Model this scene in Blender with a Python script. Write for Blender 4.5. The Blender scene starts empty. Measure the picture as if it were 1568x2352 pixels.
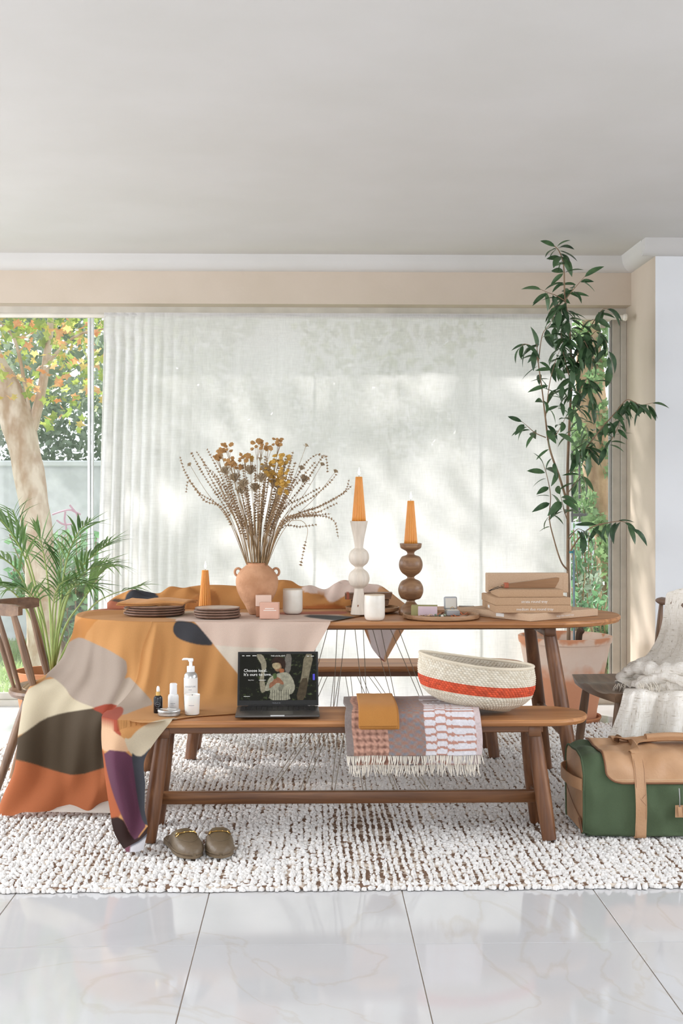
import bpy, bmesh, math, random
import numpy as np
from mathutils import Vector, Matrix, Euler, noise as mnoise

# ---------------------------------------------------------------- camera, world, light
scene = bpy.context.scene
C = scene.collection
F_PX, CAM_H, YAW, HORIZON = 2950.0, 1.24, math.radians(1.38), 1145.0
cam_d = bpy.data.cameras.new('camera'); cam = bpy.data.objects.new('camera', cam_d); C.objects.link(cam)
cam_d.sensor_fit = 'HORIZONTAL'; cam_d.sensor_width = 24.0; cam_d.lens = 24.0 * F_PX / 1568.0
cam_d.shift_y = -(1176.0 - HORIZON) / 1568.0
cam_d.clip_start = 0.05; cam_d.clip_end = 200
cam.location = (0, 0, CAM_H); cam.rotation_euler = (math.pi / 2, 0, -YAW)
scene.camera = cam
scene.view_settings.view_transform = 'Standard'
scene.view_settings.look = 'None'
scene.view_settings.gamma = 1.0
scene.view_settings.use_curve_mapping = False
scene.view_settings.exposure = 0.20
scene.cycles.max_bounces = 7; scene.cycles.diffuse_bounces = 4; scene.cycles.glossy_bounces = 3
scene.cycles.transmission_bounces = 6; scene.cycles.transparent_max_bounces = 8
scene.cycles.caustics_reflective = False; scene.cycles.caustics_refractive = False
scene.cycles.sample_clamp_indirect = 6.0
scene.cycles.use_denoising = True
scene.cycles.use_adaptive_sampling = True; scene.cycles.adaptive_threshold = 0.05

world = bpy.data.worlds.new('sky'); scene.world = world; world.use_nodes = True
bgn = world.node_tree.nodes['Background']
bgn.inputs[0].default_value = (0.90, 0.94, 1.0, 1); bgn.inputs[1].default_value = 1.5

SUN_AZ, SUN_EL = math.radians(38), math.radians(36)      # low sun behind the window, to its left
sun_d = bpy.data.lights.new('sun', 'SUN'); sun_d.energy = 7.5; sun_d.angle = math.radians(2.0); sun_d.color = (1.0, 0.97, 0.94)
sun = bpy.data.objects.new('sun', sun_d); C.objects.link(sun)
sun_dir = Vector((-math.sin(SUN_AZ) * math.cos(SUN_EL), math.cos(SUN_AZ) * math.cos(SUN_EL), math.sin(SUN_EL)))
sun.rotation_euler = sun_dir.to_track_quat('Z', 'Y').to_euler(); sun.location = (-8, 18, 10)

def area_light(name, loc, rot, sx, sy, power, col=(1, 1, 1)):
    d = bpy.data.lights.new(name, 'AREA'); d.shape = 'RECTANGLE'; d.size = sx; d.size_y = sy
    d.energy = power; d.color = col; d.spread = math.radians(140)
    o = bpy.data.objects.new(name, d); C.objects.link(o); o.location = loc; o.rotation_euler = rot
    return o
# area fill lamps added inside the room, standing in for daylight from unseen openings
area_light('rear_fill_lamp', (-0.3, -2.9, 1.8), (math.radians(62), 0, 0), 3.4, 1.3, 46, (0.90, 0.95, 1.0))
area_light('left_fill_lamp', (-4.2, 5.0, 1.85), (math.radians(62), 0, math.radians(-90)), 4.6, 1.2, 112, (0.90, 0.95, 1.0))
area_light('right_fill_lamp', (4.2, 3.0, 1.85), (math.radians(60), 0, math.radians(90)), 4.0, 1.2, 60, (0.90, 0.95, 1.0))

# ---------------------------------------------------------------- helpers
_c, _s = math.cos(YAW), math.sin(YAW)
def W(px, py, Y):
    """photo pixel + distance from the camera -> world point"""
    u = (px - 784.0) / F_PX; v = (HORIZON - py) / F_PX
    t = Y / (_c - u * _s)
    return Vector(((u * _c + _s) * t, Y, CAM_H + v * t))
def WZ(px, py, Z):
    u = (px - 784.0) / F_PX; v = (HORIZON - py) / F_PX
    t = (Z - CAM_H) / v
    return Vector(((u * _c + _s) * t, (_c - u * _s) * t, Z))
def XY(px, Y):
    return W(px, 1145, Y).x
def proj(P):
    P = np.asarray(P, float)
    d = P[:, 0] * _s + P[:, 1] * _c
    return np.stack([784 + F_PX * (P[:, 0] * _c - P[:, 1] * _s) / d, HORIZON - F_PX * (P[:, 2] - CAM_H) / d], 1)
def lin(c):
    c = c / 255.0
    return c / 12.92 if c <= 0.04045 else ((c + 0.055) / 1.055) ** 2.4
def rgb(h):
    if isinstance(h, (tuple, list)): return tuple(lin(x) for x in h[:3])
    h = h.lstrip('#'); return tuple(lin(int(h[i:i + 2], 16)) for i in (0, 2, 4))

OFF = {}
def tag(o, label=None, cat=None, group=None, kind=None):
    if label: o['label'] = label
    if cat: o['category'] = cat
    if group: o['group'] = group
    if kind: o['kind'] = kind
    return o
def thing(name, label, cat, loc=(0, 0, 0), rotz=0, group=None):
    o = bpy.data.objects.new(name, None); C.objects.link(o)
    o.empty_display_size = 0.05; o.location = loc; o.rotation_euler = (0, 0, rotz)
    OFF[o.name] = Vector(loc)
    return tag(o, label, cat, group)
def link(name, me, parent=None, loc=None, rot=None):
    o = bpy.data.objects.new(name, me); C.objects.link(o)
    if parent is not None: o.parent = parent; OFF[o.name] = OFF.get(parent.name, Vector())
    else: OFF[o.name] = Vector()
    if loc is not None: o.location = loc
    if rot is not None: o.rotation_euler = rot
    return o
def mesh(name, V, Fc, mat=None, smooth=True, sharp=35, off=None, cols=None):
    me = bpy.data.meshes.new(name)
    V = np.asarray([tuple(v) for v in V] if not isinstance(V, np.ndarray) else V, float)
    if off is not None: V = V - np.array(off)
    me.from_pydata(V.tolist(), [], Fc.tolist() if isinstance(Fc, np.ndarray) else Fc)
    if mat: me.materials.append(mat)
    if smooth:
        me.polygons.foreach_set('use_smooth', [True] * len(me.polygons))
        if sharp: me.set_sharp_from_angle(angle=math.radians(sharp))
    if cols is not None:
        a = me.color_attributes.new('Col', 'FLOAT_COLOR', 'POINT')
        a.data.foreach_set('color', np.concatenate([cols, np.ones((len(cols), 1))], 1).astype(np.float32).ravel())
    me.update()
    return me
def obj(name, vf, mat, parent=None, w=False, smooth=True, sharp=35, cols=None, loc=None, rot=None):
    """vf=(verts, faces); w=True: verts are world coordinates, moved into the parent's frame"""
    off = OFF.get(parent.name) if (w and parent is not None) else None
    return link(name, mesh(name, vf[0], vf[1], mat, smooth, sharp, off, cols), parent, loc, rot)
def join(*parts):
    V, Fc = [], []
    for v, f in parts:
        n = len(V); V += [tuple(p) for p in v]; Fc += [tuple(i + n for i in q) for q in f]
    return V, Fc
def xf(vf, loc=(0, 0, 0), rot=(0, 0, 0), sc=(1, 1, 1)):
    m = Matrix.Translation(loc) @ Euler(rot).to_matrix().to_4x4() @ Matrix.Diagonal((*sc, 1))
    return [tuple(m @ Vector(v)) for v in vf[0]], vf[1]
def box(x0, y0, z0, x1, y1, z1, bev=0, seg=2):
    bm = bmesh.new(); bmesh.ops.create_cube(bm, size=1)
    for v in bm.verts:
        v.co = Vector(((x0 + x1) / 2 + v.co.x * (x1 - x0), (y0 + y1) / 2 + v.co.y * (y1 - y0), (z0 + z1) / 2 + v.co.z * (z1 - z0)))
    if bev: bmesh.ops.bevel(bm, geom=bm.edges[:], offset=bev, segments=seg, affect='EDGES', profile=0.5)
    V = [tuple(v.co) for v in bm.verts]; bm.verts.index_update(); Fc = [tuple(v.index for v in f.verts) for f in bm.faces]; bm.free()
    return V, Fc
def lathe(prof, n=32, c=(0, 0, 0), wob=None):
    V, Fc = [], []
    for k, (r, z) in enumerate(prof):
        for i in range(n):
            a = 2 * math.pi * i / n; rr = r if wob is None else wob(r, z, a)
            V.append((c[0] + rr * math.cos(a), c[1] + rr * math.sin(a), c[2] + z))
    for k in range(len(prof) - 1):
        for i in range(n):
            j = (i + 1) % n
            Fc.append((k * n + i, k * n + j, (k + 1) * n + j, (k + 1) * n + i))
    if prof[0][0] > 1e-6: Fc.append(tuple(reversed(range(n))))
    if prof[-1][0] > 1e-6: Fc.append(tuple(range((len(prof) - 1) * n, len(prof) * n)))
    return V, Fc
def spline(pts, n):
    """Catmull-Rom through pts, n samples"""
    P = np.array([tuple(p) for p in pts], float)
    if len(P) == 2: return P[0] + (P[1] - P[0]) * np.linspace(0, 1, n)[:, None]
    Q = np.vstack([2 * P[0] - P[1], P, 2 * P[-1] - P[-2]])
    t = np.linspace(0, len(P) - 1 - 1e-9, n); i = t.astype(int); f = (t - i)[:, None]
    a, b, c, d = Q[i], Q[i + 1], Q[i + 2], Q[i + 3]
    return 0.5 * (2 * b + (c - a) * f + (2 * a - 5 * b + 4 * c - d) * f ** 2 + (3 * b - a - 3 * c + d) * f ** 3)
def surf(ctrl, nu, nv):
    """bicubic surface through ctrl[rows][cols] -> array (nu, nv, 3)"""
    rows = np.array([spline(r, nv) for r in ctrl])
    return np.stack([spline(rows[:, j], nu) for j in range(nv)], 1)
def gridmesh(A):
    nu, nv = A.shape[:2]
    i, j = np.meshgrid(np.arange(nu - 1), np.arange(nv - 1), indexing='ij')
    a = (i * nv + j).ravel()
    return A.reshape(-1, 3), np.stack([a, a + 1, a + nv + 1, a + nv], 1)
def tube(pts, rad, n=8, cap=True, flat=None, up=None):
    P = [Vector(tuple(p)) for p in pts]; m = len(P); V, Fc = [], []
    if not hasattr(rad, '__len__'): rad = [rad] * m
    nrm = None
    for k in range(m):
        t = (P[min(k + 1, m - 1)] - P[max(k - 1, 0)]).normalized()
        if nrm is None:
            ref = Vector(up) if up else (Vector((0, 0, 1)) if abs(t.z) < 0.9 else Vector((1, 0, 0)))
            nrm = (ref - t * ref.dot(t)).normalized()
        else: nrm = (nrm - t * nrm.dot(t)).normalized()
        b = t.cross(nrm)
        for i in range(n):
            a = 2 * math.pi * i / n
            V.append(P[k] + nrm * (math.cos(a) * rad[k] * (flat or 1)) + b * (math.sin(a) * rad[k]))
    for k in range(m - 1):
        for i in range(n):
            j = (i + 1) % n
            Fc.append((k * n + i, k * n + j, (k + 1) * n + j, (k + 1) * n + i))
    if cap: Fc.append(tuple(reversed(range(n)))); Fc.append(tuple(range((m - 1) * n, m * n)))
    return V, Fc
def ribbon(pts, width, thick, up=(0, 0, 1), side=None):
    """flat strap along pts"""
    P = [Vector(tuple(p)) for p in pts]; m = len(P); V, Fc = [], []
    for k in range(m):
        t = (P[min(k + 1, m - 1)] - P[max(k - 1, 0)]).normalized()
        s = Vector(side) if side else t.cross(Vector(up))
        s = (s - t * s.dot(t)).normalized(); nn = s.cross(t).normalized()
        for a, b in ((-1, -1), (1, -1), (1, 1), (-1, 1)):
            V.append(P[k] + s * (a * width / 2) + nn * (b * thick / 2))
    for k in range(m - 1):
        for i in range(4):
            j = (i + 1) % 4; Fc.append((k * 4 + i, k * 4 + j, k * 4 + 4 + j, k * 4 + 4 + i))
    Fc.append((3, 2, 1, 0)); Fc.append(tuple(range((m - 1) * 4, m * 4)))
    return V, Fc
def prism(poly, z0, z1):
    n = len(poly)
    V = [(x, y, z0) for x, y in poly] + [(x, y, z1) for x, y in poly]
    Fc = [tuple(reversed(range(n))), tuple(range(n, 2 * n))] + [(i, (i + 1) % n, n + (i + 1) % n, n + i) for i in range(n)]
    return V, Fc
def sphere(c, r, n=12, m=8, sc=(1, 1, 1)):
    V, Fc = lathe([(r * math.sin(math.pi * k / m) if 0 < k < m else 1e-7, -r * math.cos(math.pi * k / m)) for k in range(m + 1)], n)
    return [(c[0] + v[0] * sc[0], c[1] + v[1] * sc[1], c[2] + v[2] * sc[2]) for v in V], Fc
def text_mesh(s, size, mat, align='LEFT', bold=0.0):
    cu = bpy.data.curves.new('lettering', 'FONT'); cu.body = s; cu.size = size; cu.align_x = align; cu.offset = bold * size
    cu.resolution_u = 2
    o = bpy.data.objects.new('tmp', cu); C.objects.link(o)
    bpy.context.view_layer.update()
    me = bpy.data.meshes.new_from_object(o.evaluated_get(bpy.context.evaluated_depsgraph_get()))
    bpy.data.objects.remove(o); bpy.data.curves.remove(cu)
    me.materials.clear(); me.materials.append(mat)
    return me
def lettering(s, size, mat, parent, loc, rot, align='LEFT', bold=0.0, sc=(1, 1, 1)):
    o = link('lettering', text_mesh(s, size, mat, align, bold), parent, loc, rot); o.scale = sc
    return o

# ---------------------------------------------------------------- materials
def newmat(name):
    m = bpy.data.materials.new(name); m.use_nodes = True
    nt = m.node_tree; b = nt.nodes['Principled BSDF']
    return m, nt, b
def N(nt, typ, **kw):
    n = nt.nodes.new('ShaderNode' + typ)
    for k, v in kw.items():
        if hasattr(n, k) and k not in n.inputs: setattr(n, k, v)
        else: n.inputs[k].default_value = v
    return n
def M(name, col, rough=0.6, metal=0.0, col2=None, nscale=8.0, bump=None, spec=0.5, stretch=(1, 1, 1), coat=0, sheen=0, detail=4, lo=0.35, hi=0.65):
    m, nt, b = newmat(name); L = nt.links.new
    b.inputs['Base Color'].default_value = (*rgb(col), 1); b.inputs['Roughness'].default_value = rough
    b.inputs['Metallic'].default_value = metal; b.inputs['Specular IOR Level'].default_value = spec
    if coat: b.inputs['Coat Weight'].default_value = coat
    if sheen: b.inputs['Sheen Weight'].default_value = sheen
    tc = N(nt, 'TexCoord'); mp = N(nt, 'Mapping'); mp.inputs['Scale'].default_value = stretch
    L(tc.outputs['Object'], mp.inputs[0])
    if col2 is None: col2 = tuple(max(0, min(255, int(x * 0.93))) for x in [int(col.lstrip('#')[i:i + 2], 16) for i in (0, 2, 4)]) if isinstance(col, str) else col
    nz = N(nt, 'TexNoise', Scale=nscale, Detail=float(detail)); L(mp.outputs[0], nz.inputs['Vector'])
    rp = N(nt, 'ValToRGB'); rp.color_ramp.elements[0].position = lo; rp.color_ramp.elements[1].position = hi
    rp.color_ramp.elements[0].color = (*rgb(col), 1); rp.color_ramp.elements[1].color = (*rgb(col2), 1)
    L(nz.outputs[0], rp.inputs[0]); L(rp.outputs[0], b.inputs['Base Color'])
    if bump:
        n2 = N(nt, 'TexNoise', Scale=float(bump[0]), Detail=3.0); L(tc.outputs['Object'], n2.inputs['Vector'])
        bp = N(nt, 'Bump', Strength=bump[1], Distance=0.01); L(n2.outputs[0], bp.inputs['Height']); L(bp.outputs[0], b.inputs['Normal'])
    return m
def wood(name, c1, c2, axis=0, scale=1.0, rough=0.42, c3=None):
    m, nt, b = newmat(name); L = nt.links.new
    tc = N(nt, 'TexCoord'); mp = N(nt, 'Mapping')
    st = [14.0 * scale] * 3; st[axis] = 0.9 * scale; mp.inputs['Scale'].default_value = st
    L(tc.outputs['Object'], mp.inputs[0])
    n1 = N(nt, 'TexNoise', Scale=1.6, Detail=5.0, Distortion=1.1); L(mp.outputs[0], n1.inputs['Vector'])
    n2 = N(nt, 'TexNoise', Scale=9.0, Detail=4.0); L(mp.outputs[0], n2.inputs['Vector'])
    rp = N(nt, 'ValToRGB'); e = rp.color_ramp.elements
    e[0].position = 0.3; e[0].color = (*rgb(c1), 1); e[1].position = 0.7; e[1].color = (*rgb(c2), 1)
    if c3: k = e.new(0.5); k.color = (*rgb(c3), 1)
    L(n1.outputs[0], rp.inputs[0])
    mx = N(nt, 'MixRGB', blend_type='MULTIPLY'); mx.inputs[0].default_value = 0.3
    L(rp.outputs[0], mx.inputs[1]); L(n2.outputs[0], mx.inputs[2]); L(mx.outputs[0], b.inputs['Base Color'])
    b.inputs['Roughness'].default_value = rough
    bp = N(nt, 'Bump', Strength=0.12, Distance=0.004); L(n2.outputs[0], bp.inputs['Height']); L(bp.outputs[0], b.inputs['Normal'])
    return m
def weave(name, col=None, scale=350.0, strength=0.25, rough=0.9, trans=0.0, attr=None, col2=None, nscale=3.0):
    """woven fabric; colour from col or from the colour attribute"""
    m, nt, b = newmat(name); L = nt.links.new
    tc = N(nt, 'TexCoord')
    b.inputs['Roughness'].default_value = rough; b.inputs['Specular IOR Level'].default_value = 0.2
    b.inputs['Sheen Weight'].default_value = 0.04
    nz = N(nt, 'TexNoise', Scale=scale, Detail=2.0); L(tc.outputs['Object'], nz.inputs['Vector'])
    if attr:
        src = N(nt, 'VertexColor', layer_name=attr).outputs[0]
    else:
        n2 = N(nt, 'TexNoise', Scale=nscale, Detail=4.0); L(tc.outputs['Object'], n2.inputs['Vector'])
        rp = N(nt, 'ValToRGB'); rp.color_ramp.elements[0].color = (*rgb(col), 1); rp.color_ramp.elements[1].color = (*rgb(col2 or col), 1)
        rp.color_ramp.elements[0].position = 0.35; rp.color_ramp.elements[1].position = 0.65
        L(n2.outputs[0], rp.inputs[0]); src = rp.outputs[0]
    mx = N(nt, 'MixRGB', blend_type='MULTIPLY'); mx.inputs[0].default_value = 0.28
    L(src, mx.inputs[1]); L(nz.outputs[0], mx.inputs[2])
    gm = N(nt, 'MixRGB', blend_type='ADD'); gm.inputs[0].default_value = 0.10
    L(mx.outputs[0], gm.inputs[1]); L(src, gm.inputs[2])
    L(gm.outputs[0], b.inputs['Base Color'])
    bp = N(nt, 'Bump', Strength=strength, Distance=0.002); L(nz.outputs[0], bp.inputs['Height']); L(bp.outputs[0], b.inputs['Normal'])
    if trans:
        tr = N(nt, 'BsdfTranslucent'); ms = N(nt, 'MixShader'); ms.inputs[0].default_value = trans
        L(gm.outputs[0], tr.inputs[0]); L(b.outputs[0], ms.inputs[1]); L(tr.outputs[0], ms.inputs[2])
        L(ms.outputs[0], nt.nodes['Material Output'].inputs[0])
    return m
def leafmat(name, c1, c2, trans=0.35, rough=0.45, nscale=6.0):
    m, nt, b = newmat(name); L = nt.links.new
    tc = N(nt, 'TexCoord'); oi = N(nt, 'ObjectInfo')
    nz = N(nt, 'TexNoise', Scale=nscale, Detail=3.0); L(tc.outputs['Object'], nz.inputs['Vector'])
    ad = N(nt, 'Math', operation='MULTIPLY_ADD'); ad.inputs[1].default_value = 0.5; L(oi.outputs['Random'], ad.inputs[0]); L(nz.outputs[0], ad.inputs[2])
    rp = N(nt, 'ValToRGB'); rp.color_ramp.elements[0].position = 0.35; rp.color_ramp.elements[1].position = 0.95
    rp.color_ramp.elements[0].color = (*rgb(c1), 1); rp.color_ramp.elements[1].color = (*rgb(c2), 1)
    L(ad.outputs[0], rp.inputs[0]); L(rp.outputs[0], b.inputs['Base Color']); b.inputs['Roughness'].default_value = rough
    tr = N(nt, 'BsdfTranslucent'); ms = N(nt, 'MixShader'); ms.inputs[0].default_value = trans
    L(rp.outputs[0], tr.inputs[0]); L(b.outputs[0], ms.inputs[1]); L(tr.outputs[0], ms.inputs[2])
    L(ms.outputs[0], nt.nodes['Material Output'].inputs[0])
    return m
def glassmat(name, tint=(1, 1, 1), refl=1.0):
    m, nt, b = newmat(name); L = nt.links.new
    tr = N(nt, 'BsdfTransparent'); tr.inputs[0].default_value = (*tint, 1)
    gl = N(nt, 'BsdfGlossy'); gl.inputs['Roughness'].default_value = 0.02
    fr = N(nt, 'LayerWeight', Blend=0.5); pw = N(nt, 'Math', operation='POWER'); pw.inputs[1].default_value = 4.0; L(fr.outputs['Facing'], pw.inputs[0])
    mu = N(nt, 'Math', operation='MULTIPLY_ADD'); mu.inputs[1].default_value = 0.7 * refl; mu.inputs[2].default_value = 0.04 * refl
    L(pw.outputs[0], mu.inputs[0])
    ms = N(nt, 'MixShader'); L(mu.outputs[0], ms.inputs[0]); L(tr.outputs[0], ms.inputs[1]); L(gl.outputs[0], ms.inputs[2])
    L(ms.outputs[0], nt.nodes['Material Output'].inputs[0]); nt.nodes.remove(b)
    return m
def emit(name, col, st=1.0):
    m, nt, b = newmat(name); L = nt.links.new
    e = N(nt, 'Emission', Strength=st); e.inputs[0].default_value = (*rgb(col), 1)
    L(e.outputs[0], nt.nodes['Material Output'].inputs[0]); nt.nodes.remove(b)
    return m

MT = {}
MT['wall'] = M('plaster_wall', '#cfc0b0', 0.9, nscale=3, col2='#cabbaa', bump=(60, 0.06))
MT['wall_white'] = M('plaster_white', '#f1f2f4', 0.9, nscale=3, col2='#eeeff1', bump=(60, 0.05))
MT['ceiling'] = M('plaster_ceiling', '#d3d0cd', 0.95, nscale=2, col2='#cfccc8')
MT['trim'] = M('painted_trim', '#e6e1d8', 0.6)
MT['alu'] = M('window_metal', '#cfc8bc', 0.45, 0.1)
MT['alu_white'] = M('window_metal_white', '#e8eaea', 0.35, 0.0)
MT['glass'] = glassmat('window_glass')
MT['grout'] = M('grout', '#b5a696', 0.9)
MT['walnut'] = wood('walnut', '#54331c', '#94653f', 0, c3='#764c2c')
MT['walnut_top'] = wood('walnut_top', '#9a6238', '#d0955f', 0, rough=0.5, c3='#b67c4c')
MT['walnut_leg'] = wood('walnut_leg', '#5c3820', '#9a6a45', 2, c3='#7a4e2f')
MT['oak_dark'] = wood('brown_oak', '#6b4e39', '#9a785c', 2)
MT['steel'] = M('steel', '#b8b8b6', 0.3, 0.9)
MT['string'] = M('waxed_cord', '#8a7d6c', 0.7)
MT['black'] = M('black_plastic', '#151515', 0.4)
MT['white_plastic'] = M('white_plastic', '#f2f1ef', 0.35)
MT['white_print'] = M('white_print', '#f0ece6', 0.7)
MT['soil'] = M('soil', '#3a2c22', 0.95, bump=(80, 0.8))

# ---------------------------------------------------------------- room shell
rnd = random.Random(7)
WIN_Y, HEAD_Z, CEIL_Z, WALL_X = 7.73, 2.39, 2.67, XY(1437, 7.73)
def struct(name, vf, mat, parent=None, smooth=False):
    o = obj(name, vf, mat, parent, smooth=smooth)
    if parent is None: o['kind'] = 'structure'
    return o

# polished stone floor: grout bed with single tiles
m, nt, b = newmat('polished_stone'); L = nt.links.new
geo = N(nt, 'NewGeometry'); n1 = N(nt, 'TexNoise', Scale=1.3, Detail=8.0, Distortion=1.6); L(geo.outputs['Position'], n1.inputs['Vector'])
rp = N(nt, 'ValToRGB'); e = rp.color_ramp.elements
e[0].position = 0.3; e[0].color = (*rgb('#c6c5c6'), 1); e[1].position = 0.72; e[1].color = (*rgb('#cdcdcf'), 1)
k = e.new(0.49); k.color = (*rgb('#cac9ca'), 1); k = e.new(0.505); k.color = (*rgb('#c5c1be'), 1); k = e.new(0.52); k.color = (*rgb('#cac9ca'), 1)
L(n1.outputs[0], rp.inputs[0])
oi = N(nt, 'ObjectInfo'); mx = N(nt, 'MixRGB', blend_type='MULTIPLY'); mx.inputs[0].default_value = 0.05
L(rp.outputs[0], mx.inputs[1]); L(oi.outputs['Random'], mx.inputs[2]); L(mx.outputs[0], b.inputs['Base Color'])
b.inputs['Roughness'].default_value = 0.07; b.inputs['Specular IOR Level'].default_value = 0.5
MT['stone'] = m
floor = struct('floor', box(-4.3, -3.0, -0.12, 4.3, 7.86, -0.003), MT['grout'])
TS, TX0, TY0 = 0.607, -0.318 - 6 * 0.607, 3.57 - 10 * 0.607
tile_me = mesh('tile', *box(0.0015, 0.0015, -0.01, TS - 0.0015, TS - 0.0015, 0.0, 0.0012, 1), MT['stone'], smooth=False)
for ix in range(13):
    for iy in range(17):
        x, y = TX0 + ix * TS, TY0 + iy * TS
        if x > 4.2 or y > 7.6 or y + TS < 0.2: continue
        link('tile', tile_me, floor, (x, y, 0))
struct('ceiling', box(-4.3, -3.0, CEIL_Z, 4.3, 8.0, CEIL_Z + 0.15), MT['ceiling'])
struct('wall_back', box(-4.3, 7.60, HEAD_Z, WALL_X, 7.95, CEIL_Z), MT['wall'])
struct('wall_right', box(WALL_X + 0.001, 7.07, 0, 4.3, 7.2, CEIL_Z), MT['wall_white'])
struct('wall_recess', box(WALL_X, 7.0705, 0, WALL_X + 0.25, 7.95, CEIL_Z), MT['wall'])
ws = struct('wall_side', box(4.3, -3.0, 2.45, 4.45, 7.95, CEIL_Z), MT['wall_white'])
obj('lower_wall', box(4.3, -3.0, 0, 4.45, 7.95, 0.1), MT['wall_white'], ws, smooth=False)
for y in (-2.9, -0.3, 4.3, 7.6): obj('post', box(4.3, y, 0.1, 4.45, y + (0.35 if y != 4.3 else 3.3), 2.45), MT['wall_white'], ws, smooth=False)
wl = struct('wall_left', box(-4.4, -3.0, 2.45, -4.3, 7.95, CEIL_Z), MT['wall_white'])
obj('lower_wall', box(-4.4, -3.0, 0, -4.3, 7.95, 0.1), MT['wall_white'], wl, smooth=False)
for y in (-2.9, 0.0, 5.4, 7.6): obj('post', box(-4.4, y, 0.1, -4.3, y + 0.3, 2.45), MT['wall_white'], wl, smooth=False)
wf = struct('wall_front', box(-4.3, -3.15, 2.5, 4.3, -3.0, CEIL_Z), MT['wall_white'])
for x0, x1 in ((-4.3, -2.0), (1.6, 4.3)): obj('pier', box(x0, -3.15, 0, x1, -3.0, 2.5), MT['wall_white'], wf, smooth=False)
# cove cornice
def cornice(p0, p1, inward, name):
    prof = [(0, 0)] + [(0.075 * math.sin(a), 0.075 * (1 - math.cos(a))) for a in [math.pi / 2 * k / 6 for k in range(7)]] + [(0.08, 0.09), (0, 0.09)]
    V = []
    for p in (p0, p1):
        for d, h in prof: V.append((p[0] + inward[0] * d, p[1] + inward[1] * d, CEIL_Z - 0.088 + h))
    n = len(prof)
    Fc = [(i, (i + 1) % n, n + (i + 1) % n, n + i) for i in range(n)] + [tuple(range(n)), tuple(reversed(range(n, 2 * n)))]
    struct(name, (V, Fc), MT['ceiling'], smooth=True)
cornice((-4.3, 7.60), (WALL_X, 7.60), (0, -1), 'trim_1')
cornice((WALL_X, 7.60), (WALL_X, 7.07), (-1, 0), 'trim_2')
cornice((WALL_X - 0.075, 7.07), (4.3, 7.07), (0, -1), 'trim_3')
struct('baseboard_right', box(WALL_X + 0.0, 7.055, 0, 4.3, 7.07, 0.07, 0.003, 1), MT['trim'])

# glazing: metal frame, slim glass joints, panes
XR = XY(1424, WIN_Y)
win = struct('window_1', box(-4.3, WIN_Y, 2.33, WALL_X, WIN_Y + 0.07, HEAD_Z), MT['alu'])
win.data.name = 'top_rail'
obj('bottom_rail', box(-4.3, WIN_Y - 0.02, -0.003, WALL_X, WIN_Y + 0.09, 0.035, 0.004, 1), MT['alu'], win, smooth=False)
obj('bottom_rail', box(-4.3, WIN_Y + 0.01, 0.035, WALL_X, WIN_Y + 0.05, 0.075, 0.003, 1), MT['alu'], win, smooth=False)
obj('jamb', box(XR - 0.048, WIN_Y - 0.005, 0.07, XR, WIN_Y + 0.07, 2.33, 0.003, 1), MT['alu'], win, smooth=False)
obj('jamb', box(XR, WIN_Y - 0.02, 0.0, WALL_X, WIN_Y + 0.08, 2.33, 0.003, 1), MT['alu'], win, smooth=False)
obj('sliding_stile', box(XR - 0.062, WIN_Y + 0.02, 0.07, XR - 0.05, WIN_Y + 0.05, 2.33), MT['steel'], win, smooth=False)
mull = [-4.3, -2.7, XY(207, WIN_Y), -0.2, 0.78, XR - 0.055]
for x in mull[1:3]:
    obj('mullion', box(x - 0.017, WIN_Y + 0.008, 0.07, x - 0.002, WIN_Y + 0.046, 2.33, 0.002, 1), MT['alu_white'], win, smooth=False)
    obj('mullion', box(x + 0.004, WIN_Y + 0.012, 0.07, x + 0.016, WIN_Y + 0.042, 2.33, 0.002, 1), MT['alu_white'], win, smooth=False)
for x in mull[3:5]:
    obj('mullion', box(x - 0.003, WIN_Y + 0.022, 0.07, x + 0.003, WIN_Y + 0.038, 2.33, 0.002, 1), MT['alu_white'], win, smooth=False)
for x0, x1 in zip(mull[:-1], mull[1:]):
    obj('pane', box(x0 + 0.02, WIN_Y + 0.025, 0.07, x1 - 0.018, WIN_Y + 0.031, 2.335), MT['glass'], win, smooth=False)

# curtain rod and sheer curtain
ROD_Y, ROD_Z = 7.48, W(1437, 729, 7.48).z
rod = thing('curtain_rod', 'off-white round curtain rod with end knob above the window', 'curtain rod', (0, ROD_Y, ROD_Z))
MT['rod'] = M('rod_paint', '#e3dccf', 0.5)
obj('rod', tube([(-4.25, ROD_Y, ROD_Z), (XY(1430, ROD_Y), ROD_Y, ROD_Z)], 0.014, 16), MT['rod'], rod, w=True)
xk = XY(1430, ROD_Y)
obj('finial', xf(lathe([(0.0001, 0), (0.014, 0), (0.02, 0.006), (0.022, 0.018), (0.016, 0.026), (0.0001, 0.028)], 16), (xk, ROD_Y, ROD_Z), (0, math.pi / 2, 0)), MT['rod'], rod, w=True)
for x in (-2.9, -1.0, 0.5, XY(1405, ROD_Y)):
    obj('bracket', join(box(x - 0.01, ROD_Y, ROD_Z - 0.008, x + 0.01, 7.73, ROD_Z + 0.008), box(x - 0.015, 7.715, ROD_Z - 0.03, x + 0.015, 7.73, ROD_Z + 0.03)), MT['rod'], rod, w=True, smooth=False)
m, nt, b = newmat('sheer_linen'); L = nt.links.new
tc = N(nt, 'TexCoord'); b.inputs['Roughness'].default_value = 1.0; b.inputs['Specular IOR Level'].default_value = 0.05
col = rgb('#f1eeea'); b.inputs['Base Color'].default_value = (*col, 1)
mp = N(nt, 'Mapping'); mp.inputs['Scale'].default_value = (160, 160, 22); L(tc.outputs['Object'], mp.inputs[0])
n1 = N(nt, 'TexNoise', Scale=1.0, Detail=4.0); L(mp.outputs[0], n1.inputs['Vector'])
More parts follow.
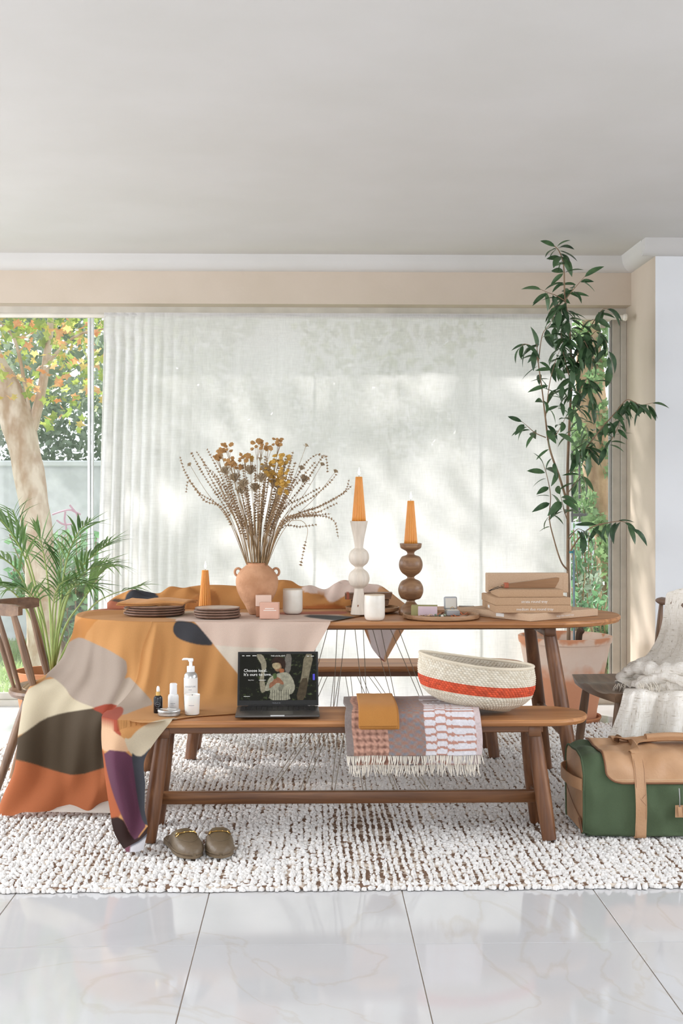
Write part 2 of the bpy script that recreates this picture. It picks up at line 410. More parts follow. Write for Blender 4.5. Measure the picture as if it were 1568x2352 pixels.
mp2 = N(nt, 'Mapping'); mp2.inputs['Scale'].default_value = (14, 14, 190); L(tc.outputs['Object'], mp2.inputs[0])
n2 = N(nt, 'TexNoise', Scale=1.0, Detail=4.0); L(mp2.outputs[0], n2.inputs['Vector'])
ad = N(nt, 'Math', operation='ADD'); L(n1.outputs[0], ad.inputs[0]); L(n2.outputs[0], ad.inputs[1])
rp = N(nt, 'ValToRGB'); rp.color_ramp.elements[0].position = 0.25; rp.color_ramp.elements[1].position = 0.8
rp.color_ramp.elements[0].color = (0.735, 0.72, 0.705, 1); rp.color_ramp.elements[1].color = (0.935, 0.92, 0.905, 1)
hf = N(nt, 'Math', operation='MULTIPLY'); hf.inputs[1].default_value = 0.5; L(ad.outputs[0], hf.inputs[0]); L(hf.outputs[0], rp.inputs[0])
L(rp.outputs[0], b.inputs['Base Color'])
tr = N(nt, 'BsdfTranslucent'); L(rp.outputs[0], tr.inputs[0])
ms = N(nt, 'MixShader'); ms.inputs[0].default_value = 0.52; L(b.outputs[0], ms.inputs[1]); L(tr.outputs[0], ms.inputs[2])
tp = N(nt, 'BsdfTransparent'); ms2 = N(nt, 'MixShader'); ms2.inputs[0].default_value = 0.05
L(ms.outputs[0], ms2.inputs[1]); L(tp.outputs[0], ms2.inputs[2]); L(ms2.outputs[0], nt.nodes['Material Output'].inputs[0])
MT['sheer'] = m
nx, nz = 420, 40
xl_top, xl_bot, xr_c = XY(238, ROD_Y), XY(222, ROD_Y), XY(1311, ROD_Y)
A = np.zeros((nz, nx, 3))
for i in range(nz):
    v = i / (nz - 1)
    z = ROD_Z + 0.016 + (0.012 - ROD_Z - 0.016) * v
    xl = xl_top + (xl_bot - xl_top) * min(1, v * 1.6)
    for j in range(nx):
        u = j / (nx - 1); x = xl + (xr_c - xl) * u
        g = math.exp(-(u / 0.11) ** 2)
        y = 0.030 * g * math.sin(u * 300 + 1.2 * math.sin(v * 2.2)) * (0.35 + 0.65 * v)
        y += 0.012 * math.sin(u * 41 + 0.6 * v) * (0.3 + 0.7 * v) + 0.007 * math.sin(u * 88 + 1.7 + v) * v
        y += 0.010 * math.sin(u * 17 + 2) + 0.014 * math.exp(-((u - 1) / 0.02) ** 2) * math.sin(u * 900) * v
        if i < 3: y = y * 0.3 - 0.017
        A[i, j] = (x + 0.004 * math.sin(u * 300 + 2), ROD_Y + y, z)
cur = thing('curtain', 'sheer white linen curtain drawn across the garden window', 'curtain', (0, ROD_Y, 0))
obj('cloth', gridmesh(A), MT['sheer'], cur, w=True, sharp=None)
obj('heading', xf(gridmesh(np.stack([np.stack([A[0, :, 0], np.full(nx, ROD_Y) + 0.018 * math.cos(a), np.full(nx, ROD_Z) + 0.018 * math.sin(a)], 1) for a in [k * math.pi / 8 for k in range(-1, 10)]], 0))), MT['sheer'], cur, w=True, sharp=None)

# ---------------------------------------------------------------- garden
MT['bark'] = M('pale_bark', '#b0967c', 0.9, col2='#d5c6b4', nscale=9, bump=(14, 0.7), stretch=(1, 1, 0.5), lo=0.42, hi=0.6)
MT['bark2'] = M('brown_bark', '#94755a', 0.95, col2='#c4a888', nscale=12, bump=(20, 1.0), stretch=(1, 1, 0.35))
MT['lawn'] = M('lawn_soil', '#98a086', 0.95, col2='#adb096', nscale=2)
MT['leaf_green'] = leafmat('plane_leaf_green', '#7d9a4c', '#b9c468', 0.5)
MT['leaf_orange'] = leafmat('plane_leaf_orange', '#d8894f', '#e6b483', 0.5)
MT['leaf_yellow'] = leafmat('plane_leaf_yellow', '#c9b158', '#e3cf8a', 0.5)
MT['hedge'] = leafmat('hedge_leaf', '#7a8f76', '#a9b8a2', 0.4, 0.3)
MT['ivy'] = leafmat('ivy_leaf', '#537a48', '#8aa873', 0.4)
MT['rosemary'] = leafmat('rosemary_leaf', '#5d9160', '#9cc79a', 0.35)
MT['grass'] = leafmat('grass_blade', '#7d9f5c', '#adc388', 0.4)
MT['stucco'] = M('white_stucco', '#e6eaf2', 0.9, bump=(50, 0.08))
MT['pinkstem'] = M('pink_stem', '#c79cb4', 0.7)
MT['fence'] = M('dark_fence', '#4c4a48', 0.6)
struct('ground', box(-20, 7.95, -0.3, 20, 40, -0.06), MT['lawn'])

def leaf_cloud(pts, size, nprs, shape='diamond', jit=0.5):
    """one mesh of many small leaves"""
    n = len(pts)
    if shape == 'diamond':
        base = np.array([(0, 0, 0), (0.5, 0.28, 0.08), (1, 0, 0), (0.5, -0.28, 0.08)]); fb = [(0, 1, 2), (0, 2, 3)]
    elif shape == 'blade':
        base = np.array([(0, 0.03, 0), (0.6, 0.03, 0.05), (1, 0, 0), (0.6, -0.03, 0.05), (0, -0.03, 0)]); fb = [(0, 1, 3, 4), (1, 2, 3)]
    else:
        r = [1, 0.5, 0.85, 0.45, 0.6, 0.18, 0.6, 0.45, 0.85, 0.5]; a = [k * 2 * math.pi / 10 for k in range(10)]
        base = np.array([(0.5 * q * math.cos(t) + 0.3, 0.5 * q * math.sin(t), 0.06 * abs(math.sin(t)) * q) for q, t in zip(r, a)] + [(0.3, 0, 0)])
        fb = [(10, k, (k + 1) % 10) for k in range(10)]
    rot = nprs.normal(size=(n, 4)); rot /= np.linalg.norm(rot, axis=1)[:, None]
    w_, x, y, z = rot.T
    R = np.stack([np.stack([1 - 2 * (y * y + z * z), 2 * (x * y - z * w_), 2 * (x * z + y * w_)], 1),
                  np.stack([2 * (x * y + z * w_), 1 - 2 * (x * x + z * z), 2 * (y * z - x * w_)], 1),
                  np.stack([2 * (x * z - y * w_), 2 * (y * z + x * w_), 1 - 2 * (x * x + y * y)], 1)], 1)
    s = size * (1 + jit * (nprs.random(n) - 0.5))
    V = np.einsum('nij,kj->nki', R, base) * s[:, None, None] + pts[:, None, :]
    k = len(base); Fc = []
    for i in range(n): Fc += [tuple(q + i * k for q in f) for f in fb]
    return V.reshape(-1, 3), Fc
nr = np.random.RandomState(11)
def ell(c, r, n, shell=0.0):
    d = nr.normal(size=(n, 3)); d /= np.linalg.norm(d, axis=1)[:, None]
    q = (shell + (1 - shell) * nr.random(n)) ** (1 / 3)
    return np.array(c) + d * q[:, None] * np.array(r)

# plane tree on the left
TYY = 9.6
tree = thing('plane_tree', 'pale-barked garden tree with green and orange autumn leaves at left window', 'tree', W(100, 1560, TYY))
def trunk(pts, rads, n=16):
    P = spline(pts, 26); Rr = np.interp(np.linspace(0, 1, 26), np.linspace(0, 1, len(rads)), rads)
    return tube(P, [r * (1 + 0.05 * math.sin(i * 1.9)) for i, r in enumerate(Rr)], n)
obj('trunk', trunk([W(104, 1640, TYY), W(98, 1400, TYY), W(86, 1230, TYY), W(68, 1095, TYY), W(40, 967, TYY), W(5, 880, TYY), W(-40, 790, TYY), W(-70, 640, TYY)], [0.15, 0.12, 0.113, 0.112, 0.125, 0.115, 0.10, 0.08]), MT['bark'], tree, w=True)
obj('branch', trunk([W(72, 985, TYY), W(92, 915, TYY), W(106, 830, TYY), W(116, 740, TYY + .1), W(128, 560, TYY + .2), W(150, 350, TYY + .3)], [0.05, 0.036, 0.03, 0.026, 0.022, 0.015], 10), MT['bark'], tree, w=True)
obj('branch', trunk([W(-60, 700, TYY), W(60, 520, TYY), W(260, 380, TYY + .2), W(520, 300, TYY + .4), W(800, 230, TYY + .4)], [0.06, 0.05, 0.04, 0.03, 0.015], 10), MT['bark'], tree, w=True)
obj('branch', trunk([W(105, 840, TYY), W(150, 790, TYY - .1), W(190, 765, TYY - .2), W(240, 755, TYY - .2)], [0.016, 0.012, 0.009, 0.006], 6), MT['bark'], tree, w=True)
obj('branch', trunk([W(70, 960, TYY), W(40, 800, TYY - .1), W(10, 750, TYY - .2), W(-30, 720, TYY - .2)], [0.016, 0.012, 0.009, 0.006], 6), MT['bark'], tree, w=True)
lm = [mesh('leaf', *leaf_cloud(np.zeros((1, 3)), 1.0, np.random.RandomState(s), 'star', 0), MT[k], smooth=False)
      for s, k in ((1, 'leaf_green'), (2, 'leaf_orange'), (3, 'leaf_yellow'), (4, 'leaf_green'), (5, 'leaf_orange'))]
base_t = OFF[tree.name]
for i in range(295):
    px = rnd.uniform(-10, 240); py = rnd.triangular(715, 1010, 740)
    if py > 940 and px < 70: px += 80
    if 70 < px < 110 and rnd.random() < 0.5: px += 60
    Yd = rnd.uniform(8.9, 10.6)
    k = rnd.choices(range(5), weights=[3, 2, 3, 3, 2])[0]
    if px > 140 and py > 850: k = rnd.choice([0, 0, 1, 2, 3])
    o = link('leaf', lm[k], tree, W(px, py, Yd) - base_t, (rnd.uniform(-1, 1), rnd.uniform(-1, 1), rnd.uniform(0, 6.28)))
    s = rnd.uniform(0.075, 0.125); o.scale = (s, s, s)
cl = []
for i in range(24):
    c = (rnd.uniform(-4.6, 0.4), rnd.uniform(9.2, 11.2), rnd.uniform(2.6, 5.4))
    if c[2] < 3.0 and c[0] > -1.5: continue
    cl.append(ell(c, (0.62, 0.5, 0.42), 120))
for i in range(16):  # unseen leaf band added to break up the header's shadow on the curtain
    cl.append(ell((-3.6 + i * 0.27, 9.8 + 0.3 * math.sin(i * 2.1), 4.15 + 0.25 * math.sin(i * 1.7)), (0.42, 0.3, 0.28), 130))
for c_ in ((0.3, 9.3, 3.2), (0.6, 9.6, 2.6), (0.1, 9.7, 3.9), (0.8, 9.2, 3.7), (0.2, 9.4, 2.5), (0.9, 9.0, 2.5), (0.4, 9.1, 2.9), (1.1, 9.0, 3.3)):  # unseen clusters added to block sun from the recess wall
    cl.append(ell(c_, (0.33, 0.3, 0.36), 130))
cl.append(ell((-3.2, 10.0, 2.7), (1.0, 0.8, 0.8), 420))
cl.append(ell((-2.3, 11.0, 2.6), (1.6, 0.4, 0.9), 300))
o = obj('leaves', leaf_cloud(np.concatenate(cl), 0.115, nr, 'star'), MT['leaf_green'], tree, w=True, smooth=False); o['kind'] = 'stuff'

# hedges behind the garden wall, lawn grass
GW_Y = 11.8
gw = struct('wall_garden', box(-12, GW_Y, -0.2, XY(1150, GW_Y), GW_Y + 0.25, W(100, 1072, GW_Y).z), MT['stucco'])
obj('coping', box(-12, GW_Y - 0.05, W(100, 1072, GW_Y).z, XY(1150, GW_Y), GW_Y + 0.3, W(100, 1058, GW_Y).z, 0.01, 1), MT['stucco'], gw, smooth=False)
hd = thing('hedge', 'grey-green clipped hedge rising behind the white garden wall', 'hedge', (-4, 13, 0))
obj('foliage', leaf_cloud(np.concatenate([ell((x, 12.9, 1.5), (0.8, 0.55, 1.05 + 0.12 * math.sin(x * 3)), 2300, 0.3) for x in np.arange(-6, 1.5, 0.75)]), 0.085, nr), MT['hedge'], hd, w=True, smooth=False)
obj('stem', tube([(-4, 13, -0.06), (-4, 13, 1.2)], 0.05), MT['bark2'], hd, w=True)
bt = thing('background_tree', 'tall pale green tree far behind the garden wall', 'tree', (-4.4, 17, 0))
obj('foliage', leaf_cloud(np.concatenate([ell((-5.2, 16.5, 3.6), (2.6, 1.2, 2.0), 3600, 0.3), ell((-2.6, 17.5, 3.9), (1.8, 1.2, 1.8), 1900, 0.3)]), 0.19, nr), MT['hedge'], bt, w=True, smooth=False)
obj('trunk', tube([(-4.4, 17, -0.06), (-4.4, 17, 3.6)], 0.14), MT['bark2'], bt, w=True)
g = []
for (x0, x1, y0, y1, n) in ((-4.2, -1.1, 8.0, 11.7, 17000), (0.9, 3.2, 8.0, 11.5, 5000)):
    g.append(np.stack([nr.uniform(x0, x1, n), nr.uniform(y0, y1, n), np.full(n, -0.06)], 1))
g = np.concatenate(g); n = len(g)
ang = nr.uniform(0, 6.28, n); h = nr.uniform(0.025, 0.07, n); lean = nr.uniform(-0.03, 0.03, (n, 2))
V = np.zeros((n, 3, 3)); V[:, 0] = g + np.stack([np.cos(ang), np.sin(ang), 0 * ang], 1) * 0.006
V[:, 1] = g - np.stack([np.cos(ang), np.sin(ang), 0 * ang], 1) * 0.006; V[:, 2] = g + np.stack([lean[:, 0], lean[:, 1], h], 1)
o = obj('lawn_grass', (V.reshape(-1, 3), np.arange(3 * n).reshape(-1, 3)), MT['grass'], smooth=False)
tag(o, 'short pale green lawn grass outside the window', 'grass', kind='stuff')

def spiky_shrub(name, label, loc, hgt, spread, nst, mat, seed, lw=0.05, grp=None):
    q = np.random.RandomState(seed); t = thing(name, label, 'shrub', loc, group=grp); V = []; st = []
    for i in range(nst):
        a, rr = q.uniform(0, 6.28), spread * math.sqrt(q.uniform()); top = Vector((rr * math.cos(a), rr * math.sin(a), hgt * q.uniform(0.6, 1)))
        b0 = Vector((top.x * 0.3, top.y * 0.3, 0)); st.append(tube([b0, (b0 + top) / 2 + Vector((0, 0, 0.03)), top], 0.005, 4))
        for k in range(26):
            p = b0.lerp(top, 0.25 + 0.75 * k / 25); V.append(tuple(p))
    obj('foliage', leaf_cloud(np.array(V), lw, q, 'diamond'), mat, t, smooth=False)
    obj('stems', join(*st), MT['bark2'], t)
    return t
# bushes inside the left view
spiky_shrub('garden_shrub', 'feathery green shrub with pink stems below the garden wall', (XY(170, 10.6), 10.6, -0.06), 1.05, 0.55, 70, MT['rosemary'], 3, 0.085)
pk = thing('pink_twig', 'leafless pink twig reaching up in front of white garden wall', 'twig', W(150, 1230, 10.4))
for a in ([(120, 1182), (140, 1175), (160, 1171), (172, 1176), (185, 1182)], [(160, 1160), (168, 1170), (176, 1180), (180, 1195)], [(130, 1195), (140, 1202), (150, 1205), (165, 1204)], [(150, 1230), (152, 1210), (148, 1195), (150, 1175)]):
    obj('twig', tube(spline([W(x, y, 10.4) for x, y in a], 8), 0.008, 5), MT['pinkstem'], pk, w=True)
# right side of the garden
RT = 10.2
t2 = thing('ivy_tree', 'thick brown trunk wrapped in ivy seen past the curtain at right', 'tree', W(1405, 1560, RT))
obj('trunk', trunk([W(1412, 1560, RT), W(1405, 1400, RT), W(1396, 1240, RT), W(1380, 1120, RT), W(1368, 1027, RT), W(1357, 913, RT), W(1352, 806, RT), W(1346, 700, RT), W(1340, 500, RT)], [0.13, 0.11, 0.105, 0.12, 0.125, 0.125, 0.10, 0.09, 0.07]), MT['bark2'], t2, w=True)
iv = []
for px, py, w_, h_, n in ((1360, 880, 30, 25, 60), (1385, 960, 22, 35, 70), (1395, 1060, 12, 40, 60), (1340, 1030, 25, 30, 60), (1350, 1160, 14, 30, 60), (1375, 1200, 25, 25, 60), (1390, 1260, 15, 35, 70), (1398, 1330, 12, 30, 50), (1325, 1000, 20, 30, 60), (1390, 780, 14, 40, 60), (1330, 760, 25, 30, 60), (1385, 830, 20, 20, 30)):
    c = W(px, py, RT - 0.15); iv.append(ell(c, (w_ * RT / F_PX, 0.15, h_ * RT / F_PX), n))
iv = np.concatenate(iv)
ivm = [mesh('leaf', *leaf_cloud(np.zeros((1, 3)), 1.0, np.random.RandomState(s), 'star', 0), MT['ivy'], smooth=False) for s in (21, 22, 23)]
for p in iv[:290]:
    o = link('leaf', rnd.choice(ivm), t2, Vector(p) - OFF[t2.name], (rnd.uniform(-.6, .6), rnd.uniform(-.6, .6), rnd.uniform(0, 6.28)))
    s = rnd.uniform(0.06, 0.10); o.scale = (s, s, s)
o = obj('leaves', leaf_cloud(np.concatenate([iv[290:], ell((1.9, 10.4, 4.3), (1.2, 0.8, 1.1), 300)]), 0.085, nr, 'star'), MT['ivy'], t2, w=True, smooth=False); o['kind'] = 'stuff'
spiky_shrub('rosemary_bush', 'upright pale green rosemary bush outside the right window', (XY(1345, 9.3), 9.3, -0.06), 0.68, 0.22, 34, MT['rosemary'], 5, 0.06)
spiky_shrub('rosemary_bush', 'taller blue-green bush behind the rosemary at right window', (XY(1350, 10.6), 10.6, -0.06), 1.15, 0.4, 60, MT['rosemary'], 6, 0.07)
spiky_shrub('rosemary_bush', 'low green bush beside the ivy trunk at window frame', (XY(1395, 9.1), 9.1, -0.06), 0.5, 0.2, 26, MT['ivy'], 8, 0.05)
spiky_shrub('rosemary_bush', 'dark green bush low behind the terracotta pot', (XY(1330, 9.9), 9.9, -0.06), 0.75, 0.45, 60, MT['hedge'], 9, 0.08)
lw = struct('wall_boundary', box(XY(1150, 13), 13, -0.2, 9, 13.25, W(1330, 1200, 13).z), MT['stucco'])
fn = thing('metal_fence', 'dark metal bar fence on low white boundary wall', 'fence', (XY(1320, 13.1), 13.1, W(1330, 1200, 13).z))
zf = OFF[fn.name].z
for k in range(28):
    x = XY(1280, 13.1) + k * 0.075
    obj('bar', box(x - 0.009, 13.09, zf, x + 0.009, 13.108, zf + 0.85), MT['fence'], fn, w=True, smooth=False)
for z in (0.06, 0.78): obj('rail', box(XY(1275, 13.1), 13.085, zf + z, XY(1280, 13.1) + 2.1, 13.113, zf + z + 0.03), MT['fence'], fn, w=True, smooth=False)
spiky_shrub('boundary_bush', 'dark bush beyond the metal fence', (XY(1390, 14.5), 14.5, -0.06), 2.6, 0.7, 60, MT['ivy'], 12, 0.16)

# ---------------------------------------------------------------- rug
RUG_Z = 0.022
RX0, RX1, RY0, RY1 = -1.53, 2.35, 4.05, 7.0
rug = thing('rug', 'thick cream wool rug with brown flecked ridges under the furniture', 'rug', (0.4, 5.5, 0))
m, nt, b = newmat('rug_backing'); L = nt.links.new
geo = N(nt, 'NewGeometry'); n1 = N(nt, 'TexNoise', Scale=26.0, Detail=3.0); L(geo.outputs['Position'], n1.inputs['Vector'])
rp = N(nt, 'ValToRGB'); rp.color_ramp.elements[0].color = (*rgb('#775a45'), 1); rp.color_ramp.elements[1].color = (*rgb('#d8cabb'), 1)
rp.color_ramp.elements[0].position = 0.48; rp.color_ramp.elements[1].position = 0.58
L(n1.outputs[0], rp.inputs[0]); L(rp.outputs[0], b.inputs['Base Color']); b.inputs['Roughness'].default_value = 1
obj('backing', box(RX0 + 0.012, RY0 + 0.014, 0.001, RX1 - 0.012, RY1 - 0.012, 0.011, 0.004, 1), m, rug, w=True, smooth=False)
MT['wool'] = M('cream_wool', '#f6f4f2', 1.0, nscale=60, col2='#efeae5', bump=(420, 0.4), spec=0.1, sheen=0.3)
q = np.random.RandomState(3)
row = 0.0235; nxr = int((RX1 - RX0) / row)
tufts = []
for i in range(nxr + 1):
    x0 = RX0 + 0.012 + i * row
    ph, am = q.uniform(0, 6.28), q.uniform(0.001, 0.004)
    y = RY0 + q.uniform(0.006, 0.014)
    while y < RY1 - 0.01:
        st = q.uniform(0.017, 0.027) if y < 6.0 else q.uniform(0.024, 0.034)
        edge = y < RY0 + 0.05
        gap = 0.0 if edge else max(0.0, mnoise.noise((x0 * 2.2, y * 1.6, 3.1))) * 0.75
        w_ = q.uniform(0.0122, 0.0158) * (1.1 if edge else 1.0 - gap)
        tufts.append((x0 + am * math.sin(y * 9 + ph) + q.normal() * 0.0014, y, w_, st * q.uniform(0.52, 0.64), q.uniform(0.009, 0.017), q.uniform(0, 6.28)))
        y += st
        if (not edge) and q.uniform() < 0.035: y += 0.008
T = np.repeat(np.array(tufts), 3, 0); nT = len(T)
T[:, 0] += q.uniform(-0.55, 0.55, nT) * T[:, 2]; T[:, 1] += q.uniform(-0.6, 0.6, nT) * T[:, 3]
T[:, 2] *= q.uniform(0.45, 0.72, nT); T[:, 3] *= q.uniform(0.45, 0.75, nT); T[:, 4] *= q.uniform(0.75, 1.15, nT)
ring = [(math.cos(a), math.sin(a), 0.0) for a in [2 * math.pi * k / 5 for k in range(5)]] + [(0.85 * math.cos(a), 0.85 * math.sin(a), 0.7) for a in [2 * math.pi * (k + 0.5) / 5 for k in range(5)]] + [(0, 0, 1.0)]
B = np.array(ring)
bf = [(k, (k + 1) % 5, 5 + k) for k in range(5)] + [((k + 1) % 5, 5 + (k + 1) % 5, 5 + k) for k in range(5)] + [(5 + k, 5 + (k + 1) % 5, 10) for k in range(5)]
V = np.repeat(B[None], nT, 0) * (1 + q.normal(size=(nT, 11, 3)) * 0.2)
V[:, :, 0] *= T[:, 2:3]; V[:, :, 1] *= T[:, 3:4]; V[:, :, 2] *= T[:, 4:5]
V[:, :, 0] += T[:, 0:1]; V[:, :, 1] += T[:, 1:2]; V[:, :, 2] += np.where(T[:, 1:2] < RY0 + 0.03, 0.002, 0.006)
Fc = (np.array(bf)[None] + (np.arange(nT) * 11)[:, None, None]).reshape(-1, 3)
o = obj('pile', (V.reshape(-1, 3), Fc), MT['wool'], rug, w=True, sharp=None); o['kind'] = 'stuff'

# ---------------------------------------------------------------- trestle table and benches
def stadium(hl, hw, n=18, p=2.0):
    pts = []
    for sx, a0 in ((1, -90), (-1, 90)):
        for k in range(n + 1):
            a = math.radians(a0 + 180 * k / n)
            pts.append((sx * (hl - hw) + hw * math.cos(a), hw * math.sin(a)))
    return pts
def slab(hl, hw, z0, z1):
    """rounded-end top with softened edge, undercut below"""
    t = z1 - z0; rings = [(-0.03, 0), (-0.008, 0.18), (0, 0.6), (-0.001, 0.85), (-0.005, 1.0)]
    V, Fc = [], []; n = None
    for d, h in rings:
        pts = stadium(hl + d, hw + d); n = len(pts)
        V += [(x, y, z0 + t * h) for x, y in pts]
    for k in range(len(rings) - 1):
        for i in range(n): j = (i + 1) % n; Fc.append((k * n + i, k * n + j, (k + 1) * n + j, (k + 1) * n + i))
    Fc.append(tuple(reversed(range(n)))); Fc.append(tuple(range((len(rings) - 1) * n, len(rings) * n)))
    return V, Fc
def trestle(name, label, cat, cx, cy, hl, hw, H, lt, lb, ls, rail_z, rail_h, leg_r, group=None, fan=(0.13, 0.29), apr=0.72):
    """lt/lb: leg top/bottom offsets (x, y) from the centre"""
    z0 = RUG_Z - 0.004; th = 0.028
    t = thing(name, label, cat, (cx, cy, z0), group=group); H -= z0
    obj('top', slab(hl, hw, H - th, H), MT['walnut_top'], t)
    obj('apron', box(-lt[0] - 0.03, -hw * apr, H - th - 0.024, lt[0] + 0.03, hw * apr, H - th, 0.003, 1), MT['walnut'], t)
    f = (H - th - rail_z) / (H - th)
    rx, ry = lt[0] + (lb[0] - lt[0]) * f, lt[1] + (lb[1] - lt[1]) * f
    for sx in (-1, 1):
        obj('cross_bar', box(sx * lt[0] - 0.024, -lt[1] - 0.045, H - th - 0.04, sx * lt[0] + 0.024, lt[1] + 0.045, H - th, 0.008, 2), MT['walnut'], t)
        obj('cross_rail', box(sx * rx - 0.016, -ry, rail_z - rail_h / 2, sx * rx + 0.016, ry, rail_z + rail_h / 2, 0.006, 2), MT['walnut'], t)
        for sy in (-1, 1):
            top = Vector((sx * lt[0], sy * lt[1], H - th)); bot = Vector((sx * lb[0], sy * lb[1], 0))
            P = [bot.lerp(top, k / 10) for k in range(11)]
            obj('leg', tube(P, [leg_r * (0.86 + 0.26 * math.sin(math.pi * (0.15 + 0.75 * k / 10))) for k in range(11)], 16, up=(1, 0, 0)), MT['walnut_leg'], t)
    obj('stretcher', box(-rx, -0.016, rail_z - rail_h / 2, rx, 0.016, rail_z + rail_h / 2, 0.006, 2), MT['walnut'], t)
    for k in range(6):
        xb = (-1 + 2 * k / 5) * fan[1]
        for s in (-1, 1):
            xt = (-1 + 2 * (2 * k + (0 if s < 0 else 1)) / 11) * fan[0]
            obj('string', tube([(xb + s * 0.006, 0, rail_z + rail_h / 2), (xt, 0.0, H - th - 0.02)], 0.0016, 5), MT['string'], t)
    return t
TB = dict(cx=0.168, cy=5.45, hl=1.145, hw=0.38, H=0.75)
trestle('dining_table', 'walnut dining table with rounded ends and splayed legs', 'table', TB['cx'], TB['cy'], TB['hl'], TB['hw'], TB['H'],
        (0.80, 0.24), (0.90, 0.35), 0, 0.285, 0.05, 0.027, fan=(0.20, 0.33), apr=0.40)
BN = dict(cx=0.14, cy=4.71, hl=0.876, hw=0.160, H=0.452)
trestle('bench', 'walnut bench in front of the table holding laptop and basket', 'bench', BN['cx'], BN['cy'], BN['hl'], BN['hw'], BN['H'],
        (0.665, 0.075), (0.715, 0.13), 0, 0.128, 0.045, 0.026, 'walnut benches beside the table', fan=(0.14, 0.29))
trestle('bench', 'walnut bench standing empty behind the table', 'bench', 0.152, 6.17, BN['hl'], BN['hw'], BN['H'],
        (0.665, 0.075), (0.715, 0.13), 0, 0.128, 0.045, 0.026, 'walnut benches beside the table', fan=(0.14, 0.29))

# ---------------------------------------------------------------- chairs
MT['cane'] = None
m, nt, b = newmat('woven_cane'); L = nt.links.new
tc = N(nt, 'TexCoord'); mp = N(nt, 'Mapping'); mp.inputs['Scale'].default_value = (75, 75, 75); mp.inputs['Rotation'].default_value = (0, 0, 0.78); L(tc.outputs['Object'], mp.inputs[0])
ck = N(nt, 'TexChecker', Scale=1.0); ck.inputs[1].default_value = (*rgb('#b59a77'), 1); ck.inputs[2].default_value = (*rgb('#77593c'), 1)
L(mp.outputs[0], ck.inputs['Vector']); L(ck.outputs[0], b.inputs['Base Color'])
bp = N(nt, 'Bump', Strength=0.5, Distance=0.004); L(ck.outputs[1], bp.inputs['Height']); L(bp.outputs[0], b.inputs['Normal'])
MT['cane'] = m
def superell(hx, hy, n=40, p=2.6, ang=0):
    out = []
    for k in range(n):
        a = 2 * math.pi * k / n; c, s = math.cos(a), math.sin(a)
        out.append((hx * abs(c) ** (2 / p) * (1 if c >= 0 else -1), hy * abs(s) ** (2 / p) * (1 if s >= 0 else -1)))
    return out
def disc_stack(rings):
    """rings: list of (polygon, z)"""
    V, Fc = [], []; n = len(rings[0][0])
    for poly, z in rings: V += [(x, y, z if not callable(z) else z(x, y)) for x, y in poly]
    for k in range(len(rings) - 1):
        for i in range(n): j = (i + 1) % n; Fc.append((k * n + i, k * n + j, (k + 1) * n + j, (k + 1) * n + i))
    Fc.append(tuple(reversed(range(n)))); Fc.append(tuple(range((len(rings) - 1) * n, len(rings) * n)))
    return V, Fc
# left chair: local +x = front, spindle back on the -x side
lc = thing('spindle_chair', 'brown wooden spindle-back chair with cane seat partly under tablecloth', 'chair', (-1.03, 5.46, 0.0), 0.05, 'wooden chairs at the table ends')
def sc(f): return [(x * f, y * f) for x, y in superell(0.235, 0.23)]
obj('seat', disc_stack([(sc(0.86), 0.412), (sc(0.97), 0.422), (sc(1.0), 0.435), (sc(0.985), 0.446), (sc(0.95), 0.449)]), MT['oak_dark'], lc)
obj('cane_panel', disc_stack([([(x * 0.78, y * 0.78) for x, y in superell(0.235, 0.23)], 0.447), ([(x * 0.76, y * 0.76) for x, y in superell(0.235, 0.23)], 0.452)]), MT['cane'], lc)
tops = []
for k in range(6):
    a = math.radians(180 - 62 + 124 * k / 5)
    bx, by = 0.215 * math.cos(a), 0.205 * math.sin(a)
    tx, ty = bx - 0.10 + 0.02 * abs(math.sin(a)), by * 1.10
    r = 0.013 if k in (0, 5) else 0.008
    P = [Vector((bx, by, 0.44)).lerp(Vector((tx, ty, 0.765)), j / 8) for j in range(9)]
    obj('post' if k in (0, 5) else 'spindle', tube(P, [r * (0.75 + 0.55 * math.sin(math.pi * min(1, 0.1 + j / 9))) for j in range(9)], 10), MT['oak_dark'], lc)
    tops.append((tx, ty))
P = spline([Vector((x, y, 0.785)) for x, y in tops], 24); d0 = (P[0] - P[1]); d1 = (P[-1] - P[-2])
P = np.vstack([P[0] + d0 / np.linalg.norm(d0) * 0.035, P, P[-1] + d1 / np.linalg.norm(d1) * 0.035])
V, Fc = [], []
for i, p in enumerate(P):
    t = P[min(i + 1, len(P) - 1)] - P[max(i - 1, 0)]; t /= np.linalg.norm(t); nn = np.array((t[1], -t[0], 0)); h = 0.024 if 0 < i < len(P) - 1 else 0.018
    for a, bb in ((-1, -1), (-1, 0.75), (-0.6, 1), (0.6, 1), (1, 0.75), (1, -1)): V.append(tuple(p + nn * a * 0.012 + np.array((0, 0, bb * h))))
for i in range(len(P) - 1):
    for k in range(6): j = (k + 1) % 6; Fc.append((i * 6 + k, i * 6 + j, i * 6 + 6 + j, i * 6 + 6 + k))
Fc += [tuple(reversed(range(6))), tuple(range(len(V) - 6, len(V)))]
obj('top_rail', (V, Fc), wood('brown_oak_rail', '#5f4433', '#8d6d52', 1), lc)
for sx, sy in ((-1, -1), (-1, 1), (1, -1), (1, 1)):
    P = [Vector((sx * 0.14, sy * 0.14, 0.42)).lerp(Vector((sx * 0.235 - (0.03 if sx < 0 else 0), sy * 0.205, RUG_Z - 0.004)), j / 8) for j in range(9)]
    obj('leg', tube(P, [0.017 * (0.8 + 0.35 * math.sin(math.pi * min(1, 0.15 + j / 9))) for j in range(9)], 12), MT['oak_dark'], lc)
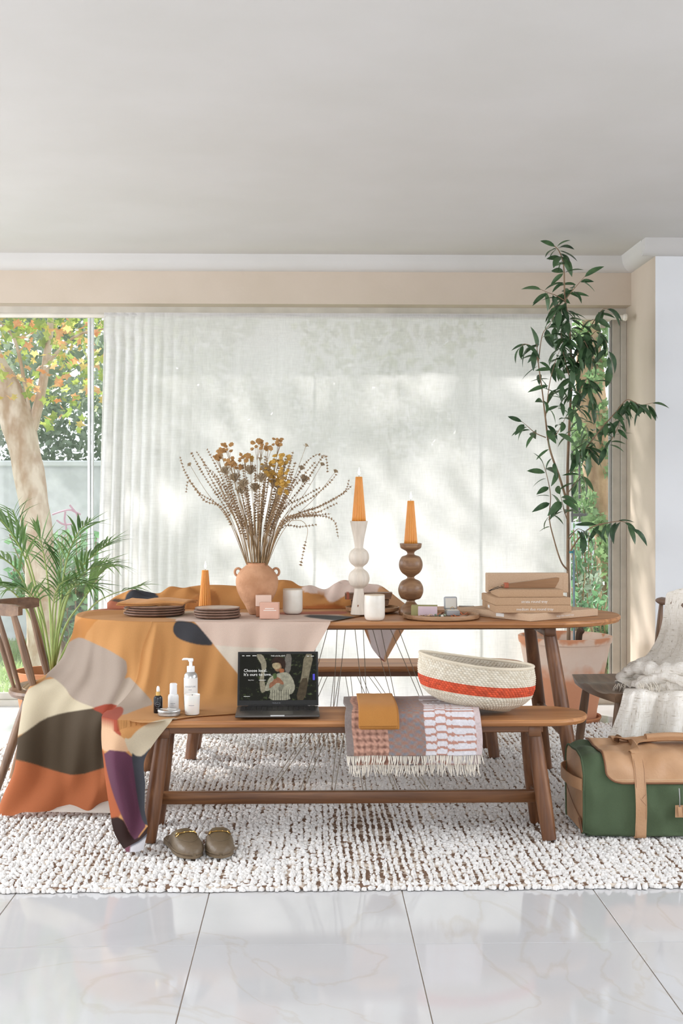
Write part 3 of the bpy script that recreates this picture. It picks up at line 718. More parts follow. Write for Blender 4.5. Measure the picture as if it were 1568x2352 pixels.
# right chair: local -x = front edge of the saddle seat
rc = thing('spindle_chair', 'brown wooden chair with saddle seat under draped linen throw', 'chair', (1.375, 5.43, 0.0), 0.09, 'wooden chairs at the table ends')
V, Fc = [], []; nu, nv = 13, 17
def seat_z(u, v): return 0.452 + 0.010 * (1 - abs(v)) * 0 - 0.016 * max(0, 1 - ((abs(v) - 0.5) / 0.42) ** 2) * (1 - 0.8 * max(0, u)) + 0.004
for top in (1, 0):
    for i in range(nu):
        for j in range(nv):
            u, v = -1 + 2 * i / (nu - 1), -1 + 2 * j / (nv - 1)
            x = 0.205 * u * (1 - 0.10 * v * v * (u < 0)) ; y = 0.29 * v * (1 - 0.12 * max(0, u))
            e = max(abs(u), abs(v)); 
            if e > 0.99 and not top: x *= 0.95; y *= 0.96
            V.append((x, y, seat_z(u, v) if top else 0.418 - 0.004 * (1 - abs(v))))
n0 = nu * nv
for i in range(nu - 1):
    for j in range(nv - 1):
        a = i * nv + j; Fc.append((a, a + nv, a + nv + 1, a + 1)); Fc.append((n0 + a, n0 + a + 1, n0 + a + nv + 1, n0 + a + nv))
for i in range(nu - 1):
    for j in (0, nv - 1):
        a = i * nv + j; q4 = (a, n0 + a, n0 + a + nv, a + nv); Fc.append(q4 if j else tuple(reversed(q4)))
for j in range(nv - 1):
    for i in (0, nu - 1):
        a = i * nv + j; q4 = (a, a + 1, n0 + a + 1, n0 + a); Fc.append(q4 if i else tuple(reversed(q4)))
obj('seat', (V, Fc), wood('brown_oak_seat', '#6d5341', '#9c7c62', 1), rc)
for sx, sy in ((-1, -1), (-1, 1), (1, -1), (1, 1)):
    P = [Vector((sx * 0.14, sy * 0.215, 0.42)).lerp(Vector((sx * 0.185, sy * 0.25, RUG_Z - 0.004)), j / 8) for j in range(9)]
    obj('leg', tube(P, [0.017 * (0.8 + 0.35 * math.sin(math.pi * min(1, 0.15 + j / 9))) for j in range(9)], 12), MT['oak_dark'], rc)
tops = []
for k in range(7):
    v = -1 + k / 3.0
    P = [Vector((0.175, 0.225 * v, 0.44)).lerp(Vector((0.215 + 0.02 * (1 - v * v), 0.255 * v, 0.775)), j / 8) for j in range(9)]
    r = 0.012 if k in (0, 6) else 0.008
    obj('post' if k in (0, 6) else 'spindle', tube(P, [r * (0.75 + 0.5 * math.sin(math.pi * min(1, 0.1 + j / 9))) for j in range(9)], 10), MT['oak_dark'], rc)
    tops.append((0.215 + 0.02 * (1 - v * v), 0.285 * v))
obj('top_rail', xf(tube(spline([Vector((x, y, 0)) for x, y in tops], 22), [0.018] + [0.027] * 20 + [0.018], 12, flat=0.62, up=(0, 0, 1)), (0, 0, 0.783)), wood('brown_oak_rail_b', '#5a3d2a', '#80593f', 1), rc)

# ---------------------------------------------------------------- printed tablecloth
def chaikin(P, k=2):
    P = [np.array(p, float) for p in P]
    for _ in range(k):
        Q = []
        for i in range(len(P)):
            a, b = P[i], P[(i + 1) % len(P)]; Q += [a * 0.78 + b * 0.22, a * 0.22 + b * 0.78]
        P = Q
    return np.array(P)
def inpoly(U, poly):
    x, y = U[:, 0], U[:, 1]; ins = np.zeros(len(U), bool); n = len(poly); j = n - 1
    for i in range(n):
        xi, yi = poly[i]; xj, yj = poly[j]
        if yi != yj:
            c = ((yi > y) != (yj > y)) & (x < (xj - xi) * (y - yi) / (yj - yi) + xi); ins ^= c
        j = i
    return ins
def paint(U, base, layers, sm=2, aa=1.3):
    if aa:
        return sum(paint(U + np.array(d_) * aa, base, layers, sm, 0) for d_ in ((0, 0), (0.7, 0.7), (-0.7, 0.7), (0.7, -0.7), (-0.7, -0.7), (1, 0), (-1, 0), (0, 1), (0, -1))) / 9
    col = np.tile(np.array(rgb(base)), (len(U), 1))
    for c, poly in layers:
        p = chaikin(poly, sm) if sm else np.array(poly, float)
        lo, hi = p.min(0), p.max(0)
        k = np.where((U[:, 0] >= lo[0]) & (U[:, 0] <= hi[0]) & (U[:, 1] >= lo[1]) & (U[:, 1] <= hi[1]))[0]
        if len(k): ii = inpoly(U[k], p); col[k[ii]] = rgb(c)
    return col
ORANGE = '#d59c62'
P_DRAPE = [
    ('#c98a4c', [(170, 1432), (205, 1405), (260, 1395), (205, 1440), (180, 1500), (120, 1545), (130, 1500)]),
    ('#b3a294', [(100, 1560), (140, 1490), (165, 1470), (184, 1463), (215, 1477), (250, 1493), (280, 1511), (291, 1520), (292, 1550), (250, 1632), (215, 1627), (180, 1612), (162, 1600), (148, 1577), (118, 1553)]),
    ('#baa999', [(250, 1632), (268, 1592), (291, 1549), (320, 1578), (356, 1617), (320, 1626), (285, 1640)]),
    ('#d6c8ac', [(118, 1553), (148, 1577), (163, 1602), (185, 1614), (222, 1627), (160, 1638), (100, 1652), (62, 1680), (20, 1700), (30, 1640), (52, 1590)]),
    ('#b35b42', [(66, 1580), (60, 1592), (52, 1600), (46, 1660), (38, 1665), (45, 1600), (58, 1585)]),
    ('#56493a', [(205, 1628), (245, 1624), (262, 1660), (262, 1758), (175, 1783), (120, 1769), (70, 1752), (20, 1742), (30, 1700), (62, 1679), (100, 1651), (140, 1638)]),
    ('#a34a36', [(208, 1627), (250, 1615), (275, 1622), (284, 1626), (282, 1640), (273, 1655), (265, 1690), (240, 1660), (238, 1640)]),
    ('#bd7049', [(10, 1741), (70, 1752), (120, 1769), (175, 1783), (250, 1760), (275, 1760), (275, 1885), (-40, 1885), (-40, 1800)]),
    ('#4b4b4f', [(397, 1442), (402, 1429), (412, 1426), (448, 1430), (470, 1455), (493, 1483), (460, 1482), (430, 1475), (408, 1466), (398, 1453)]),
    ('#eed5c4', [(440, 1424), (449, 1430), (470, 1455), (493, 1483), (556, 1559), (566, 1600), (720, 1600), (800, 1400), (640, 1396), (440, 1410)]),
    ('#efe3d2', [(491, 1481), (492, 1482), (560, 1487), (650, 1489), (700, 1560), (640, 1640), (600, 1610), (556, 1560)]),
]
P_TOP = [
    ('#c78a49', [(200, 1404), (300, 1400), (420, 1397), (360, 1408), (205, 1414), (180, 1422)]),
    ('#bd7254', [(205, 1403), (250, 1372), (300, 1385), (290, 1401), (235, 1401)]),
    ('#dcc9ae', [(370, 1417), (420, 1403), (475, 1402), (420, 1425)]),
    ('#eed5c4', [(392, 1426), (450, 1404), (560, 1407), (690, 1411), (800, 1412), (850, 1440), (500, 1440), (440, 1432)]),
    ('#4b4b4f', [(397, 1442), (402, 1427), (412, 1425), (448, 1430), (470, 1455), (430, 1455)]),
    ('#c4745a', [(640, 1406), (700, 1405), (795, 1403), (800, 1411), (695, 1411), (640, 1412)]),
    ('#55534f', [(690, 1416), (718, 1411), (850, 1418), (880, 1420), (790, 1428)]),
]
P_STRIP = [
    ('#baa999', [(236, 1630), (268, 1592), (330, 1600), (356, 1617), (320, 1628), (280, 1644), (240, 1640)]),
    ('#b2553f', [(230, 1630), (275, 1622), (284, 1627), (282, 1640), (270, 1652), (268, 1662), (281, 1693), (262, 1684), (240, 1656), (225, 1650)]),
    ('#e6bd98', [(225, 1648), (240, 1654), (262, 1681), (285, 1696), (296, 1706), (306, 1728), (222, 1724)]),
    ('#d9cbb0', [(284, 1694), (298, 1698), (312, 1680), (335, 1664), (365, 1653), (410, 1648), (410, 1665), (350, 1720), (326, 1737), (312, 1738), (296, 1728)]),
    ('#b8653f', [(215, 1720), (240, 1721), (250, 1775), (268, 1840), (280, 1877), (240, 1884), (230, 1800)]),
    ('#6d4458', [(237, 1721), (302, 1728), (308, 1775), (322, 1850), (337, 1895), (322, 1915), (312, 1932), (298, 1915), (278, 1872), (258, 1820), (245, 1770)]),
    ('#47484e', [(301, 1727), (313, 1737), (327, 1737), (350, 1712), (345, 1900), (328, 1890), (318, 1850), (308, 1780)]),
    ('#33201c', [(240, 1881), (279, 1875), (298, 1915), (312, 1932), (345, 1890), (345, 1925), (300, 1960), (255, 1960)]),
]
TCZ = TB['H'] + 0.004
MT['print'] = weave('printed_linen', attr='Col', scale=520, strength=0.12, trans=0.30)
cloth_parts = []
def sdepth(rows): return [[W(*p) for p in r] for r in rows]
# (1) part lying on the table top: follows the rounded end, ends at a slanted hem on the right
hw, hl, cx, cy = TB['hw'] + 0.004, TB['hl'] + 0.004, TB['cx'], TB['cy']
A = []
for i in range(150):
    y = cy - hw + 2 * hw * i / 149
    xin = cx - hl + hw - math.sqrt(max(0, hw * hw - (y - cy) ** 2))
    f = (y - (cy - hw)) / (2 * hw)
    xr = XY(757, cy - hw) + (XY(905, 5.62) - XY(757, cy - hw)) * min(1.0, f / 0.72) + 0.05 * max(0, f - 0.72)
    row = []
    for j in range(330):
        x = xin + (xr - xin) * j / 329
        z = TCZ + 0.0018 * mnoise.noise((x * 9, y * 9, 0)) * min(1, (x - xin) * 12) + 0.001
        row.append((x, y, z))
    A.append(row)
A = np.array(A); Vt, Ft = gridmesh(A); cloth_parts.append((Vt, Ft, paint(proj(Vt), ORANGE, P_TOP, 1)))
# (2) drape from the rim to the chair, the floor and the bench
rim = []
def rimpt(px_or_ang):
    return px_or_ang
cols = []
def on_rim(X=None, ang=None):
    if ang is not None:
        a = math.radians(ang); return Vector((cx - hl + hw + hw * math.cos(a), cy + hw * math.sin(a), TCZ))
    return Vector((X, cy - hw, TCZ))
def rounded(r, out):
    """three points that bend over the table edge"""
    return [r - out * 0.012 + Vector((0, 0, 0.001)), r + out * 0.004 + Vector((0, 0, -0.008))]
S7 = lambda r, out, pts: rounded(r, out) + [W(*p) for p in pts]
ca = lambda a: Vector((math.cos(math.radians(a)), math.sin(math.radians(a)), 0))
D = []
D.append(S7(on_rim(ang=150), ca(150), [(190, 1450, 5.62), (176, 1480, 5.62), (160, 1510, 5.60), (150, 1540, 5.60), (148, 1575, 5.6), (146, 1610, 5.6), (146, 1650, 5.6)]))
D.append(S7(on_rim(ang=180), ca(180), [(166, 1455, 5.46), (152, 1490, 5.45), (141, 1520, 5.44), (137, 1545, 5.42), (134, 1575, 5.42), (132, 1610, 5.42), (132, 1650, 5.42)]))
D.append(S7(on_rim(ang=203), ca(203), [(181, 1465, 5.30), (167, 1505, 5.29), (140, 1541, 5.27), (95, 1566, 5.26), (62, 1588, 5.245), (57, 1595, 5.215), (60, 1605, 5.20)][:5] + [(58, 1594, 5.222), (48, 1640, 5.14)]))
D[-1] = S7(on_rim(ang=203), ca(203), [(181, 1465, 5.30), (150, 1532, 5.28), (95, 1566, 5.26), (59, 1591, 5.225), (42, 1680, 5.10), (33, 1775, 5.02), (-5, 1863, 4.965)])
D.append(S7(on_rim(ang=222), ca(222), [(205, 1480, 5.21), (186, 1545, 5.19), (150, 1590, 5.17), (120, 1625, 5.14), (105, 1700, 5.07), (95, 1785, 5.01), (70, 1863, 4.96)]))
D.append(S7(on_rim(ang=240), ca(240), [(238, 1490, 5.13), (230, 1560, 5.11), (206, 1605, 5.08), (180, 1650, 5.06), (165, 1720, 5.04), (155, 1795, 5.01), (140, 1862, 4.965)]))
D.append(S7(on_rim(ang=255), ca(255), [(290, 1490, 5.06), (285, 1560, 5.04), (255, 1620, 5.00), (232, 1660, 4.98), (222, 1720, 5.0), (215, 1795, 5.0), (205, 1864, 4.97)]))
D.append(S7(on_rim(ang=266), ca(266), [(335, 1490, 5.045), (325, 1560, 5.0), (300, 1607, 4.95), (270, 1640, 4.93), (262, 1720, 4.98), (262, 1795, 4.99), (260, 1866, 4.98)]))
DR = surf(D, 320, 280)
V, Fc = gridmesh(DR)
nn = DR.shape
uu, vv = np.meshgrid(np.linspace(0, 1, nn[0]), np.linspace(0, 1, nn[1]), indexing='ij')
f = np.clip((vv - 0.1) / 0.25, 0, 1) * np.clip((1.02 - vv) / 0.2, 0, 1) * np.clip((1 - uu) / 0.12, 0, 1)
DR[:, :, 1] += f * (0.010 * np.sin(uu * 21 + 3 * vv) + 0.004 * np.sin(uu * 47 - 5 * vv + 1))
low = np.clip((vv - 0.8) / 0.2, 0, 1)
DR[:, :, 1] += low * 0.02 * np.sin(uu * 22 + 12 * vv); DR[:, :, 0] += low * 0.01 * np.sin(uu * 30 + 9 * vv)
DR[:, :, 2] = np.maximum(DR[:, :, 2], RUG_Z + 0.003)
V, Fc = gridmesh(DR); cloth_parts.append((V, Fc, paint(proj(V), ORANGE, P_DRAPE, 1)))
# (3) drape from the front rim to the bench top
BZ = BN['H'] + 0.004; byb, byf = BN['cy'] + BN['hw'], BN['cy'] - BN['hw'] - 0.004
E = []
for px, low in ((335, (300, 1607, 4.95)), (370, None), (420, None), (480, None), (540, None), (600, None), (680, None), (757, None)):
    r = on_rim(X=XY(px, cy - hw)) if px > 366 else on_rim(ang=266)
    if px == 335: pts = [(327, 1490, 5.04), (314, 1560, 4.99), (288, 1602, 4.94)]; endp = [WZ(255, 1633, BZ), WZ(246, 1640, BZ)]
    elif px == 757: pts = [(733, 1475, 5.04), (700, 1530, 5.0), (660, 1590, 4.93)]; endp = [WZ(640, 1627, BZ), WZ(640, 1632, BZ)]
    elif px == 680: pts = [(672, 1480, 5.045), (655, 1540, 5.0), (635, 1595, 4.93)]; endp = [WZ(620, 1627, BZ), WZ(612, 1634, BZ)]
    else:
        k = (px - 370) / 230
        pts = [(px - 4, 1490, 5.035), (px - 12, 1550, 4.99), (px - 20, 1600, 4.93)]
        ye = {370: (320, 1660), 420: (395, 1653), 480: (450, 1646), 540: (520, 1641), 600: (575, 1637)}[px]
        endp = [WZ(px - 32, 1626, BZ), WZ(ye[0], ye[1], BZ)]
    E.append(rounded(r, Vector((0, -1, 0))) + [W(*p) for p in pts] + endp)
DE = surf(E, 330, 180)
nn = DE.shape; uu, vv = np.meshgrid(np.linspace(0, 1, nn[0]), np.linspace(0, 1, nn[1]), indexing='ij')
f = np.clip((vv - 0.15) / 0.2, 0, 1) * np.clip((0.82 - vv) / 0.25, 0, 1) * np.clip(uu / 0.1, 0, 1)
DE[:, :, 1] += f * (0.013 * np.sin(uu * 27 + 2 + 1.5 * vv) + 0.007 * np.sin(uu * 47 + 1))
ob = vv > 0.80
DE[:, :, 2] = np.maximum(DE[:, :, 2], BZ + 0.0005)
V, Fc = gridmesh(DE); cloth_parts.append((V, Fc, paint(proj(V), ORANGE, P_DRAPE + P_STRIP[:4], 1)))
# (4) corner over the bench end, hanging to the rug
S = [[(246, 1634, 4.76), (300, 1628, 4.82), (360, 1626, 4.85), (420, 1640, 4.70)],
     [(238, 1644, 4.70), (285, 1645, 4.66), (340, 1650, 4.62), (398, 1652, 4.575)],
     [(233, 1672, 4.62), (275, 1672, 4.555), (325, 1667, 4.54), (390, 1661, 4.535)],
     [(233, 1706, 4.60), (265, 1706, 4.525), (310, 1706, 4.53), (353, 1708, 4.53)],
     [(237, 1745, 4.59), (262, 1748, 4.51), (298, 1748, 4.535), (331, 1749, 4.50)],
     [(243, 1800, 4.57), (270, 1802, 4.495), (304, 1802, 4.53), (333, 1800, 4.49)],
     [(252, 1860, 4.55), (282, 1862, 4.48), (312, 1860, 4.51), (332, 1858, 4.475)],
     [(262, 1912, 4.50), (288, 1920, 4.46), (315, 1912, 4.47), (339, 1895, 4.45)],
     [(284, 1950, 4.46), (298, 1945, 4.425), (318, 1932, 4.42), (337, 1915, 4.42)]]
G = surf(sdepth(S), 190, 90)
G[:, :, 2] = np.maximum(G[:, :, 2], RUG_Z + 0.004)
nb = (np.abs(G[:, :, 1] - BN['cy']) < BN['hw'] + 0.003); G[:, :, 2][nb & (G[:, :, 2] > 0.42)] = np.maximum(G[:, :, 2][nb & (G[:, :, 2] > 0.42)], BZ + 0.002)
V, Fc = gridmesh(G); cloth_parts.append((V, Fc, paint(proj(V), ORANGE, P_STRIP, 1)))
# turned-up white hem of that corner, and the white underside puddled on the rug
Hm = surf(sdepth([[(286, 1949, 4.452), (300, 1941, 4.42), (320, 1930, 4.415), (338, 1914, 4.415)], [(290, 1957, 4.435), (302, 1957, 4.41), (318, 1956, 4.405), (330, 1950, 4.41)]]), 10, 30)
Hm[:, :, 2] = np.maximum(Hm[:, :, 2], RUG_Z + 0.003); V, Fc = gridmesh(Hm)
cloth_parts.append((V, Fc, paint(proj(V), '#dfdde2', [('#6a6a72', [(284, 1946), (338, 1908), (342, 1918), (320, 1935), (288, 1952)]), ('#7a4a58', [(284, 1950), (300, 1940), (298, 1958), (288, 1958)])], 0)))
Hp = surf(sdepth([[(110, 1862, 4.975), (160, 1850, 4.985), (205, 1843, 4.995), (262, 1840, 5.0)], [(110, 1867, 4.95), (160, 1868, 4.945), (205, 1869, 4.945), (262, 1870, 4.945)]]), 16, 60)
Hp[:, :, 2] = np.maximum(Hp[:, :, 2] + 0.004, RUG_Z + 0.004); V, Fc = gridmesh(Hp)
cloth_parts.append((V, Fc, paint(proj(V), '#e2d7cc', [], 0)))
# (5) rumpled roll along the back of the table
top = [(246, 1388), (262, 1375), (285, 1364), (305, 1357), (335, 1361), (365, 1365), (390, 1350), (420, 1353), (440, 1350), (465, 1347), (500, 1346), (540, 1348), (575, 1350), (610, 1340), (640, 1335), (668, 1337), (690, 1349), (715, 1347), (745, 1356), (770, 1342), (790, 1335), (815, 1340), (850, 1344), (872, 1347), (895, 1362), (915, 1378), (932, 1392)]
T = spline([(a, b_, 0) for a, b_ in top], 300)
B5 = np.zeros((300, 34, 3))
for i in range(300):
    px, py = T[i, 0], T[i, 1]; u = i / 299
    pk_ = W(px, py, 5.70); hgt = max(0.004, pk_.z - TCZ)
    for j in range(34):
        s = j / 33; a = math.pi * s
        yy = 5.635 + 0.20 * s + 0.008 * math.sin(u * 25)
        prof = max(0.0, math.sin(a)) ** 0.75
        wr = 1 + 0.22 * math.sin(s * 9 + u * 38) * (1 - s) + 0.16 * math.sin(s * 5 - u * 71 + 1)
        if s < 0.5: prof = prof * (0.62 + 0.38 * (s / 0.5) ** 2) * (wr if s < 0.45 else 1)
        x = pk_.x * yy / 5.70
        B5[i, j] = (x, yy, TCZ + 0.003 + hgt * min(prof, 1.0))
V, Fc = gridmesh(B5)
P_ROLL = [('#5a4c42', [(240, 1395), (255, 1374), (300, 1378), (300, 1400)]), ('#bd7254', [(225, 1402), (250, 1378), (275, 1385), (300, 1398), (290, 1404)]),
          ('#46474c', [(286, 1392), (288, 1368), (302, 1352), (345, 1356), (362, 1366), (366, 1378), (330, 1386)]),
          ('#b87a45', [(425, 1402), (430, 1385), (462, 1360), (490, 1352), (505, 1375), (505, 1404)]),
          ('#f2dccf', [(688, 1352), (710, 1340), (745, 1350), (790, 1328), (872, 1338), (880, 1355), (860, 1364), (800, 1362), (768, 1383), (755, 1383), (742, 1364), (705, 1362)]),
          ('#d9aa80', [(872, 1343), (940, 1395), (900, 1400), (860, 1380), (866, 1360)]),
          ('#b9703f', [(640, 1400), (760, 1385), (800, 1395), (800, 1406), (640, 1408)])]
cloth_parts.append((V, Fc, paint(proj(V), '#d3965a', P_ROLL, 1)))
# (6) corner hanging behind the table
K = surf(sdepth([[(832, 1436, 5.842), (866, 1436, 5.842), (900, 1436, 5.842), (934, 1436, 5.842)], [(846, 1470, 5.85), (868, 1468, 5.865), (890, 1470, 5.85), (912, 1472, 5.855)],
                 [(856, 1492, 5.85), (870, 1494, 5.87), (885, 1495, 5.85), (900, 1493, 5.86)], [(876, 1516, 5.855), (879, 1518, 5.86), (882, 1520, 5.86), (885, 1520, 5.86)]]), 50, 40)
V, Fc = gridmesh(K)
cloth_parts.append((V, Fc, paint(proj(V), '#f2e6e6', [('#e0b08c', [(915, 1430), (940, 1430), (886, 1526), (876, 1522)]), ('#a8605a', [(846, 1485), (858, 1500), (878, 1512), (886, 1524), (870, 1522), (850, 1505)]), ('#d8a27c', [(826, 1430), (840, 1430), (852, 1480), (846, 1480)])], 1)))
V = np.concatenate([p[0] for p in cloth_parts]); cols = np.concatenate([p[2] for p in cloth_parts]); Fs = []; n = 0
for p in cloth_parts: Fs.append(p[1] + n); n += len(p[0])
cols = cols * 0.94
tc_o = obj('tablecloth', (V, np.concatenate(Fs)), MT['print'], sharp=None, cols=cols)
tag(tc_o, 'orange, cream and brown printed tablecloth draped over table, chair and bench', 'tablecloth')

# ---------------------------------------------------------------- things on the table
MT['clay_edge'] = M('brown_stoneware', '#6f5444', 0.55, col2='#85685a', nscale=30)
MT['clay_top'] = M('speckled_glaze', '#a68c78', 0.4, col2='#8f7564', nscale=45)
MT['clay_top2'] = M('pale_speckled_glaze', '#b59d8a', 0.35, col2='#9f8673', nscale=50)
MT['beeswax'] = M('orange_wax', '#eaa555', 0.45, col2='#e59c4a', nscale=5)
MT['beeswax'].node_tree.nodes['Principled BSDF'].inputs['Subsurface Weight'].default_value = 0.25
MT['beeswax'].node_tree.nodes['Principled BSDF'].inputs['Subsurface Radius'].default_value = (0.02, 0.01, 0.004)
MT['flame'] = emit('candle_flame', '#fff0c8', 7.0)
MT['wick'] = M('wick', '#2c221c', 0.9)
MT['terracotta'] = M('terracotta', '#c79673', 0.85, col2='#b07f5c', nscale=14, bump=(90, 0.3))
MT['cream_glaze'] = M('cream_glaze', '#e8e2d8', 0.35, col2='#e3dcd0', nscale=30)
MT['pale_wood'] = wood('pale_wood', '#e3d4c2', '#efe4d6', 2, 0.7, 0.6)
MT['turned_walnut'] = wood('turned_walnut', '#7a573d', '#a8835f', 0, 1.6, 0.4, '#8d684a')
MT['tray_wood'] = wood('tray_wood', '#9b7350', '#bd9570', 0, 0.8, 0.5)
MT['kraft'] = M('kraft_card', '#b99878', 0.85, col2='#b08e6e', nscale=200)
MT['kraft_light'] = M('kraft_card_light', '#c8ab8f', 0.85, col2='#c0a184', nscale=200)
MT['gold'] = M('gold', '#d9b06a', 0.25, 1.0)
MT['pink_card'] = M('pink_card', '#d6a893', 0.7); MT['palepink_card'] = M('pale_pink_card', '#e6c6b4', 0.7)
MT['copper_card'] = M('copper_card', '#a9714f', 0.65)
MT['napkin'] = weave('tan_linen', '#cb9460', scale=420, strength=0.3, col2='#c18a56')
MT['mustard'] = weave('mustard_linen', '#bd8547', scale=420, strength=0.3, col2='#b37a3e')

def plate(R, z, loc, label, grp, topmat, pitch):
    t = thing('plate', label, 'plate', (loc[0], loc[1], loc[2] + z), group=grp)
    obj('body', lathe([(R * 0.62, 0), (R * 0.9, 0.0005), (R * 0.985, 0.005), (R, 0.0088), (R * 0.99, 0.0108), (R * 0.965, 0.0112), (R * 0.95, 0.0095), (R * 0.90, 0.006), (R * 0.3, 0.005)], 56), MT['clay_edge'], t)
    obj('glaze', lathe([(R * 0.30, 0.0052), (R * 0.90, 0.0063), (R * 0.948, 0.0098), (R * 0.955, 0.0102), (0.0001, 0.0053)][0:4][::-1] + [(0.0001, 0.0054)], 56), topmat, t)
    return t
ordn = ['lowest', 'second lowest', 'third from bottom', 'topmost']
ps = Vector((XY(355, 5.36), 5.36, TCZ + 0.003))
for k in range(4):
    plate(0.1265 - 0.0008 * (k == 3), k * 0.0102, ps + Vector((rnd.uniform(-.002, .002), rnd.uniform(-.002, .002), 0)), ordn[k] + ' large brown stoneware plate in the stack under the tan napkins', 'large stacked plates', MT['clay_top'], 0)
ps2 = Vector((XY(499, 5.235), 5.235, TCZ + 0.003))
for k in range(4):
    plate(0.0945 - (0.003 if k == 3 else 0), k * 0.0102, ps2 + Vector((rnd.uniform(-.002, .002), rnd.uniform(-.002, .002), 0)), ordn[k] + ' small brown side plate in the uncovered stack before the vase', 'small stacked plates', MT['clay_top2'], 0)
# napkins folded on the large plates
def soft_sheet(ctrl, nu=26, nv=26, seed=0, amp=0.0015):
    A = surf(ctrl, nu, nv)
    for i in range(nu):
        for j in range(nv): A[i, j, 2] += amp * mnoise.noise((A[i, j, 0] * 30 + seed, A[i, j, 1] * 30, 0))
    return gridmesh(A)
zt = ps.z + 0.0425
for k, (dz, sh, lab) in enumerate(((0.0, 0.0, 'lower tan linen napkin folded flat on the plate stack'), (0.007, 0.006, 'upper tan linen napkin folded flat on the plate stack'))):
    ctrl = []
    for r_, (ya, yb) in enumerate(((5.262, 0.0), (5.32, 0.004), (5.39, 0.008), (5.45, 0.002))):
        row = []
        for c_, px in enumerate((286, 320, 360, 400, 424)):
            x = XY(px, 5.36) + 0.02 * (r_ - 1) + sh
            z = zt + dz + yb + 0.007 * (c_ == 2) * (r_ > 0) - 0.003 * (c_ == 4) + (0.004 if c_ == 0 else 0)
            row.append((x, ya + 0.045 * (c_ >= 3) * (r_ == 0) + 0.012 * c_ * (r_ == 0) - sh, z))
        ctrl.append(row)
    t = thing('napkin', lab, 'napkin', (ps.x, ps.y, zt + dz), group='napkins on the plates')
    o = obj('cloth', soft_sheet(ctrl, 24, 36, k), MT['napkin'], t, w=True, sharp=None)
    md = o.modifiers.new('thickness', 'SOLIDIFY'); md.thickness = 0.0055; md.offset = 1
    obj('fold', tube(spline([Vector(p) + Vector((0, 0, 0.003)) for p in ctrl[0]], 20), 0.0035, 8), MT['napkin'], t, w=True)
o = obj('cinnamon_stick', tube([W(284, 1404, 5.27), W(300, 1392, 5.30), W(333, 1377, 5.37)], 0.0022, 6), M('dry_twig', '#c9a57c', 0.8)); tag(o, 'thin pale twig tucked under the napkins on the plates', 'twig')
o.name = 'dry_twig'

def taper_candle(label, px, Y, z0, h, r0, r1):
    t = thing('candle', label, 'candle', (XY(px, Y), Y, z0), group='lit ribbed orange candles')
    n = 108; prof = [(r0 + (r1 - r0) * k / 10, h * k / 10) for k in range(11)] + [(r1 * 0.75, h + 0.001), (0.0001, h)]
    obj('wax', lathe(prof, n, wob=lambda r, z, a: r * (1 + 0.10 * math.cos(18 * a)) if r > 0.004 else r), MT['beeswax'], t, sharp=None)
    w_ = obj('wick', tube([(0, 0, h), (0.0006, 0, h + 0.006), (0.001, 0, h + 0.010)], 0.0009, 6), MT['wick'], t)
    obj('flame', lathe([(0.0001, 0), (0.0028, 0.004), (0.0045, 0.010), (0.0042, 0.016), (0.0026, 0.024), (0.0008, 0.032), (0.0001, 0.034)], 12, (0.0008, 0, h + 0.006)), MT['flame'], t)
taper_candle('lit ribbed orange candle standing low on the tablecloth beside vase', 471, 5.59, TCZ + 0.003, 0.171, 0.0262, 0.0130)
# turned candle holders
k_ = 5.35 / F_PX
def holder(name, label, px, Y, prof_px, ybase, mat, zb):
    s = Y / F_PX
    t = thing(name, label, 'candle holder', (XY(px, Y), Y, zb), group='turned wooden candle holders')
    prof = [(0.0001, 0)] + [(r * s, (ybase - y) * s) for r, y in prof_px]
    P = spline([(a, b_, 0) for a, b_ in prof[1:]], 90)
    body = [(0.0001, 0)] + [(max(0.002, p[0]), max(0, p[1])) for p in P] + [(0.0001, P[-1][1])]
    obj('stem', lathe(body, 48), mat, t, sharp=50)
    return t
def sph(cy_, r, y0, y1, n=7):
    return [(math.sqrt(max(1, r * r - (y - cy_) ** 2)), y) for y in [y0 + (y1 - y0) * k / n for k in range(n + 1)]]
h1 = holder('candle_holder', 'tall pale wooden candle holder with two stacked spheres', 824, 5.35, [(19.5, 1412), (18.5, 1405), (14, 1378), (10.5, 1357)] + sph(1330, 24.5, 1352, 1308) + [(9.5, 1305)] + sph(1281, 23.5, 1302, 1260) + [(10, 1255), (13, 1235), (17, 1215), (20.5, 1198)], 1412.5, MT['pale_wood'], TCZ + 0.003)
top1 = TCZ + 0.003 + (1412.5 - 1198) * 5.35 / F_PX
obj('knot', sphere((-0.004, -0.0275, 0.033), 0.007, sc=(0.7, 0.35, 1.5)), M('wood_knot', '#8a5b3c', 0.6), h1)
taper_candle('tallest lit orange candle set in the pale wooden holder', 824, 5.35, top1, 0.184, 0.0268, 0.0128)
h2 = holder('candle_holder', 'brown turned candle holder with round dish and two bulbs', 943, 5.42, [(27, 1413), (28, 1408), (24, 1398), (13, 1388), (9.5, 1381)] + sph(1357, 29, 1377, 1336) + [(9.5, 1331), (9, 1326)] + sph(1299, 27.5, 1319, 1280) + [(9, 1276), (9, 1270), (14, 1266), (23, 1261), (25, 1254), (25, 1250), (21, 1250.5)], 1413, MT['turned_walnut'], TB['H'] + 0.001)
top2 = TB['H'] + 0.001 + (1413 - 1251) * 5.42 / F_PX
taper_candle('lit orange candle set in the brown bulbous holder', 943, 5.42, top2, 0.181, 0.0262, 0.0128)
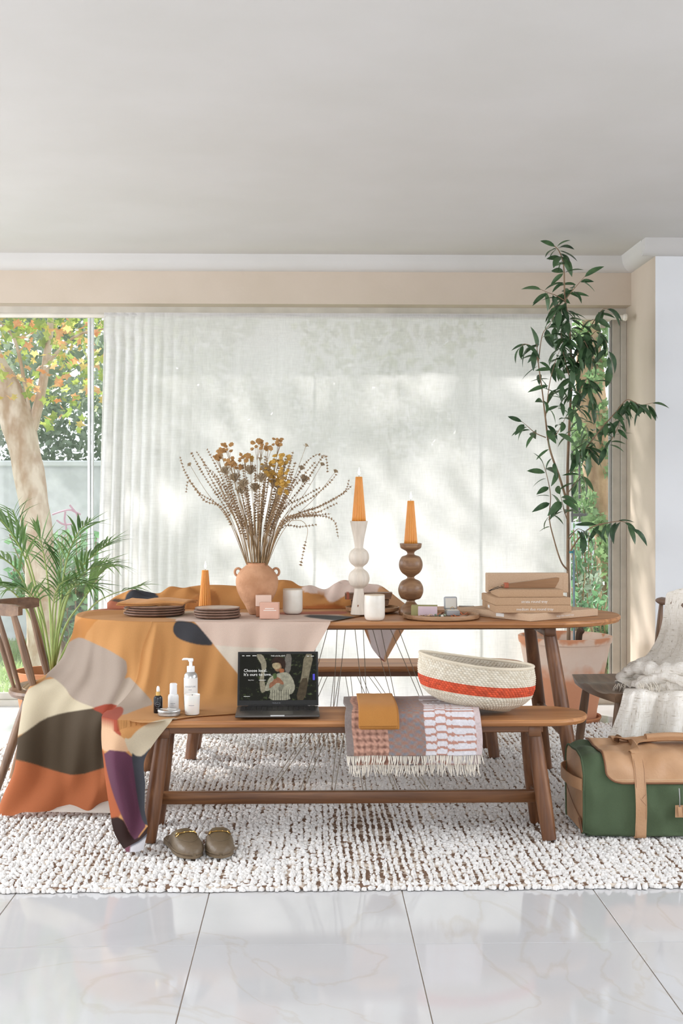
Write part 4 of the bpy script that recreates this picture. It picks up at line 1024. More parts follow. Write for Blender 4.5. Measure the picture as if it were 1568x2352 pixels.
# vase
vs = thing('vase', 'terracotta amphora vase with two small ring handles', 'vase', (XY(590, 5.37), 5.37, TCZ + 0.003))
vp = [(0.030, 0), (0.033, 0.003), (0.043, 0.022), (0.053, 0.042), (0.070, 0.070), (0.0835, 0.102), (0.0885, 0.136), (0.083, 0.163), (0.066, 0.187), (0.050, 0.201), (0.0425, 0.208), (0.0425, 0.212), (0.0465, 0.2155)]
P = spline([(a, b_, 0) for a, b_ in vp], 50)
inner = [(0.043, 0.2155), (0.038, 0.210), (0.037, 0.200), (0.055, 0.185), (0.075, 0.15), (0.07, 0.1), (0.0001, 0.05)]
obj('body', lathe([(0.0001, 0)] + [(p[0], p[1]) for p in P] + inner, 48), MT['terracotta'], vs, sharp=50)
for s in (-1, 1):
    obj('handle', tube([(s * 0.079 + 0.0135 * math.cos(a), 0, 0.176 + 0.0155 * math.sin(a)) for a in [2 * math.pi * k / 24 for k in range(25)]], 0.0052, 10, up=(0, 1, 0)), MT['terracotta'], vs)
# cups
def cup(label, px, Y, zb, R, h):
    t = thing('cup', label, 'cup', (XY(px, Y), Y, zb), group='cream ceramic cups')
    obj('body', lathe([(0.0001, 0.001), (R * 0.72, 0), (R * 0.82, 0.002), (R * 0.96, 0.010), (R, 0.02), (R, h * 0.7), (R * 0.985, h - 0.003), (R * 0.965, h), (R * 0.93, h - 0.001), (R * 0.91, h - 0.01), (R * 0.91, 0.02), (0.0001, 0.012)], 44), MT['cream_glaze'], t, sharp=60)
    obj('rim', lathe([(R * 0.985, h - 0.0025), (R * 0.968, h + 0.0004), (R * 0.93, h - 0.0004)], 44), M('bare_rim', '#cdb79e', 0.5), t)
cup('cream ceramic cup on the cloth right of the terracotta vase', 672, 5.40, TCZ + 0.003, 0.0415, 0.103)
cup('cream ceramic cup on bare wood before the pale candle holder', 860, 5.155, TB['H'] + 0.001, 0.0412, 0.103)
# small cosmetic boxes
bx_ = thing('gift_box', 'small standing box with pale pink lid behind the copper one', 'box', (XY(605, 5.27), 5.27, TCZ + 0.003), 0.06)
obj('base', box(-0.031, -0.016, 0, 0.031, 0.016, 0.042, 0.001, 1), MT['copper_card'], bx_, smooth=False)
obj('lid', box(-0.0318, -0.0168, 0.0425, 0.0318, 0.0168, 0.087, 0.001, 1), MT['palepink_card'], bx_, smooth=False)
bx2 = thing('gift_box', 'small square rose-copper box with white lettering on tablecloth', 'box', (XY(619, 5.17), 5.17, TCZ + 0.003), -0.12)
obj('carton', box(-0.038, -0.016, 0, 0.038, 0.016, 0.066, 0.001, 1), MT['pink_card'], bx2, smooth=False)
obj('side_panel', box(-0.0386, -0.0155, 0.0005, -0.038, 0.0155, 0.0655), MT['copper_card'], bx2, smooth=False)
for i, z in enumerate((0.040, 0.033)):
    obj('lettering', join(*[box(-0.016 + 0.0052 * q_ - 0.006 * i, -0.0166, z, -0.012 + 0.0052 * q_ - 0.006 * i, -0.0161, z + 0.0032) for q_ in range(7 + 3 * i)]), MT['white_print'], bx2, smooth=False)
# wooden dish and boards behind the cups
dk = wood('board_wood', '#6b482f', '#96683f', 0, 1.0, 0.5)
t = thing('wooden_dish', 'shallow round wooden dish behind the pale candle holder', 'dish', (XY(855, 5.50), 5.50, TB['H'] + 0.006))
obj('body', lathe([(0.0001, 0), (0.098, 0.0), (0.112, 0.006), (0.116, 0.020), (0.112, 0.021), (0.105, 0.010), (0.0001, 0.008)], 44), MT['tray_wood'], t)
for i, (x0, x1, z0, h, lab) in enumerate(((792, 900, 0.055, 0.028, 'thick brown wooden board lying on top behind the cup'), (806, 893, 0.025, 0.026, 'lower brown wooden board resting in the round dish'))):
    Yb = 5.57 + 0.01 * i; t = thing('wooden_board', lab, 'board', (XY((x0 + x1) / 2, Yb), Yb, TB['H'] + z0), group='brown boards behind the cup')
    w2 = (XY(x1, Yb) - XY(x0, Yb)) / 2
    obj('plank', xf(prism([(-w2, 0), (w2 * 0.93, 0), (w2, h), (-w2, h * 0.9)], -0.03, 0.03), rot=(math.pi / 2, 0, 0)), dk, t, smooth=False)
    if i == 0: obj('leather_band', box(-w2 + 0.006, -0.032, -0.001, -w2 + 0.018, 0.032, h), M('orange_leather', '#a4553a', 0.6), t, smooth=False)

# round tray and what lies on it
TRZ = TB['H'] + 0.001
tx, ty = XY(1013, 5.235), 5.235
t = thing('round_tray', 'round shallow wooden tray near the table edge', 'tray', (tx, ty, TRZ))
obj('body', lathe([(0.0001, 0), (0.148, 0), (0.155, 0.004), (0.157, 0.012), (0.156, 0.019), (0.152, 0.020), (0.149, 0.016), (0.147, 0.009), (0.0001, 0.008)], 64), MT['tray_wood'], t)
z8 = TRZ + 0.009
t = thing('soap_box', 'green and pink card box on the round tray', 'box', (XY(973, 5.27), 5.27, z8), -0.12)
obj('sleeve', box(-0.051, -0.033, 0, 0.0555, 0.033, 0.041, 0.001, 1), M('olive_card', '#a39c6a', 0.75), t, smooth=False)
obj('front_panel', box(-0.0225, -0.0336, 0.001, 0.0557, -0.033, 0.0395), M('lilac_card', '#e3ccd4', 0.75), t, smooth=False)
rb = thing('ring_box', 'open grey ring box with a ring on the round tray', 'box', (XY(1038, 5.27), 5.27, z8), 0.1)
MT['rb'] = M('grey_leatherette', '#a9aaad', 0.5); MT['rbi'] = M('ivory_satin', '#dcd6cc', 0.6)
obj('base', box(-0.028, -0.026, 0, 0.028, 0.026, 0.020, 0.004, 2), MT['rb'], rb)
obj('cushion', box(-0.024, -0.022, 0.018, 0.024, 0.02, 0.0245, 0.003, 2), MT['rbi'], rb)
ld = obj('lid', xf(join(box(-0.028, -0.004, 0, 0.028, 0.012, 0.054, 0.007, 3)), (0, 0.026, 0.021), (-0.12, 0, 0)), MT['rb'], rb)
obj('lid_lining', xf(box(-0.0225, -0.0062, 0.006, 0.0225, -0.003, 0.047, 0.001, 1), (0, 0.026, 0.021), (-0.12, 0, 0)), MT['rbi'], ld)
obj('ring', xf(tube([(0.008 * math.cos(a), 0, 0.008 * math.sin(a)) for a in [2 * math.pi * k / 20 for k in range(21)]], 0.0011, 6, up=(0, 1, 0)), (0, -0.004, 0.026)), MT['gold'], rb)
MT['orange_cord'] = M('orange_ribbon', '#e2783a', 0.6, col2='#d96d30', nscale=40)
rbn = thing('beaded_ribbon', 'bright orange ribbon necklace with green beads on the tray', 'necklace', (XY(1040, 5.13), 5.13, z8))
pts = [(1004, 1414), (1016, 1407), (1000, 1402), (1022, 1408), (1040, 1412), (1055, 1409), (1064, 1412), (1078, 1409), (1070, 1414), (1050, 1416), (1035, 1413), (1045, 1419), (1062, 1418)]
obj('ribbon', ribbon([Vector((p[0], p[1], z8 + 0.003 + 0.003 * math.sin(i * 0.7))) for i, p in enumerate(spline([WZ(x, y, z8) for x, y in pts], 70))], 0.007, 0.0008, up=(0, 0.4, 1)), MT['orange_cord'], rbn, w=True)
for i, (x, y) in enumerate(((1000, 1416), (1010, 1417), (1015, 1418), (1021, 1416))):
    obj('bead', sphere(WZ(x, y, z8) + Vector((0, 0, 0.0055)), 0.0055, 12, 8), M('bead_' + str(i), ('#7d8a70', '#55614e', '#e8e2d8', '#8b957c')[i], 0.3), rbn, w=True)
t = thing('hoop_earrings', 'tangled thin gold hoops beside the green box', 'earrings', (XY(975, 5.13), 5.13, z8))
for i in range(5):
    c = WZ(962 + i * 7, 1415 + (i % 2) * 2, z8) + Vector((0, 0, 0.004)); r = 0.008
    obj('hoop', tube([c + Vector((r * math.cos(a), r * math.sin(a) * 0.8, 0.003 * math.sin(a + i))) for a in [2 * math.pi * k / 16 for k in range(17)]], 0.0008, 5), MT['gold'], t, w=True)
# kraft boxes
def kbox(label, c, w_, d, h, rz, mat, words=None, size=0.014, align='CENTER', xo=0.0, right_words=None, front=None):
    t = thing('kraft_box', label, 'box', c, rz, 'stacked kraft tray boxes')
    bd = obj('carton', box(-w_ / 2, -d / 2, 0, w_ / 2, d / 2, h, 0.0012, 1), mat, t, smooth=False)
    obj('lid_flap', box(-w_ / 2 + 0.004, -d / 2 + 0.002, h, w_ / 2 - 0.004, d / 2 - 0.004, h + 0.0012), mat, t, smooth=False)
    obj('tuck_tab', box(-0.025, -d / 2 - 0.0008, 0.0005, 0.025, -d / 2, 0.004), MT['kraft'], t, smooth=False)
    if words: lettering(words, size, MT['white_print'], t, (xo, -d / 2 - 0.0009, h * 0.32), (math.pi / 2, 0, 0), align)
    return t
H = 0.0285; z0 = TB['H'] + 0.001
a40 = math.radians(37.5); fc = Vector((XY(1218, 5.085), 5.085, z0)); cw = fc + Vector((math.cos(a40), math.sin(a40), 0)) * 0.205 + Vector((-math.sin(a40), math.cos(a40), 0)) * 0.205
big = kbox('largest kraft box turned cornerwise at the bottom of the stack', cw, 0.41, 0.41, H, a40, MT['kraft_light'], 'large duo round tray', 0.0125)
obj('sticker', box(-0.2056, -0.06, 0.008, -0.205, -0.015, 0.022), MT['white_print'], big, smooth=False)
def corner_box(label, pxl, Y, zb, w_, d, rz, words, **kw):
    fl = Vector((XY(pxl, Y), Y, zb)); a = Vector((math.cos(rz), math.sin(rz), 0)); b_ = Vector((-math.sin(rz), math.cos(rz), 0))
    return kbox(label, fl + a * w_ / 2 + b_ * d / 2, w_, d, H, rz, MT['kraft'], words, **kw)
m_ = corner_box('kraft box lettered medium duo round tray, second in the stack', 1138, 5.135, z0 + H + 0.0015, 0.308, 0.31, 0.04, 'medium duo round tray', size=0.0155, xo=0.005)
obj('sticker', box(-0.1546, -0.02, 0.008, -0.154, 0.02, 0.02), MT['white_print'], m_, smooth=False)
corner_box('kraft box lettered strata round tray, third in the stack', 1137, 5.14, z0 + 2 * (H + 0.0015), 0.308, 0.30, 0.05, 'strata round tray', size=0.0155, xo=0.005)
corner_box('smallest kraft box on top, under the wooden wedge', 1146, 5.17, z0 + 3 * (H + 0.0015), 0.262, 0.20, 0.03, None)
zl = z0 + 3 * (H + 0.0015) + 0.0005
t = thing('kraft_box', 'long pale kraft box standing behind the wooden wedge', 'box', (XY(1209, 5.44), 5.44, zl), 0.02, 'stacked kraft tray boxes')
obj('carton', box(-0.172, -0.03, 0, 0.172, 0.03, 0.082, 0.002, 1), MT['kraft_light'], t, smooth=False)
obj('end_flap', box(0.150, -0.0306, 0.002, 0.1715, -0.03, 0.080), MT['kraft_light'], t, smooth=False)
zw = z0 + 4 * (H + 0.0015) + 0.0005
t = thing('wooden_wedge', 'tapered wooden server with copper band and black cord on boxes', 'utensil', (XY(1215, 5.27), 5.27, zw))
pl = [W(x, y, 5.27) for x, y in ((1150, 1344), (1160, 1341), (1240, 1331), (1278, 1326), (1283, 1327), (1282, 1334), (1273, 1357), (1152, 1357))]
pl = [(p.x, max(p.z, zw + 0.0005)) for p in pl]
obj('blade', xf(prism(pl, -0.011, 0.011), (0, 5.27, 0), (math.pi / 2, 0, 0)), wood('server_wood', '#8d6440', '#a87d55', 0, 1.2, 0.45), t, w=True, smooth=False)
bl = [W(x, y, 5.27) for x, y in ((1157, 1338), (1167, 1338), (1167, 1356), (1157, 1356))]
obj('band', box(bl[0].x, 5.256, zw + 0.0006, bl[1].x, 5.284, bl[0].z, 0.002, 1), M('copper_leather', '#a6583a', 0.5), t, w=True)
obj('cord', tube(spline([W(1157, 1348, 5.262), W(1148, 1349, 5.25), W(1140, 1352, 5.235), W(1130, 1355, 5.225), W(1122, 1358, 5.22), W(1130, 1353, 5.23), W(1145, 1347, 5.25)], 26), 0.0013, 6), MT['black'], t, w=True)
t = thing('pen', 'slim silver pen lying behind the large kraft box', 'pen', (XY(1072, 5.72), 5.72, TB['H'] + 0.004))
obj('barrel', tube([(-0.035, 0.01, 0.004), (0.028, -0.004, 0.004)], 0.0035, 10), MT['steel'], t); obj('tip', tube([(0.028, -0.004, 0.004), (0.036, -0.006, 0.004)], [0.0033, 0.0008], 8), MT['black'], t)

# ---------------------------------------------------------------- things on the bench
BC = BZ + 0.003
MT['aluminium'] = M('brushed_aluminium', '#c9c8c5', 0.32, 0.9, nscale=60)
pb = thing('pump_bottle', 'aluminium bottle with white pump and white label', 'bottle', (XY(438, 4.757), 4.757, BC))
obj('body', lathe([(0.0001, 0), (0.023, 0), (0.025, 0.002), (0.025, 0.122), (0.0235, 0.131), (0.018, 0.138), (0.0115, 0.142), (0.0001, 0.142)], 36), MT['aluminium'], pb)
lb = obj('label', lathe([(0.0253, 0.058), (0.0254, 0.059), (0.0254, 0.119), (0.0253, 0.12)], 36), MT['white_print'], pb)
obj('lower_label', lathe([(0.0253, 0.02), (0.0254, 0.021), (0.0254, 0.050), (0.0253, 0.051)], 36), M('grey_print', '#8d8a88', 0.6), pb)
ink = M('grey_ink', '#8e9096', 0.8)
def curved_text(s, size, parent, R, z, mat, bold=0.0):
    me = text_mesh(s, size, mat, 'CENTER', bold)
    for v in me.vertices:
        a = v.co.x / R; zz = v.co.y; v.co = (R * math.sin(a), -R * math.cos(a), z + zz)
    return link('lettering', me, parent)
def print_line(parent, R, z, half, h, mat):
    a0 = half / R; A = np.array([[(R * math.sin(a), -R * math.cos(a), z + dz) for a in np.linspace(-a0, a0, 9)] for dz in (0, h)])
    return obj('print_line', gridmesh(A), mat, parent)
curved_text('SIGNATURE', 0.0085, lb, 0.0257, 0.086, ink); print_line(lb, 0.0257, 0.077, 0.006, 0.0016, ink)
obj('collar', lathe([(0.0001, 0.141), (0.0145, 0.141), (0.0145, 0.160), (0.0135, 0.162), (0.0001, 0.162)], 28), MT['white_plastic'], pb)
pm = obj('pump_head', join(lathe([(0.0001, 0.161), (0.006, 0.161), (0.006, 0.178), (0.0095, 0.180), (0.0095, 0.188), (0.008, 0.1905), (0.0001, 0.191)], 24)), MT['white_plastic'], pb)
obj('nozzle', tube(spline([(-0.004, 0, 0.1865), (-0.015, 0, 0.188), (-0.026, 0, 0.1875), (-0.031, 0, 0.1845)], 12), [0.0042] * 8 + [0.0038, 0.0033, 0.003, 0.0026], 10), MT['white_plastic'], pm)
dr = thing('dropper_bottle', 'small black glass dropper bottle with gold collar', 'bottle', (XY(363, 4.70), 4.70, BC))
obj('body', lathe([(0.0001, 0), (0.0155, 0), (0.0165, 0.002), (0.0165, 0.052), (0.015, 0.058), (0.009, 0.063), (0.0001, 0.063)], 28), M('black_glass', '#17161a', 0.15), dr)
obj('collar', lathe([(0.0001, 0.063), (0.0085, 0.063), (0.0085, 0.077), (0.0001, 0.077)], 24), MT['gold'], dr)
obj('bulb', lathe([(0.0001, 0.077), (0.0055, 0.077), (0.0062, 0.082), (0.0052, 0.092), (0.0035, 0.096), (0.0001, 0.0975)], 20), MT['white_plastic'], dr)
me = mesh('emblem', *tube([(0.0085 * math.cos(a), 0, 0.0085 * math.sin(a)) for a in [2 * math.pi * k / 28 for k in range(29)]], 0.0005, 5, up=(0, 1, 0)), ink)
link('emblem', me, dr, (0.0, -0.0166, 0.032)); print_line(dr, 0.0168, 0.0315, 0.0055, 0.0016, ink); print_line(dr, 0.0168, 0.017, 0.005, 0.0012, ink)
wb = thing('lotion_bottle', 'small white pump bottle with translucent cap', 'bottle', (XY(398, 4.735), 4.735, BC))
obj('body', lathe([(0.0001, 0), (0.0185, 0), (0.0198, 0.002), (0.0198, 0.052), (0.0175, 0.060), (0.0135, 0.0625), (0.0001, 0.063)], 28), MT['white_plastic'], wb)
obj('cap', lathe([(0.0001, 0.0625), (0.0137, 0.0625), (0.0132, 0.099), (0.0105, 0.1025), (0.0001, 0.103)], 26), M('clear_cap', '#eeeeef', 0.15), wb)
obj('spout', box(0.004, -0.005, 0.094, 0.014, 0.005, 0.101, 0.002, 1), MT['white_plastic'], wb)
print_line(wb, 0.0200, 0.029, 0.009, 0.0014, ink); print_line(wb, 0.0200, 0.024, 0.005, 0.001, ink)
tn = thing('cosmetic_tin', 'flat round aluminium tin in front of the white bottle', 'tin', (XY(388, 4.648), 4.648, BC))
obj('tin_base', lathe([(0.0001, 0), (0.038, 0), (0.040, 0.002), (0.040, 0.0085), (0.0385, 0.0095), (0.0385, 0.011), (0.040, 0.012), (0.0001, 0.0125)], 44), MT['aluminium'], tn)
ld = obj('lid', lathe([(0.0001, 0.0125), (0.0402, 0.0125), (0.0412, 0.0138), (0.0402, 0.0150), (0.0412, 0.0163), (0.0405, 0.0195), (0.039, 0.021), (0.0001, 0.0208)], 44), MT['aluminium'], tn)
obj('lid_print', xf(join(box(-0.03, -0.012, 0.0209, 0.004, -0.004, 0.0213), box(-0.012, 0.004, 0.0209, 0.026, 0.010, 0.0213)), rot=(0, 0, -0.5)), MT['white_print'], ld, smooth=False)
gc = thing('glass_candle', 'white wax candle in a frosted tumbler', 'candle', (XY(441, 4.667), 4.667, BC))
m, nt, b = newmat('frosted_glass'); b.inputs['Base Color'].default_value = (*rgb('#ebe7e0'), 1); b.inputs['Roughness'].default_value = 0.35; b.inputs['Subsurface Weight'].default_value = 0.2
obj('tumbler', lathe([(0.0001, 0), (0.0245, 0), (0.026, 0.002), (0.0287, 0.070), (0.0285, 0.0715), (0.0272, 0.0715), (0.0265, 0.069), (0.0262, 0.062), (0.0001, 0.062)], 36), m, gc)
obj('wax', lathe([(0.0001, 0.0622), (0.0262, 0.0622), (0.0255, 0.0655), (0.0001, 0.0652)], 30), M('white_wax', '#efe9df', 0.5), gc)
obj('wick', tube([(0, 0, 0.064), (0.001, 0, 0.0705)], 0.0016, 6), MT['wick'], gc)
print_line(gc, 0.0279, 0.034, 0.010, 0.0014, ink)

# laptop
LW, LD = 0.302, 0.205
lp = thing('laptop', 'open dark grey laptop showing a web page on the bench', 'laptop', (XY(637, 4.575), 4.575, BC), 0.018)
MT['space'] = M('grey_aluminium', '#5d5a57', 0.38, 0.7); MT['keyblack'] = M('key_black', '#1b1a1a', 0.5)
bs = obj('base', box(-LW / 2, 0, 0, LW / 2, LD, 0.010, 0.004, 2), MT['space'], lp)
obj('notch', box(-0.025, -0.0006, 0.006, 0.025, 0.002, 0.0103), MT['steel'], bs, smooth=False)
kb = obj('keyboard', box(-0.137, 0.098, 0.0095, 0.137, 0.198, 0.0108), M('keyboard_well', '#262423', 0.5), bs, smooth=False)
key = mesh('key', *box(-0.0083, -0.0078, 0, 0.0083, 0.0078, 0.0012, 0.0008, 1), MT['keyblack'])
for r_ in range(5):
    for c_ in range(14): link('key', key, kb, (-0.126 + c_ * 0.0194, 0.108 + r_ * 0.0195, 0.0108))
obj('trackpad', box(-0.055, 0.012, 0.0099, 0.055, 0.088, 0.0104, 0.0004, 1), M('trackpad', '#545150', 0.3, 0.5), bs, smooth=False)
obj('hinge', tube([(-0.11, LD - 0.001, 0.0095), (0.11, LD - 0.001, 0.0095)], 0.005, 10), MT['keyblack'], lp)
# lid frame: local x right, y up the screen, z towards the viewer
tilt = math.radians(69); lid_m = Matrix.Translation((0, LD - 0.001, 0.011)) @ Matrix.Rotation(tilt, 4, 'X')
def lidv(vf): return [tuple(lid_m @ Vector(v)) for v in vf[0]], vf[1]
LH = 0.206
lid = obj('lid', lidv(box(-LW / 2, 0, -0.005, LW / 2, LH, 0.0, 0.002, 2)), MT['space'], lp)
obj('bezel', lidv(box(-LW / 2 + 0.0015, 0.0015, 0, LW / 2 - 0.0015, LH - 0.0015, 0.0006)), MT['black'], lid, smooth=False)
# the picture on the screen, painted per vertex
x0s, x1s, y0s, y1s = 820.0, 1466.0, 92.0, 488.0
nxs, nys = 260, 160
gx, gy = np.meshgrid(np.linspace(x0s, x1s, nxs), np.linspace(y1s, y0s, nys), indexing='xy')
U = np.stack([gx.ravel(), gy.ravel()], 1)
P_SCR = [('#8f8874', [(950, 92), (1012, 92), (1052, 180), (1020, 280), (1045, 410), (1000, 430), (985, 320), (1012, 200)]),
         ('#6f6a62', [(1203, 92), (1262, 92), (1248, 260), (1195, 240)]), ('#7d7560', [(1366, 92), (1448, 92), (1402, 300), (1372, 488), (1290, 488), (1340, 300)]),
         ('#4a4030', [(1340, 300), (1402, 300), (1372, 488), (1290, 488)]),
         ('#2f2019', [(1085, 175), (1095, 130), (1140, 110), (1190, 120), (1210, 170), (1205, 215), (1190, 240), (1175, 180), (1120, 160)]),
         ('#8b6a50', [(1105, 170), (1160, 165), (1178, 210), (1150, 250), (1112, 230)]),
         ('#a89878', [(1092, 175), (1130, 165), (1165, 180), (1160, 215), (1120, 225), (1096, 205)]),
         ('#a3623c', [(1150, 225), (1190, 215), (1200, 245), (1160, 258)]),
         ('#9c9986', [(1098, 278), (1160, 252), (1230, 248), (1272, 310), (1290, 385), (1262, 436), (1236, 438), (1252, 488), (1060, 488), (1085, 400), (1036, 412), (1034, 385), (1066, 300)]),
         ('#7c7a6a', [(1165, 330), (1200, 350), (1175, 420), (1140, 400)]),
         ('#8f6148', [(1070, 345), (1105, 322), (1110, 292), (1150, 290), (1195, 340), (1185, 360), (1140, 335), (1100, 370), (1068, 392)]),
         ('#4f6138', [(1098, 262), (1130, 255), (1135, 300), (1105, 310)])]
cs = paint(U, '#15160f', P_SCR, 1)
q = np.random.RandomState(4)
fol = np.array([mnoise.noise((u[0] * 0.035, u[1] * 0.04, 0)) + 0.7 * mnoise.noise((u[0] * 0.11, u[1] * 0.12, 5)) for u in U])
dark = cs.sum(1) < 0.05
gr = np.clip(fol - 0.25, 0, 1)[:, None]
mask = dark & (((U[:, 0] < 930) & (U[:, 1] > 380)) | (U[:, 0] > 960))
cs[mask] += gr[mask] * np.array([[0.10, 0.14, 0.05]])
cs[~dark] *= (0.82 + 0.35 * (fol[~dark] + 0.4))[:, None]
pleat = (U[:, 1] > 400) & (U[:, 0] > 1060) & (U[:, 0] < 1255) & ~dark
cs[pleat] *= (0.8 + 0.3 * np.sin(U[pleat, 0] * 0.32))[:, None]
pur = (U[:, 0] > 1438) & (U[:, 0] < 1454) & (U[:, 1] > 266) & (U[:, 1] < 318); cs[pur] = rgb('#5a56d8')
cs = np.clip(cs, 0, 1)
SW, SH = 0.286, 0.176; sx0, sy0 = -SW / 2, 0.020
Vs = np.stack([sx0 + SW * (U[:, 0] - x0s) / (x1s - x0s), sy0 + SH * (y1s - U[:, 1]) / (y1s - y0s), np.full(len(U), 0.0009)], 1)
i, j = np.meshgrid(np.arange(nys - 1), np.arange(nxs - 1), indexing='ij'); a = (i * nxs + j).ravel()
m, nt, b = newmat('lit_screen'); vc = N(nt, 'VertexColor', layer_name='Col'); em = N(nt, 'Emission', Strength=0.85)
gls = N(nt, 'BsdfGlossy'); gls.inputs['Roughness'].default_value = 0.12; adds = N(nt, 'MixShader'); adds.inputs[0].default_value = 0.03
nt.links.new(vc.outputs[0], em.inputs[0]); nt.links.new(em.outputs[0], adds.inputs[1]); nt.links.new(gls.outputs[0], adds.inputs[2]); nt.links.new(adds.outputs[0], nt.nodes['Material Output'].inputs[0])
sv, sf = lidv((Vs, np.stack([a, a + 1, a + nxs + 1, a + nxs], 1).tolist()))
scr = obj('screen', (sv, sf), m, lid, cols=cs)
MT['scr_white'] = emit('screen_white', '#f4f4f0', 0.9)
def scr_text(s, px, py, hpx, align='LEFT', bold=0.0):
    me = text_mesh(s, hpx / (x1s - x0s) * SW, MT['scr_white'], align, bold)
    for v in me.vertices:
        v.co = lid_m @ Vector((sx0 + SW * (px - x0s) / (x1s - x0s) + v.co.x, sy0 + SH * (y1s - py) / (y1s - y0s) + v.co.y, 0.0011))
    link('lettering', me, scr)
scr_text('Choose local.', 853, 245, 36, bold=0.0); scr_text("It's ours to love.", 853, 279, 36, bold=0.0)
scr_text('THE LOCAL EDIT', 1143, 113, 16, 'CENTER', 0.0)
def scr_line(px0, px1, py, h):
    f = lambda px, py_: (sx0 + SW * (px - x0s) / (x1s - x0s), sy0 + SH * (y1s - py_) / (y1s - y0s), 0.0011)
    obj('print_line', lidv(([f(px0, py), f(px1, py), f(px1, py - h), f(px0, py - h)], [(0, 1, 2, 3)])), MT['scr_white'], scr, smooth=False)
for a_ in ((838, 858, 108, 5), (872, 908, 108, 5), (925, 960, 108, 5), (1388, 1408, 113, 4), (1422, 1447, 113, 4), (982, 1040, 318, 3), (855, 908, 455, 3)): scr_line(*a_)
scr_text('Shop Now', 892, 319, 11)
me = text_mesh('MacBook Air', 0.0058, ink, 'CENTER')
for v in me.vertices: v.co = lid_m @ Vector((v.co.x - 0.005, 0.008 + v.co.y, 0.0011))
link('lettering', me, lid)

# woven throw with fringe
m_throw = weave('woven_throw', attr='Col', scale=260, strength=0.6)
th = thing('woven_throw', 'folded pink, grey and white woven throw with cream fringe over bench', 'throw', (0.36, 4.70, BZ))
def throw_layer(prof, xl, xr, cols_fn, nm, nu=120, nv=170, amp=0.002):
    P = spline([(0, y, z) for y, z in prof], nu); A = np.zeros((nu, nv, 3)); UV = np.zeros((nu, nv, 2))
    d = np.concatenate([[0], np.cumsum(np.linalg.norm(np.diff(P, axis=0), axis=1))])
    for i in range(nu):
        for j in range(nv):
            u = j / (nv - 1); hang = max(0, (0.45 - P[i, 2])) * 8
            x = xl + (xr - xl) * u + 0.004 * math.sin(d[i] * 30 + u)
            A[i, j] = (x, P[i, 1] - hang * 0.004 * math.sin(u * 16 + 1) + amp * mnoise.noise((x * 14, d[i] * 14, 1)), P[i, 2] + amp * mnoise.noise((x * 12, d[i] * 12, 0)))
            UV[i, j] = (u, d[i])
    o = obj(nm, gridmesh(A), m_throw, th, w=True, sharp=None, cols=cols_fn(UV.reshape(-1, 2), d[-1]))
    md = o.modifiers.new('thickness', 'SOLIDIFY'); md.thickness = 0.007; md.offset = -1
    return A
def throw_cols(UV, dm):
    u, d = UV[:, 0], UV[:, 1]; out = np.zeros((len(u), 3))
    n1 = np.array([mnoise.noise((a * 60, b_ * 120, 0)) for a, b_ in UV]); n2 = np.array([mnoise.noise((a * 25, b_ * 40, 4)) for a, b_ in UV])
    salmon, brown, grey, blue, white, pink = [np.array(rgb(c)) for c in ('#c99b87', '#7d5a4e', '#8c8480', '#7f8288', '#dcd8dc', '#b98878')]
    chk = np.sin(u * 92) * np.sin(d * 240)
    for k in range(len(u)):
        if u[k] < 0.05: c = grey * 0.8 + brown * 0.2
        elif u[k] < 0.31:
            f = np.clip(0.62 + 0.35 * np.sin(u[k] * 130) * 0.7 + 0.35 * np.sin(d[k] * 260) + 0.5 * n1[k], 0, 1); c = salmon * f + brown * (1 - f)
        elif u[k] < 0.58:
            f = np.clip(0.5 + 0.6 * np.sin(u[k] * 62) * np.sin(d[k] * 240) + 0.6 * n1[k], 0, 1); c = (blue if n2[k] > -0.1 else grey) * f + (brown * 0.6 + salmon * 0.4) * (1 - f)
        elif u[k] < 0.955:
            if d[k] < 0.22:
                f = 1.0 if math.sin(d[k] * 420) > 0.2 + n2[k] * 0.5 else 0.0; c = (white * 0.95) * f + brown * 0.9 * (1 - f)
            else:
                e = (0.66, 0.75, 0.775, 0.955); s0 = 0.58; w_ = 0
                for q1 in (0.665, 0.745, 0.785, 0.955):
                    if u[k] < q1: w_ = (u[k] - s0) / (q1 - s0); break
                    s0 = q1
                ro = abs(math.sin(d[k] * 115 + (1.0 if 0.665 < u[k] < 0.745 else 0) + 0.25 * n2[k])); ed = min(w_, 1 - w_) * (q1 - s0) * 40
                f = 1.0 if (ro > 0.42 and ro - 0.42 > 0.45 * max(0, 1 - ed * 2.0)) else 0.0; c = white * f + pink * (1 - f)
        else: c = white * 0.6 + pink * 0.4
        out[k] = c * (1 + 0.15 * n1[k])
    return np.clip(out, 0, 1)
xlT, xrT = XY(791, 4.70), XY(1099, 4.60)
A2 = throw_layer([(4.872, 0.470), (4.80, 0.466), (4.68, 0.466), (4.58, 0.468), (4.552, 0.462), (4.541, 0.44), (4.541, 0.38), (4.543, 0.298)], xlT + 0.012, xrT - 0.008, throw_cols, 'under_fold', 60, 90)
A1 = throw_layer([(4.870, 0.472), (4.86, 0.484), (4.80, 0.488), (4.68, 0.486), (4.59, 0.484), (4.548, 0.478), (4.531, 0.462), (4.527, 0.43), (4.529, 0.38), (4.531, 0.333)], xlT, xrT, throw_cols, 'top_fold')
MT['fringe'] = M('cream_fringe', '#e9e0d2', 0.95)
